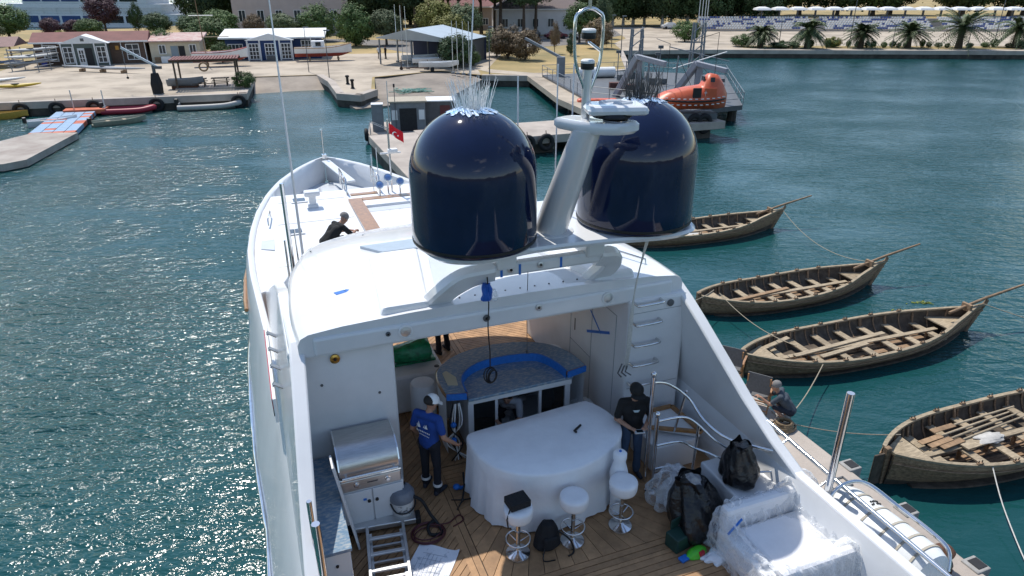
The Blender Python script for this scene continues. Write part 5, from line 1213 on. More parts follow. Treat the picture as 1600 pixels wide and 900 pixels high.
for a in [('tree', 'broad green tree at the left edge behind the boathouses', -90, 130, 6.4, 7.4, 'green'), ('tree', 'second green tree overlapping the left edge tree', -88, 121, 4.2, 6, 'olive'),
          ('plum_tree', 'small purple-leaved plum tree left of the white ship bow', -86, 136, 3.8, 3.6, 'plum'), ('plum_tree', 'large purple-leaved plum tree in front of the white ship', -87.5, 157, 7.4, 6.6, 'plum'), ('plum_tree', 'low purple-leaved tree between the green bushes before the ship', -83, 138, 3.4, 3.6, 'plum'),
          ('tree', 'round green tree directly behind the brown boathouse gable', -76, 131, 3.9, 4.8, 'green'), ('shrub', 'yellowish shrub beside the plum tree behind the boathouse', -78.5, 126, 2.2, 3.2, 'yellow', 'bush', .05),
          ('cypress', 'dark narrow cypress standing before the white ship stern', -82, 160, 6.0, 3.2, 'dark', 'tall', .05), ('shrub', 'green shrub beside the right end of the brown boathouse', -48.2, 99.5, 4.0, 3.6, 'green', 'bush', .1),
          ('shrub', 'light green shrub behind the red and white boat', -44.5, 107, 5.2, 6.5, 'green', 'bush', .1), ('shrub', 'small green shrub in front of the blue boathouse', -38.6, 95.5, 2.6, 2.6, 'green', 'bush', .1),
          ('tree', 'green tree behind the cream shed', -67.5, 139, 4.6, 5.2, 'dark'), ('tree', 'dense round tree behind the white-roofed boathouse, left', -52, 130, 5.4, 6.4, 'green'), ('tree', 'dense round tree behind the red boat shrub', -57, 131, 4.8, 6, 'dark'),
          ('tree', 'rust-tinged tree beside the tall cream building', -47, 133, 4.6, 3.8, 'dry'), ('tree', 'grey-green olive tree left of the pair of round trees', -41, 130, 4.8, 5.4, 'olive'), ('tree', 'round dense tree, left of the pair behind the blue boathouse', -35.6, 133, 6.2, 7.0, 'green', 'round', .06),
          ('tree', 'round dense tree, right of the pair behind the white boat', -26.4, 122, 6.6, 6.4, 'green', 'round', .06), ('tree', 'olive tree right of the pair of round trees', -21.5, 124, 5.6, 5.6, 'olive'), ('tree', 'light yellow-green tree behind the open shed flagpoles', -13.5, 128, 7, 7, 'yellow'),
          ('shrub', 'yellow-green shrub behind the open shed roof', -9.6, 112, 5.5, 5.5, 'yellow', 'bush', .1), ('tree', 'olive tree behind the yellow-green shrub', -8.5, 128, 6.5, 6.5, 'olive'), ('shrub', 'dark ivy shrub engulfing the right side of the open shed', -7.0, 89.5, 4.0, 4.4, 'dark', 'bush', .02),
          ('shrub', 'small shrub at the corner of the footpath by the open shed', -5.0, 91.5, 1.8, 2, 'green', 'bush', .05), ('shrub', 'tall brown dry bush on the grass beside the footpath, left one', -.6, 101, 4.4, 4.6, 'dry', 'bush', .05),
          ('shrub', 'tall brown dry bush on the grass beside the footpath, right one', 1.8, 98.5, 4.0, 4.2, 'dry', 'bush', .05), ('shrub', 'green bush behind the brown dry bushes', -2.2, 104, 3.8, 4, 'olive', 'bush', .05), ('sapling', 'thin bare brown sapling on the dry lawn', 6.4, 108, 4.6, 1.6, 'dry', 'tall', .2),
          ('sapling', 'small dark conifer on the dry lawn', 8.6, 105, 3.2, 1.5, 'dark', 'tall', .05), ('tree', 'bushy green tree in front of the white house', 12.0, 129, 6.6, 5.6, 'green'), ('shrub', 'dark red-brown shrub beside the bushy tree by the house', 14.0, 117.5, 4.6, 4.6, 'dry', 'bush', .05),
          ('cypress', 'brownish cypress behind the chrome light hoop', 17.5, 140, 9, 3.6, 'olive', 'tall', .05), ('cypress', 'dark cypress beside the brownish one', 16, 130, 7, 2.6, 'dark', 'tall', .05), ('shrub', 'bright green bush beside the flagpoles on the promenade', 31.5, 132, 3.6, 5, 'green', 'bush', .05),
          ('shrub', 'low green bush on the far quay near the lifeboat davit', 38.5, 121, 2.0, 3.6, 'green', 'bush', .02), ('shrub', 'low dark bush on the far quay between the first palms', 44.5, 118.5, 1.0, 4.5, 'dark', 'bush', .02), ('shrub', 'bright yellow-green bush at the foot of the first lamp post', 53, 119.5, 1.7, 2.8, 'yellow', 'bush', .02)]:
    tree(*a[:7], *(a[7:] if len(a) > 7 else ()), cat='shrub' if a[0] == 'shrub' else 'tree')
rp = random.Random(3)
for i in range(11): tree('pine_tree', 'tall dark pine with bare lower trunk in the grove left of the white house', -22+i*2.6+rp.gauss(0, .8), 147+rp.uniform(-9, 9), rp.uniform(12, 16), rp.uniform(8, 10), 'pine', 'pine', .42, 'pines in the grove')
for i in range(16): tree('dark_tree', 'dark leafy tree in the wood behind the shore buildings on the left', -75+i*4.0+rp.gauss(0, 1), 178+rp.uniform(-6, 12), rp.uniform(11, 17), rp.uniform(10, 13), 'dark', 'round', .08, 'wood on the left')
for i in range(13): tree('grove_tree', 'dark broad tree with limewashed trunk in the wood beside the grandstand', 22+i*3.1+rp.gauss(0, .6), 180+rp.uniform(-5, 12), rp.uniform(12, 16), rp.uniform(10, 12), 'dark', 'round', .14, 'wood beside the grandstand', tm=limewash)
for i in range(24): tree('far_tree', 'distant dark tree in the row closing off the shore', -70+i*10.5, 232+rp.uniform(-12, 22), rp.uniform(15, 21), rp.uniform(17, 21), 'dark' if i % 3 else 'green', 'round', .12, 'distant trees')
rq = random.Random(8)
for i in range(30): tree('bedding_plant', 'small green clump in the flower bed along the far quay', 44+i*1.55+rq.gauss(0, .4), 118.5+rq.uniform(-.5, 1.0), rq.uniform(.7, 1.5), rq.uniform(.8, 1.5), rq.choice(('green', 'olive')), 'bush', .02, 'flower bed clumps', cat='plant')

palmleaf = mat('palm_leaf', (.095, .125, .045), .6, col2=(.04, .065, .022), vs=1.2, rnd=.15)
def palm(x, y, h, w, label, n=74):
    t = thing('palm_tree', label, 'palm', (x, y, G+.03), random.uniform(0, 6), 'palms along the far quay'); n = int(n*random.uniform(.65, 1.2)); t.scale = (random.uniform(.9, 1.15), random.uniform(.9, 1.15), random.uniform(.9, 1.12)); dr = random.uniform(.3, .62)
    tr = h*.42; B().tube([(0, 0, -.1), (.02, 0, tr*.5), (.05, 0, tr)], [.55, .42, .48], 10).obj('trunk', mat('palm_trunk', (.10, .075, .05), .95, var=.5, vs=7, bump=1, bs=9), t)
    b = B()
    for i in range(n):
        a = i*2.399; el = radians(-30+112*random.random()); L = w*.5*random.uniform(.85, 1.1); P = []
        for k in range(9):
            q = k/8; ang = el-q*q*1.25; P.append(Vector((cos(a)*L*q*cos(el*.75), sin(a)*L*q*cos(el*.75), tr+.1+L*(sin(el)*q-dr*q*q))))
        side = Vector((-sin(a), cos(a), 0))
        for k in range(1, 9):
            p = P[k]; d = (P[k]-P[k-1]).normalized(); wl_ = .62*sin(pi*min(.95, .15+.8*k/8))
            for s in (-1, 1):
                for e in (0, .5):
                    pp = P[k].lerp(P[k-1], e); tip = pp+side*s*wl_+d*.34+Vector((0, 0, -.20)); b.add([pp-d*.08, pp+d*.13, tip], [(0, 1, 2)])
        b.tube([P[0], P[4], P[8]], [.035, .02, .008], 3)
    me = b.mesh('fronds', palmleaf); link('fronds', me, t)
for x, y, h, w_, lab in ((41, 119.3, 5.0, 5.6, 'bushy short palm, leftmost on the far quay'), (48, 117.5, 6.2, 6.2, 'full round palm, second from the left on the far quay'), (57, 118, 5.8, 6.2, 'palm beside the forked lamp post, third from the left'), (65, 118.6, 6.0, 7.0, 'sparse-crowned palm, fourth from the left on the far quay'), (72.5, 117.2, 7.6, 8.6, 'largest palm on the far quay, with drooping side stems'), (82.5, 118.5, 6.4, 8.2, 'wide palm at the right edge of the far quay')): palm(x, y, h, w_, lab)

# ---------------------------------------------------------------- grandstand, canopies, lamps
def grandstand():
    t = thing('grandstand', 'long low grandstand of blue and white seats on the far promenade', 'grandstand', (50, 158, G), -.02)
    for k in range(6): B().box((38, 4+k*.9, .25+k*.2), (92, .9, .5+k*.4)).obj('terrace_step', concrete, t)
    sb = B(); sw = B(); rs_ = random.Random(6)
    for k in range(6):
        for i in range(150):
            x = -7.5+i*.6
            if 17 < x < 19.5 or 43 < x < 45.5: continue
            (sb if rs_.random() < (.85 if (i//4*5+k*3) % 4 == 0 else .08) else sw).box((x, 3.85+k*.9, .70+k*.4), (.38, .34, .36))
    stuff(sb.obj('blue_seats', mat('seat_blue', (.06, .10, .27), .6), t)); stuff(sw.obj('white_seats', plain_white, t))
    for x in (18.2, 44.2):
        for k in range(5): B().box((x, 4+k*.9, .56+k*.4), (2.2, .85, .08)).obj('stair_step', asphalt, t)
grandstand()
for i in range(17):
    t = thing('canopy', 'white fabric canopy on a dark post in the row above the grandstand', 'canopy', (57+i*4.1, 168, G+2.2), 0, 'canopies above the grandstand')
    B().loft([[(-1.6, -1.7, 2.0), (1.6, -1.7, 2.0), (1.6, 1.7, 2.0), (-1.6, 1.7, 2.0)], [(-1.45, -1.4, 2.4), (1.45, -1.4, 2.4), (1.45, 1.4, 2.4), (-1.45, 1.4, 2.4)], [(-.6, -.4, 2.7), (.6, -.4, 2.7), (.6, .4, 2.7), (-.6, .4, 2.7)]]).obj('canopy_top', plain_white, t)
    B().box((0, 0, 1.0), (.35, .35, 2.1)).obj('post', greyd, t); B().box((0, 0, -1), (3.9, 3, 2.2)).obj('plinth', asphalt, t)
def lamp(x, y, h, label, fork=False, r=.07):
    t = thing('lamp_post', label, 'lamp post', (x, y, G), 0, 'lamp posts')
    B().tube([(0, 0, -.1), (0, 0, h)], [r, r*.7], 8).obj('pole', greyd, t)
    if fork:
        for s in (-1, 1): B().tube([(0, 0, h), (s*.9, 0, h+.5)], .045, 6).obj('arm', greyd, t); B().box((s*1.0, 0, h+.55), (.4, .2, .1)).obj('lamp_head', greyd, t)
    else: B().box((.2, 0, h), (.6, .22, .12)).obj('lamp_head', greymet, t)
for x, y, h, l, fk in ((-2.6, 82.3, 5.2, 'grey lamp post with bent head at the basin corner', False), (55.5, 119, 13.5, 'tall lamp post beside the bright bush on the far quay', False), (62, 117.8, 3.6, 'low forked lamp post between the third and fourth palms', True), (80, 120, 13.5, 'tall lamp post left of the rightmost palm', False), (44.5, 120.5, 4, 'thin low post left of the first palm on the quay', False), (73.5, 116.5, 4.0, 'low forked lamp post in front of the largest palm', True), (15.6, 103, 5.5, 'dark thin post at the edge of the dry lawn', False), (16.4, 119, 5, 'dark thin post behind the dry lawn', False)): lamp(x, y, h, l, fk)
for i, x in enumerate((33.6, 34.3, 35.0, 35.6)):
    t = thing('flagpole', 'tall white flagpole in the cluster on the promenade', 'flagpole', (x, 132+i*.6, G), 0, 'flagpoles on the promenade'); B().tube([(0, 0, 0), (0, 0, 15)], [.08, .04], 6).obj('pole', plain_white, t); B().ball((0, 0, 15), .1, 6, 5).obj('finial', alu, t)

# ---------------------------------------------------------------- buildings
def windows(par, pts, y, w_, h_, fm=plain_white, panes=(2, 3), depth=.12, gm=windowg):
    for x, z in pts:
        o = B(); o.box((x, y-.02, z), (w_, .06, h_)); o = o.obj('window', gm, par)
        f = B(); tk = .09
        for s in (-1, 1): f.box((x+s*(w_/2), y-.06, z), (tk, .1, h_+tk)); f.box((x, y-.06, z+s*h_/2), (w_, .098, tk))
        for i in range(1, panes[0]): f.box((x-w_/2+w_*i/panes[0], y-.06, z), (tk*.8, .09, h_))
        for j in range(1, panes[1]): f.box((x, y-.06, z-h_/2+h_*j/panes[1]), (w_, .085, tk*.7))
        f.obj('frame', fm, o)
def gable_roof(par, x0, x1, y0, y1, z, rise, m, hip=0, name='roof'):
    ym = (y0+y1)/2
    return B().add([(x0, y0, z), (x1, y0, z), (x1, y1, z), (x0, y1, z), (x0+hip, ym, z+rise), (x1-hip, ym, z+rise)], [(0, 1, 5, 4), (2, 3, 4, 5), (1, 2, 5), (3, 0, 4), (3, 2, 1, 0)]).obj(name, m, par)
brownw = mat('brown_boards', (.13, .085, .062), .85, var=.3, vs=2, stretch=(1, 1, 6)); greenw = mat('grey_green_boards', (.10, .125, .115), .8, var=.2); bluew = mat('blue_boards', (.02, .05, .15), .75, var=.25)
def boathouse():
    t = thing('boathouse', 'long brown boathouse with dark red roof and white gabled porch', 'boathouse', (-60.5, 91.2, G), .33)
    B().box((6.4, 2.6, 1.35), (12.8, 5, 2.9)).obj('wall', brownw, t); gable_roof(t, -.4, 13.2, -.3, 5.6, 2.8, 1.1, roofred)
    B().box((6.4, -.36, 2.78), (13.6, .1, .18)).obj('fascia', plain_white, t)
    B().box((5.9, -.7, 1.35), (5.2, 1.6, 2.7)).obj('porch', greenw, t)
    B().add([(3.0, -1.6, 2.7), (8.8, -1.6, 2.7), (5.9, -1.6, 3.7), (3.0, 1.5, 2.7), (8.8, 1.5, 2.7), (5.9, 1.5, 3.7)], [(0, 1, 2), (3, 5, 4), (0, 2, 5, 3), (1, 4, 5, 2), (0, 3, 4, 1)]).obj('gable', plain_white, t)
    B().box((5.9, -1.61, 3.15), (.4, .03, .35)).obj('gable_vent', greyd, t)
    for x in (3.35, 4.7, 7.1, 8.45): B().box((x, -1.56, 1.35), (.14, .14, 2.7)).obj('porch_post', plain_white, t)
    windows(t, ((1.7, 1.5), (11.2, 1.45)), .08, 1.5, 1.9); windows(t, ((4.05, 1.35), (7.8, 1.35)), -1.52, 1.0, 1.9)
    d = B().box((5.5, -1.53, 1.1), (.8, .06, 2.1)).obj('door', plain_white, t); windows(d, ((5.5, 1.2),), -1.56, .6, 1.5, panes=(2, 3))
    B().box((6.35, -1.525, 1.1), (.8, .05, 2.1)).obj('doorway', darkin, t); B().box((9.4, -.02, 2.0), (.4, .1, .5)).obj('wall_plaque', mat('amber', (.5, .25, .05), .6), t); B().box((.9, -.5, .5), (.6, .5, .9)).obj('blue_bin', mat('bin_blue', (.03, .05, .3), .5), t, bevel=.05)
    for x in (1.0, 9.9, 12.7): B().box((x, -.0, 1.4), (.09, .1, 2.8)).obj('downpipe', plain_white, t)
boathouse()
t = thing('lean_to', 'open lean-to with faded red roof at the far left over the kayaks', 'shelter', (-72, 87.5, G), .33)
gable_roof(t, -3, 10.2, -1, 5, 2.5, 1.0, mat('faded_roof', (.28, .17, .15), .8, var=.3)); 
for x in (-2.5, 1.5, 5.5, 9.6): B().box((x, -.6, 1.25), (.18, .18, 2.5)).obj('post', wood_old, t)
t = thing('cream_shed', 'small cream shed with pinkish roof and grey door', 'shed', (-48.0, 95.6, G), .22)
B().box((3.1, 2, 1.3), (6.2, 4, 2.6)).obj('wall', cream, t); B().add([(-.4, -.5, 2.6), (6.6, -.5, 2.6), (6.6, 4.4, 3.2), (-.4, 4.4, 3.2), (-.4, -.5, 2.75), (6.6, -.5, 2.75), (6.6, 4.4, 3.5), (-.4, 4.4, 3.5)], [(4, 5, 6, 7), (0, 1, 5, 4), (1, 2, 6, 5), (3, 0, 4, 7), (2, 3, 7, 6)]).obj('roof', mat('pink_roof', (.40, .22, .20), .8, col2=(.5, .4, .35), vs=1.5), t)
windows(t, ((1.5, 1.65), (5.3, 1.65)), .02, .8, 1.1, panes=(2, 1)); B().box((3.0, -.04, 1.05), (.9, .08, 2.0)).obj('door', mat('door_grey', (.22, .27, .30), .6), t); B().box((3.9, -.015, 1.05), (.75, .06, 2.0)).obj('doorway', darkin, t); B().box((1.9, -.5, .4), (1.2, .5, .8)).obj('bench_box', plain_white, t); B().box((.9, -.3, .35), (.9, .4, .7)).obj('firewood', wood_old, t)
def bluehouse():
    t = thing('boathouse', 'blue boathouse with flat white roof and white pillared porch', 'boathouse', (-39.4, 98.6, G), .2)
    B().box((6.5, 2.8, 1.35), (12.6, 5, 2.7)).obj('wall', bluew, t); B().add([(-.5, -.6, 2.75), (13.6, -.6, 2.75), (13.6, 5.8, 3.4), (-.5, 5.8, 3.4), (-.5, -.6, 2.95), (13.6, -.6, 2.95), (13.6, 5.8, 3.75), (-.5, 5.8, 3.75)], [(4, 5, 6, 7), (0, 1, 5, 4), (1, 2, 6, 5), (3, 0, 4, 7), (2, 3, 7, 6), (3, 2, 1, 0)]).obj('roof', mat('white_roof', (.72, .72, .70), .6, var=.2, vs=.8), t)
    B().box((6.2, -.5, 1.3), (5.6, 1.6, 2.6)).obj('porch', bluew, t)
    B().add([(3.0, -1.5, 2.6), (9.4, -1.5, 2.6), (6.2, -1.5, 3.5), (3.0, 1.5, 2.6), (9.4, 1.5, 2.6), (6.2, 1.5, 3.5)], [(0, 1, 2), (3, 5, 4), (0, 2, 5, 3), (1, 4, 5, 2), (0, 3, 4, 1)]).obj('gable', plain_white, t)
    for x in (3.3, 4.9, 7.5, 9.1): B().box((x, -1.42, 1.3), (.18, .18, 2.6)).obj('porch_post', plain_white, t)
    windows(t, ((1.5, 1.1), (11.2, 1.5)), .28, 1.9, 1.9, panes=(4, 3)); windows(t, ((6.2, 1.2), (4.1, 1.2), (8.3, 1.2)), -1.33, 1.25, 2.0, panes=(3, 4)); B().box((6.4, -1.9, .35), (1.4, .5, .7)).obj('porch_bench', greyd, t)
bluehouse()
def openshed():
    t = thing('open_shed', 'open boat shed with pale blue-grey pitched roof above stored dinghies', 'shed', (-10.5, 96, G), -.30)
    rm = mat('bluegrey_sheet', (.40, .46, .50), .45, var=.12, vs=.7)
    B().add([(-6, -4.5, 3.3), (5.5, -4.5, 3.0), (5.5, 6, 3.0), (-6, 6, 3.3), (-1.2, -5.2, 4.4), (-1.2, 6.5, 4.4), (-6, -4.5, 3.2), (5.5, -4.5, 2.9), (5.5, 6, 2.9), (-6, 6, 3.2)], [(0, 4, 5, 3), (4, 1, 2, 5), (0, 6, 7, 1, 4), (3, 5, 2, 8, 9), (6, 9, 8, 7)]).obj('roof', rm, t)
    for x in (-5.7, -1.2, 5.1):
        for y in (-4.2, 1, 5.6): B().box((x, y, 1.5), (.16, .16, 3.2)).obj('post', greymet, t)
    B().box((5.2, 1, 1.4), (.1, 9.5, 2.8)).obj('back_panel', greyd, t); B().box((0, 5.7, 1.4), (11, .1, 2.8)).obj('back_panel', mat('navy_panel', (.03, .04, .08), .7), t)
openshed()
for i, (x, y) in enumerate(((-15.4, 96.5), (-14.0, 92), (-12.9, 88.4), (-6.9, 83.3), (-6.3, 82.7), (-5.6, 82.3), (-4.9, 82.0))):
    t = thing('sailing_mast', 'slim silver mast of a dinghy stored by the open shed', 'mast', (x, y, G), 0, 'dinghy masts by the open shed'); B().tube([(0, 0, 0), (0, 0, 7.2 if i < 3 else 5.8)], [.05, .03], 6).obj('spar', alu, t); B().box((0, 0, .1), (.4, .4, .2)).obj('foot', greymet, t)
def building(name, label, loc, rz, wd, dp, ht, wm, rm, rows, cols, ww, wh, hip, rise, z0=1.8, dz=3.2, cat='building'):
    t = thing(name, label, cat, loc, rz); B().box((wd/2, dp/2, ht/2), (wd, dp, ht)).obj('wall', wm, t)
    gable_roof(t, -.6, wd+.6, -.6, dp+.6, ht, rise, rm, hip); B().box((wd/2, -.3, ht-.12), (wd+1.1, .5, .22)).obj('eaves', plain_white, t)
    windows(t, [(wd*(i+.5)/cols, z0+dz*j) for i in range(cols) for j in range(rows)], 0, ww, wh, panes=(2, 1)); return t
building('white_house', 'white single-storey house with grey-brown hipped roof beside the car park', (-3, 150, G), .12, 19, 12, 5.0, mat('white_render', (.62, .60, .60), .9, var=.1, vs=.6), mat('brown_roof', (.17, .13, .12), .85, var=.25), 1, 6, 1.2, 1.6, 5, 2.6, 2.3)
building('cream_building', 'tall cream building behind the trees at the top left', (-57, 150, G), .12, 22, 12, 11, mat('pinkish_render', (.50, .42, .39), .9, var=.12, vs=.5), roofred, 2, 6, 1.3, 2.2, 4, 3, 3.6, 4.5)
building('stone_wall_house', 'low tan house in the shade behind the pine trunks', (-20, 166, G), .05, 16, 8, 5, mat('tan_render', (.34, .27, .22), .9, var=.2), roofred, 1, 4, 1.2, 1.4, 3, 2)
def ship():
    t = thing('moored_ship', 'large white ship with blue window bands moored beyond the shore', 'ship', (-140, 205, 0), -.12)
    W_, Bl = plain_white, mat('blue_band', (.02, .07, .22), .3, var=.3, vs=.3)
    for z0, z1, x0, x1 in ((0, 3.5, 0, 56), (3.5, 6.0, 3, 52), (6.0, 8.6, 8, 48), (8.6, 11.4, 14, 44)): B().prism([(x0, -4), (x1-4, -4), (x1, 0), (x1-4, 5), (x0, 5)], z0, z1).obj('deckhouse', W_, t, bevel=.1)
    for i in range(6):
        B().box((9+i*6.2, -4.05, 2.1), (5.4, .1, 1.7)).obj('window_band', Bl if i < 4 else glassd, t); B().box((11+i*5.6, -4.05, 7.3), (5.0, .1, 1.5)).obj('window_band', Bl if i < 3 else glassd, t)
    for z in (4.3, 4.9, 9.2): B().box((27, -4.2, z), (46, .06, .08)).obj('deck_rail', alu, t)
    for i in range(12): B().box((6+i*3.9, -4.2, 4.2), (.08, .06, 1.6)).obj('stanchion', alu, t)
    for i in range(5): B().box((40+i*2.2, -4.04, .9+.4*i), (.8, .1, 1.0)).obj('porthole_window', glassd, t)
ship()

# ---------------------------------------------------------------- boats, racks and gear on the apron
def hullmesh(L, bm, dp, bow=.35, z0=0, flat=.5, n=22, transom=.7):
    R = []
    for i in range(n+1):
        u = i/n; h = bm/2*(transom+(1-transom)*min(1, u*2.2)) if u < .5 else bm/2*max(.02, 1-((u-.5)/.5)**2.3); sh = dp*(1+bow*max(0, (u-.4)/.6)**2); kz = z0+dp*.5*max(0, (u-.75)/.25)**1.5
        R.append([(u*L, -h, z0+sh), (u*L, -h*.9, z0+dp*.5), (u*L, -h*flat, kz+.05), (u*L, 0, kz), (u*L, h*flat, kz+.05), (u*L, h*.9, z0+dp*.5), (u*L, h, z0+sh), (u*L, h*.86, z0+sh), (u*L, h*.7, z0+dp*.45), (u*L, 0, z0+dp*.42), (u*L, -h*.7, z0+dp*.45), (u*L, -h*.86, z0+sh)])
    return R
def landboat(label, x, y, rz, L, bm, top, bottom, cabin=False, trim=None):
    t = thing('fishing_boat', label, 'boat', (x, y, G), rz); z0 = .55
    R = hullmesh(L, bm, 1.15, .45, z0); B().loft(R).obj('hull', top, t, smooth=40)
    Rb = [[(p[0], p[1]*1.012, min(p[2], z0+.5)) for p in r[1:6]] for r in R]; B().loft(Rb, closed=False, cap0=False, cap1=False).obj('bottom_paint', bottom, t, smooth=40)
    for s in (-1, 1): B().tube([(r[0 if s < 0 else 6][0], r[0 if s < 0 else 6][1], r[0][2]+.02) for r in R], .06, 5).obj('gunwale', trim or wood_red, t)
    for u in (.25, .75):
        for s in (-1, 1): B().bar((L*u, s*.9, 0), (L*u, s*.3, .8), .14, .14).obj('stand_leg', wood_old, t)
        B().box((L*u, 0, .3), (.25, 1.4, .25)).obj('keel_block', wood_old, t)
    if cabin: B().box((L*.42, 0, z0+1.5), (1.7, 1.2, 1.1)).obj('wheelhouse', plain_white, t, bevel=.08); B().box((L*.42, -.62, z0+1.65), (.7, .04, .5)).obj('wheelhouse_window', glassd, t); B().tube([(L*.3, 0, z0+1), (L*.3, 0, z0+2.6)], .05, 6).obj('funnel', alu, t)
    else:
        B().tube([(L*.25, 0, z0+.5), (L*.22, 0, z0+7.5)], [.07, .04], 6).obj('mast', wood_old, t); B().tube([(L*.24-1.2, 0, z0+5.5), (L*.24+1.6, 0, z0+5.5)], .05, 5).obj('yard', plain_white, t); B().tube([(L*.22, 0, z0+3), (L*.22+3.2, 0, z0+3.0)], .05, 5).obj('boom', wood_pale, t)
rb = mat('antifoul_red', (.33, .06, .04), .7, var=.3)
landboat('red and white wooden fishing boat on stands before the cream shed', -40.2, 90.2, .32, 6.6, 1.9, plain_white, rb, trim=mat('maroon_trim', (.25, .02, .03), .5))
landboat('white fishing boat with small wheelhouse and red bottom on stands', -29.4, 97.2, .28, 7.6, 2.2, plain_white, rb, True)
def dinghy(label, loc, rz, L, bm, dp, m, cat='dinghy', engine=True, group=None, z0=-.1, inner=None):
    t = thing('dinghy', label, cat, loc, rz, group); B().loft(hullmesh(L, bm, dp, .3, z0, .7)).obj('hull', m, t, smooth=40)
    for u in (.3, .6): B().box((L*u, 0, z0+dp*.75), (.28, bm*.8, .06)).obj('thwart', inner or wood_pale, t)
    if engine: B().box((-.15, 0, dp*.9), (.3, .28, .5)).obj('outboard_engine', black, t, bevel=.06)
    return t
def rib(label, loc, rz, L, bm, m, extra=None):
    t = thing('inflatable_boat', label, 'inflatable boat', loc, rz); r = .25
    P = spline([(-.2, -bm/2, .3), (L*.4, -bm/2, .3), (L*.75, -bm*.42, .33), (L*.96, -bm*.15, .45), (L, 0, .48), (L*.96, bm*.15, .45), (L*.75, bm*.42, .33), (L*.4, bm/2, .3), (-.2, bm/2, .3)], 4)
    B().tube(P, r, 10).obj('air_tube', m, t, smooth=60); B().prism([(0, -bm/2), (L*.75, -bm*.4), (L*.95, 0), (L*.75, bm*.4), (0, bm/2)], .0, .16).obj('floor', greyd, t); B().box((-.05, 0, .45), (.1, bm*.8, .5)).obj('transom', greymet, t); B().box((-.3, 0, .7), (.35, .3, .7)).obj('outboard_engine', black, t, bevel=.06)
    B().box((L*.45, 0, .34), (.3, bm*.8, .1)).obj('thwart', wood_pale, t)
    return t
t = rib('red inflatable boat moored against the left quay', (-36.8, 63.1, 0), .25, 4.0, 1.5, mat('red_tube', (.30, .02, .04), .45, var=.15))
rib('grey inflatable boat moored below the pergola', (-31.0, 65.3, 0), .30, 5.2, 1.7, mat('grey_tube', (.42, .40, .37), .6, var=.15))
dinghy('small white dinghy moored left of the floating jetty', (-40.0, 57.0, 0), .6, 3.6, 1.5, .6, plain_white)
dinghy('flat khaki workboat moored right of the floating jetty', (-34.8, 57.2, 0), .72, 4.2, 1.6, .5, mat('khaki', (.30, .30, .23), .7, var=.2))
dinghy('yellow boat moored at the far left quay', (-49, 59.6, 0), .28, 6.5, 1.5, .6, mat('yellow_paint', (.50, .30, .05), .6, var=.2), engine=False)
def floatjetty():
    t = thing('floating_jetty', 'floating jetty of blue and orange panels with a grey wooden outer raft', 'jetty', (0, 0, 0)); mo, mb = mat('orange_panel', (.55, .13, .06), .7, var=.3, vs=1.5), mat('blue_panel', (.26, .38, .52), .6, var=.2)
    a0, a1 = Vector((-39.2, 63.0)), Vector((-34.9, 52.0)); w_ = Vector((1.5, .55))
    B().prism([(-40.4, 63.4), (-37.0, 64.4), (-36.4, 62.2), (-39.6, 61.3)], .25, .6).obj('head_raft', mo, t)
    rnd = random.Random(2); n = 14
    for i in range(n):
        for j in range(4):
            p = a0.lerp(a1, .08+.92*i/n); q = a0.lerp(a1, .08+.92*(i+.94)/n); u0, u1 = (j/4-.5)*2, ((j+.94)/4-.5)*2
            c = [p+w_*u0, p+w_*u1, q+w_*u1, q+w_*u0]; B().prism([tuple(k) for k in c], .12, .46).obj('float_panel', mo if (rnd.random() < .3 or i > n-2) else mb, t)
    B().prism([(-36.3, 52.0), (-33.0, 52.2), (-31.2, 43.4), (-31.9, 42.2), (-38, 41)], .05, .5).obj('outer_raft', mat('raft_boards', (.26, .215, .185), .9, col2=(.42, .38, .33), vs=.4), t)
    for x, y in ((-39.3, 62.5), (-36.5, 62.5)): B().tube([(x, y, 0), (x, y, 2.2)], .05, 6).obj('guide_pole', alu, t)
floatjetty()
def kayakrack():
    t = thing('kayak_rack', 'steel rack stacked with pale kayaks at the left end of the boathouse', 'rack', (-60, 85.5, G), 0)
    for x in (0, 3.2):
        for y in (0, 2.4): B().tube([(x, y, 0), (x, y, 2.6)], .06, 6).obj('rack_post', greymet, t)
        for z in (.6, 1.3, 2.0): B().tube([(x, -.6, z), (x, 3, z)], .05, 6).obj('rack_arm', greymet, t)
kayakrack()
kp = mat('kayak_white', (.62, .62, .60), .5, var=.15); kg = mat('kayak_grey', (.33, .34, .35), .5, var=.15); ky = mat('kayak_yellow', (.55, .38, .04), .5, var=.1)
def kayak(label, loc, rz, L, m, tilt=0, group='kayaks stored ashore'):
    t = thing('kayak', label, 'kayak', loc, rz, group); R = []
    for i in range(15):
        u = i/14; h = .34*math.sin(pi*min(.985, max(.015, u)))**.7; z = .12*(2*u-1)**2; R.append([(u*L, h*cos(a), .22+z+.18*sin(a)*(h/.34)**.6) for a in [2*pi*j/10 for j in range(10)]])
    o = B().loft(R).obj('hull', m, t, smooth=60); B().lathe([(.26, .40), (.24, .44)], 12, (L*.5, 0, 0), sx=1.5).obj('cockpit', darkin, t)
    t.rotation_euler = (0, tilt, rz)
for k in range(6): kayak('pale kayak lying on the stacked rack by the boathouse', (-60.4+.2*(k % 2), 85.0+.9*(k % 3), G+.62+.7*(k//2)), .95, 5.2, kp if k % 2 else kg)
kayak('long grey rowing shell lying on blocks before the brown boathouse', (-54.3, 86.2, G+.3), -.27, 12.0, kg, group='long shells'); 
for i in range(3): tag(B().box((0, 0, .17), (.3, .9, .34)).obj('keel_block', wood_old, None, loc=(-51.5+i*2.9, 85.4-.8*i, G)), 'low wooden block under the long grey rowing shell', 'block', 'blocks under the shell')
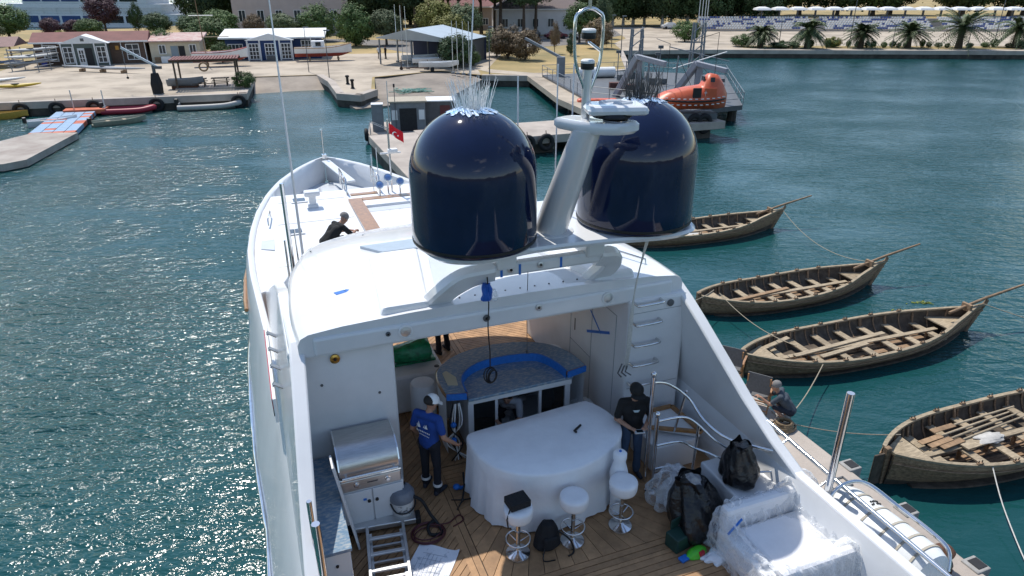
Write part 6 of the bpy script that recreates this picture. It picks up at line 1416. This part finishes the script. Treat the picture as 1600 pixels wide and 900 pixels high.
kayak('white kayak lying on the ground at the far left edge', (-57, 73.5, G), .75, 5.5, kp); kayak('yellow kayak at the far left edge of the apron', (-52, 70, G), .6, 4.5, ky); kayak('blue-grey kayak under the lean-to', (-66, 87, G+.5), .6, 5.5, mat('kayak_blue', (.12, .16, .24), .5))
def dinghies_ashore():
    for i, (x, y, rz, l) in enumerate(((-14.5, 94.2, .1, 'white sailing dinghy stored under the front of the open shed'), (-12.6, 90.5, .15, 'pale sailing dinghy on a trolley left of the shed ivy'), (-11.2, 85.8, .1, 'white dinghy with rounded bow on a trolley nearest the slipway'))):
        t = dinghy(l, (x, y, G+.45), rz, 4.8, 1.7, .6, plain_white, engine=False, z0=0, group='sailing dinghies stored ashore')
        B().box((2.2, 0, -.2), (3.2, .12, .12)).obj('trolley_beam', greymet, t)
        for s in (-1, 1): B().lathe([(.22, -.06), (.24, 0), (.22, .06)], 12).obj('trolley_wheel', rubber, t, loc=(1.6, s*.7, -.23), rot=(pi/2, 0, 0))
dinghies_ashore()
def crane():
    t = thing('quay_crane', 'small dark quay crane with grey jib at the edge of the left quay', 'crane', (-33.9, 67.4, G), 0)
    B().loft([[(-.38, -.35, 0), (.38, -.35, 0), (.38, .35, 0), (-.38, .35, 0)], [(-.42, -.38, .9), (.42, -.38, .9), (.42, .38, .9), (-.42, .38, .9)], [(-.26, -.25, 1.9), (.26, -.25, 1.9), (.26, .25, 1.9), (-.26, .25, 1.9)]]).obj('pedestal', rubber, t, bevel=.05)
    B().tube([(0, 0, 1.8), (0, 0, 2.6)], .16, 8).obj('slew_post', greyd, t); B().bar((.4, 0, 2.45), (-2.5, -.3, 4.2), .16, .2).obj('jib', alu, t); B().box((.35, 0, 2.4), (.8, .3, .25)).obj('counterweight', greyd, t); B().tube([(-2.45, -.3, 4.15), (-2.45, -.3, 1.6)], .02, 5).obj('hoist_wire', black, t); B().ball((-2.45, -.3, 1.5), .12).obj('hook', black, t)
crane()
t = thing('tarped_boat', 'small grey covered boat on a trolley behind the quay crane', 'boat', (-34.2, 70.2, G), .2); B().loft(hullmesh(3.4, 1.4, .7, .3, .3)).obj('hull', greymet, t, smooth=40); B().box((1.6, 0, .2), (2.4, .8, .3)).obj('trolley', rust, t)
def pergola():
    t = thing('pergola', 'open timber pergola with brown slatted roof by the quay edge', 'pergola', (-33.0, 69.6, G), .30)
    for x in (0, 5.6):
        for y in (0, 3.2): B().box((x, y, 1.35), (.16, .16, 2.7)).obj('post', wood_dark, t)
    for y in (0, 3.2): B().box((2.8, y, 2.72), (6.4, .14, .2)).obj('beam', wood_dark, t)
    for i in range(22): B().box((-.25+i*.29, 1.6, 2.87), (.2, 4.0, .06)).obj('roof_slat', roofred, t)
    B().box((2.8, 1.6, .08), (6.0, 3.6, .16)).obj('plinth', concrete, t)
    B().box((3.0, -.1, .55), (3.2, .06, .08)).obj('rail', wood_dark, t)
pergola()
for i, (x, y) in enumerate(((-31.6, 71.2), (-29.6, 71.9))):
    t = thing('picnic_table', ['dark picnic table at the left under the pergola', 'dark picnic table at the right under the pergola'][i], 'picnic table', (x, y, G+.17), .30); B().box((0, 0, .74), (1.7, .75, .06)).obj('tabletop', wood_dark, t)
    for s in (-1, 1): B().box((0, s*.65, .44), (1.7, .28, .05)).obj('bench', wood_dark, t); B().bar((s*.6, -.6, 0), (s*.6, .2, .72), .09, .09).obj('leg', wood_dark, t); B().bar((s*.6, .6, 0), (s*.6, -.2, .72), .09, .09).obj('leg', wood_dark, t)
tree('shrub', 'round green shrub at the right front corner of the pergola', -27.0, 71.3, 1.6, 2.2, 'green', 'bush', .02, cat='shrub')
t = thing('life_ring', 'orange-brown life ring hanging in the pergola', 'life ring', (-30.2, 69.85, G+2.2), .3); B().tube([(.38*cos(a), 0, .38*sin(a)) for a in [2*pi*i/20 for i in range(20)]], .08, 8, closed=True).obj('ring', wood_red, t, smooth=60); B().tube([(0, 0, .4), (0, 0, .62)], .015, 5).obj('hanger', black, t)
def tyre(label, loc, rz=0, r=.42, rx=pi/2): 
    t = thing('tyre_fender', label, 'tyre', loc, 0, 'tyre fenders'); t.rotation_euler = (rx, 0, rz)
    B().tube([(r*cos(a), r*sin(a), 0) for a in [2*pi*i/22 for i in range(22)]], r*.36, 9, closed=True).obj('tyre', rubber, t, smooth=60); B().tube([(0, r*.9, 0), (0, r*1.75, -.1)], .03, 5).obj('hanging_chain', rust, t)
for i, (x, y) in enumerate(((-43.6, 61.8), (-40.9, 62.6), (-38.0, 63.4), (-33.0, 64.85), (-26.1, 66.8))): tyre(['black tyre fender on the quay wall beside the yellow boat', 'black tyre fender on the quay wall left of the orange jetty head', 'black tyre fender on the quay wall behind the red inflatable stern', 'black tyre fender on the quay wall between the red and grey inflatables', 'black tyre fender at the quay corner beside the slipway'][i], (x, y, .55), .28, .5)
for x in (2.0, 3.4): tyre('black tyre fender on the cross pier, '+('left' if x < 3 else 'right')+' of the two seen between the domes', tuple(Y(12.6+x, 43.05, .85)), HD, .45)
# moored grey cabin pontoon between pier and slipway
def cabin():
    t = thing('work_pontoon', 'grey work pontoon with square cabin and boarding tower beside the pier', 'pontoon', (-10.6, 50.5, 0), .16); t.scale = (.84, .84, .80)
    B().box((4.6, 3.2, .3), (9.4, 6.2, .9)).obj('pontoon_hull', greyd, t, bevel=.08); B().box((4.6, 3.2, .76), (9.2, 6.0, .04)).obj('pontoon_deck', concrete, t)
    B().box((3.6, 2.6, 2.1), (3.1, 2.6, 2.7)).obj('cabin_wall', greymet, t, bevel=.03); B().box((3.6, 2.6, 3.5), (3.4, 2.9, .12)).obj('cabin_roof', mat('cabin_tan', (.42, .37, .29), .9, var=.2), t)
    B().box((3.6, 1.27, 1.85), (1.5, .06, 2.1)).obj('cabin_doorway', darkin, t)
    for x in (2.4, 4.8): B().box((x, 1.27, 2.3), (.5, .05, .9)).obj('notice_board', plain_white, t)
    B().box((6.6, 4.0, 2.0), (2.8, 2.4, 2.4)).obj('store_wall', greyd, t, bevel=.03); B().box((6.6, 4.0, 3.26), (3.0, 2.6, .1)).obj('store_roof', plain_white, t); B().box((7.0, 2.77, 1.9), (.9, .05, 1.9)).obj('store_door', mat('maroon_door', (.12, .03, .03), .6), t)
    B().box((.9, 2.0, 2.0), (1.0, 1.0, 2.5)).obj('boarding_tower', greymet, t, bevel=.05); B().box((.9, 2.0, 3.27), (1.05, 1.05, .06)).obj('tower_cap', plain_white, t)
    for s in (0, .7): B().tube([(.2, .3+s, .8), (.2, .3+s, 1.9), (1.9, .3+s, 1.1), (1.9, .3+s, .8)], .04, 6).obj('gangway_rail', alu, t)
    B().tube([(1.9, 1.3, .7), (1.9, 1.3, 5.4)], [.06, .04], 6).obj('pontoon_mast', alu, t); B().tube([(2.5, 1.2, .7), (2.5, 1.2, 4.9)], .03, 6).obj('aerial', greyd, t); B().box((2.5, 1.2, 5.0), (.16, .16, .3)).obj('aerial_lamp', black, t)
    for x in (-.15,): B().tube([(x, .4+.45*cos(a), .75+.45*sin(a)) for a in [2*pi*i/20 for i in range(20)]], .16, 8, closed=True).obj('tyre', rubber, t, smooth=60)
cabin()
# training pontoon with davits and the orange lifeboat
def platform():
    t = thing('training_platform', 'grey steel training platform with lattice towers, railings and davits', 'platform', (0, 0, 0), 0); gm = greymet
    P = [(3.4, 80), (6.5, 63), (14.5, 56.5), (19.5, 59), (24, 80), (14, 84)]
    B().prism(P, 1.05, 1.45).obj('deck_plate', greyd, t); 
    for x, y in ((6.8, 63.5), (14, 57.5), (19, 60), (10, 61)): B().tube([(x, y, -1), (x, y, 1.1)], .4, 10).obj('pile', wet, t)
    for i in range(len(P)):
        a, b = Vector(P[i]), Vector(P[(i+1) % len(P)]); n = max(2, int((b-a).length/2.2))
        for k in range(n): p = a.lerp(b, k/n); B().tube([(p.x, p.y, 1.45), (p.x, p.y, 2.5)], .035, 5).obj('rail_post', gm, t)
        for z in (2.0, 2.5): B().tube([(a.x, a.y, z), (b.x, b.y, z)], .028, 5).obj('rail', gm, t)
    for bx, by, h in ((12.8, 77.5, 5.0), (20.2, 80.5, 5.5)):
        o = B()
        for dx in (0, 1.3):
            for dy in (0, 1.3): o.tube([(bx+dx, by+dy, 1.4), (bx+dx*.8+.13, by+dy*.8+.13, 1.4+h)], .11, 5)
        for k in range(5):
            z = 1.6+k*h/5; o.tube([(bx, by, z), (bx+1.3, by, z+h/5)], .06, 4); o.tube([(bx+1.3, by, z), (bx+1.3, by+1.3, z+h/5)], .04, 4)
        o.obj('lattice_tower', gm, t)
    B().tube([(17, 78, 4.6), (24, 79, 3.0)], .06, 5).obj('gantry_beam', gm, t); B().tube([(17.5, 77.5, 2.4), (21.5, 72, 4.6)], .06, 5).obj('ladder_spar', plain_white, t)
    for x, y, hx in ((11.0, 61.5, 1.25), (16.3, 62.0, .65)):                # davits
        d = B(); d.bar((x-1.6, y+2.4, 1.4), (x-.2, y, 3.9+hx), .5, .55); d.bar((x-.25, y, 3.85+hx), (x+1.7, y-2.4, 3.5+hx), .38, .42); d.bar((x, y+.4, 1.4), (x, y+.2, 3.6+hx), .45, .45); d.obj('davit', mat('davit_grey', (.30, .31, .34), .5, var=.15), t, bevel=.05)
        B().tube([(x+1.6, y-2.3, 3.4+hx), (x+1.0, y-4.6, 3.2)], .02, 4).obj('davit_wire', black, t)
    B().box((5.4, 79, 2.4), (.9, .9, 2.2)).obj('capstan_crane', gm, t, bevel=.05); B().bar((5.4, 79, 3.4), (1.5, 82, 5.2), .22, .26).obj('crane_jib', gm, t)
    for x, y in ((10.2, 69), (11.3, 67.6)): B().box((x, y, 1.75), (1.4, .8, .6)).obj('engine_block', mat('oxide_red', (.12, .05, .04), .8, var=.4), t, bevel=.05)
    B().tube([(7.2, 77.2, 2.0), (11.2, 78.0, 2.0)], .55, 12).obj('raft_canister', plain_white, t, smooth=60); B().box((13, 66, 1.5), (1.6, 1.0, .06)).obj('hatch', black, t)
    B().box((7.6, 62.3, 1.0), (3.6, 1.0, 1.0)).obj('orange_float', orange, t, bevel=.2)
    rr_ = random.Random(12)
    for i in range(16):
        x, y = rr_.uniform(11, 19.5), rr_.uniform(61, 79); h = rr_.uniform(1.6, 4.6); B().tube([(x, y, 1.4), (x, y, 1.4+h)], .05, 5).obj('mast', gm, t)
        if i % 2: B().tube([(x, y, 1.4+h), (x+rr_.uniform(-2.5, 2.5), y+rr_.uniform(-2, 2), 1.5)], .03, 4).obj('stay', greyd, t)
        if i % 3 == 0: B().box((x+.4, y-.5, 1.75), (rr_.uniform(.5, 1.2), .6, rr_.uniform(.5, 1.0)), rr_.uniform(0, 1)).obj('equipment_box', [greyd, gm, plain_white][i % 3], t, bevel=.04)
        if i % 4 == 0: B().box((x, y, 1.4+h), (.5, .3, .3)).obj('floodlight', greyd, t, bevel=.03)
    B().box((13.6, 77.4, 2.4), (1.4, .8, 1.8)).obj('instrument_cabinet', mat('pale_green', (.35, .45, .40), .6), t)
platform()
def lifeboat():
    t = thing('lifeboat', 'orange enclosed lifeboat hanging beside the grey training platform', 'lifeboat', (10.6, 53.2, 2.1), .06); t.scale = (1.06, 1.15, 1.3); L = 5.4; R = []
    top = [(0, .45), (.06, .72), (.2, 1.0), (.45, 1.22), (.62, 1.32), (.66, 1.36), (.70, 1.9), (.76, 1.98), (.86, 1.9), (.93, 1.45), (1.0, .9)]
    for i in range(27):
        u = i/26; h = 1.02*max(.05, (1-abs(2*u-1.02)**3.2))**.6; zt = lerp_tab(top, u); zb = -.05+.42*max(0, (.25-u)/.25)**1.5+.1*max(0, (u-.9)/.1)
        zm = .52+.12*(2*u-1)**2; kt = .55 if zt > 1.5 else .72
        R.append([(u*L, y, z) for y, z in ((0, zb), (-h*.55, zb+.1), (-h*.95, zm-.12), (-h*1.03, zm), (-h*1.0, zm+.05), (-h*.94, zm+.3*(zt-zm)), (-h*kt, zm+.82*(zt-zm)), (-h*kt*.45, zt), (h*kt*.45, zt), (h*kt, zm+.82*(zt-zm)), (h*.94, zm+.3*(zt-zm)), (h, zm+.05), (h*1.03, zm), (h*.95, zm-.12), (h*.55, zb+.1))])
    B().loft(R).obj('hull', orange, t, smooth=50)
    for s in (-1, 1): B().tube([(r[3][0], s*abs(r[3][1])*1.02, r[3][2]) for r in R[1:-1]], .05, 6).obj('fender_rope', black, t); 
    d = B()
    for i in range(4, 25, 2): r = R[i]; d.box((r[3][0], r[3][1]*1.005, r[3][2]+.14), (.2, .04, .05)); d.box((r[3][0], r[2][1]*1.03, r[2][2]-.08), (.2, .04, .05))
    stuff(d.obj('reflective_marks', plain_white, t))
    B().box((2.95, -.93, .88), (.62, .08, .78)).obj('side_hatch', black, t, bevel=.03); B().box((3.9, -.93, .95), (.9, .05, .62)).obj('side_panel', orange, t, bevel=.02)
    for a, b in (((3.55, .82), (3.55, 1.12)), ((3.45, 1.0), (3.65, 1.0))): B().bar((a[0], -.955, a[1]), (b[0], -.955, b[1]), .02, .04).obj('cross_mark', plain_white, t)
    B().box((4.1, -.56, 1.68), (.3, .1, .26)).obj('cockpit_window', windowg, t); B().box((3.62, 0, 1.72), (.06, .55, .24)).obj('cockpit_window', windowg, t)
    for x in (1.0, 4.4): B().tube([(x, 0, 1.0), (x, 0, 4.2 if x > 2 else 3.6), (x+.3, 4.5, 3.6)], .02, 5).obj('fall_wire', black, t)
    for x in (3.0, 3.7): B().tube([(x+.45*cos(a), -.9, -.75+.45*sin(a)) for a in [2*pi*i/20 for i in range(20)]], .16, 8, closed=True).obj('tyre', rubber, t, smooth=60)
    B().box((2.9, -.2, -.35), (3.4, 1.4, .35)).obj('cradle_beam', greyd, t)
lifeboat()
def car(label, x, y, rz, m):
    t = thing('parked_car', label, 'car', (x, y, G+.02), rz, 'cars near the white house'); sec = [(-2.1, .35), (-2.15, .75), (-1.9, .95), (-1.45, 1.0), (-.9, 1.42), (.5, 1.45), (1.15, 1.02), (1.95, .9), (2.15, .7), (2.1, .35)]
    B().loft([[(p[0], -.82+.0*p[1], p[1]) for p in sec], [(p[0], -.86, min(p[1], .9)) for p in sec], [(p[0], .86, min(p[1], .9)) for p in sec], [(p[0], .82, p[1]) for p in sec]], closed=False, cap0=False, cap1=False).obj('underbody', m, t)
    B().wall([(p[0], p[1]) for p in sec], -.8, .8).obj('body', m, t, rz=pi/2*0, rot=(0, 0, -pi/2), bevel=.05); B().wall([(-1.3, 1.0), (-.85, 1.36), (.45, 1.38), (1.0, 1.02)], -.82, .82).obj('windows', windowg, t, rot=(0, 0, -pi/2))
    for a in (-1.35, 1.35):
        for s in (-1, 1): B().lathe([(.30, -.1), (.33, 0), (.30, .1)], 16).obj('wheel', rubber, t, loc=(a, s*.78, .33), rot=(pi/2, 0, 0))
car('dark red car parked in front of the white house', 8.4, 139, .2, mat('car_red', (.12, .01, .03), .3, coat=.6)); car('black van-like car parked at the white house wall', 4.2, 141, 1.3, mat('car_black', (.012, .012, .014), .3, coat=.6)); car('dark car parked beside the dry bushes', 1.2, 130, 2.4, mat('car_dark', (.03, .035, .04), .3, coat=.6)); car('white car parked under the dark wood', 37, 170, .1, mat('car_white', (.6, .6, .6), .3, coat=.5)); car('white van partly hidden beside the bushy tree', 13.3, 136, .1, mat('car_pale', (.6, .6, .58), .3, coat=.5))
t = thing('net_heap', 'heap of green fishing net on the concrete slipway', 'net', (-10.6, 73.4, .55), 0); rn = random.Random(9); b = B()
for i in range(60): p = Vector((rn.gauss(0, .7), rn.gauss(0, .5), abs(rn.gauss(0, .1)))); b.tube([p, p+Vector((rn.gauss(0, .5), rn.gauss(0, .4), rn.gauss(.03, .08))), p+Vector((rn.gauss(0, .8), rn.gauss(0, .5), 0))], .035, 4)
stuff(b.obj('net', mat('net_green', (.10, .32, .24), .8, col2=(.35, .45, .4), vs=4), t))
for i, (x, y, l) in enumerate(((-17.2, 74.0, 'black bollard pair on the slipway block edge'), (-16.0, 70.8, 'black bollard nearest the water on the slipway block'))):
    t = thing('bollard', l, 'bollard', (x, y, G), 0); B().lathe([(.22, 0), (.2, .1), (.14, .14), (.14, .7), (.22, .8), (.2, .9), (.05, .95)], 14).obj('bollard_post', rubber, t, smooth=40)
t = thing('boat_trolley', 'low rusty trolley frame standing on the apron above the slipway', 'trolley', (-13.5, 87.0, G), .05); 
for x in (0, 3.2): B().tube([(x, 0, .2), (x, 0, 1.2)], .04, 5).obj('upright', rust, t)
B().box((1.6, 0, .25), (3.4, .12, .12)).obj('beam', rust, t)
for s in (0, 3.2): B().lathe([(.2, -.05), (.22, 0), (.2, .05)], 12).obj('wheel', rubber, t, loc=(s, 0, .2), rot=(pi/2, 0, 0))
for i, (x, y) in enumerate(((-24.2, 84.8), (-20.4, 79.2))): lamp(x, y, 5.0, ['thin lamp pole at the head of the slipway', 'thin lamp pole on the slipway block'][i], False, .05)

# wooded hills across the bay behind the viewpoint (seen mirrored in the domes)
hv = []; hf = []; nh = 60; rh = random.Random(21); hs = [rh.uniform(38, 75) for _ in range(nh+1)]
for i in range(nh+1):
    a = radians(95+170*i/nh); k = (hs[max(0, i-1)]+hs[i]+hs[min(nh, i+1)])/3
    for r_, z in ((520, -1), (600, k*.55), (720, k), (900, -1)): hv.append((r_*sin(a), r_*cos(a), z))
for i in range(nh):
    for j in range(3): hf.append((i*4+j, i*4+4+j, i*4+5+j, i*4+1+j))
struct(B().add(hv, hf).obj('hills', mat('hill_scrub', (.07, .085, .04), .95, col2=(.12, .11, .06), vs=.02, detail=10), smooth=180))
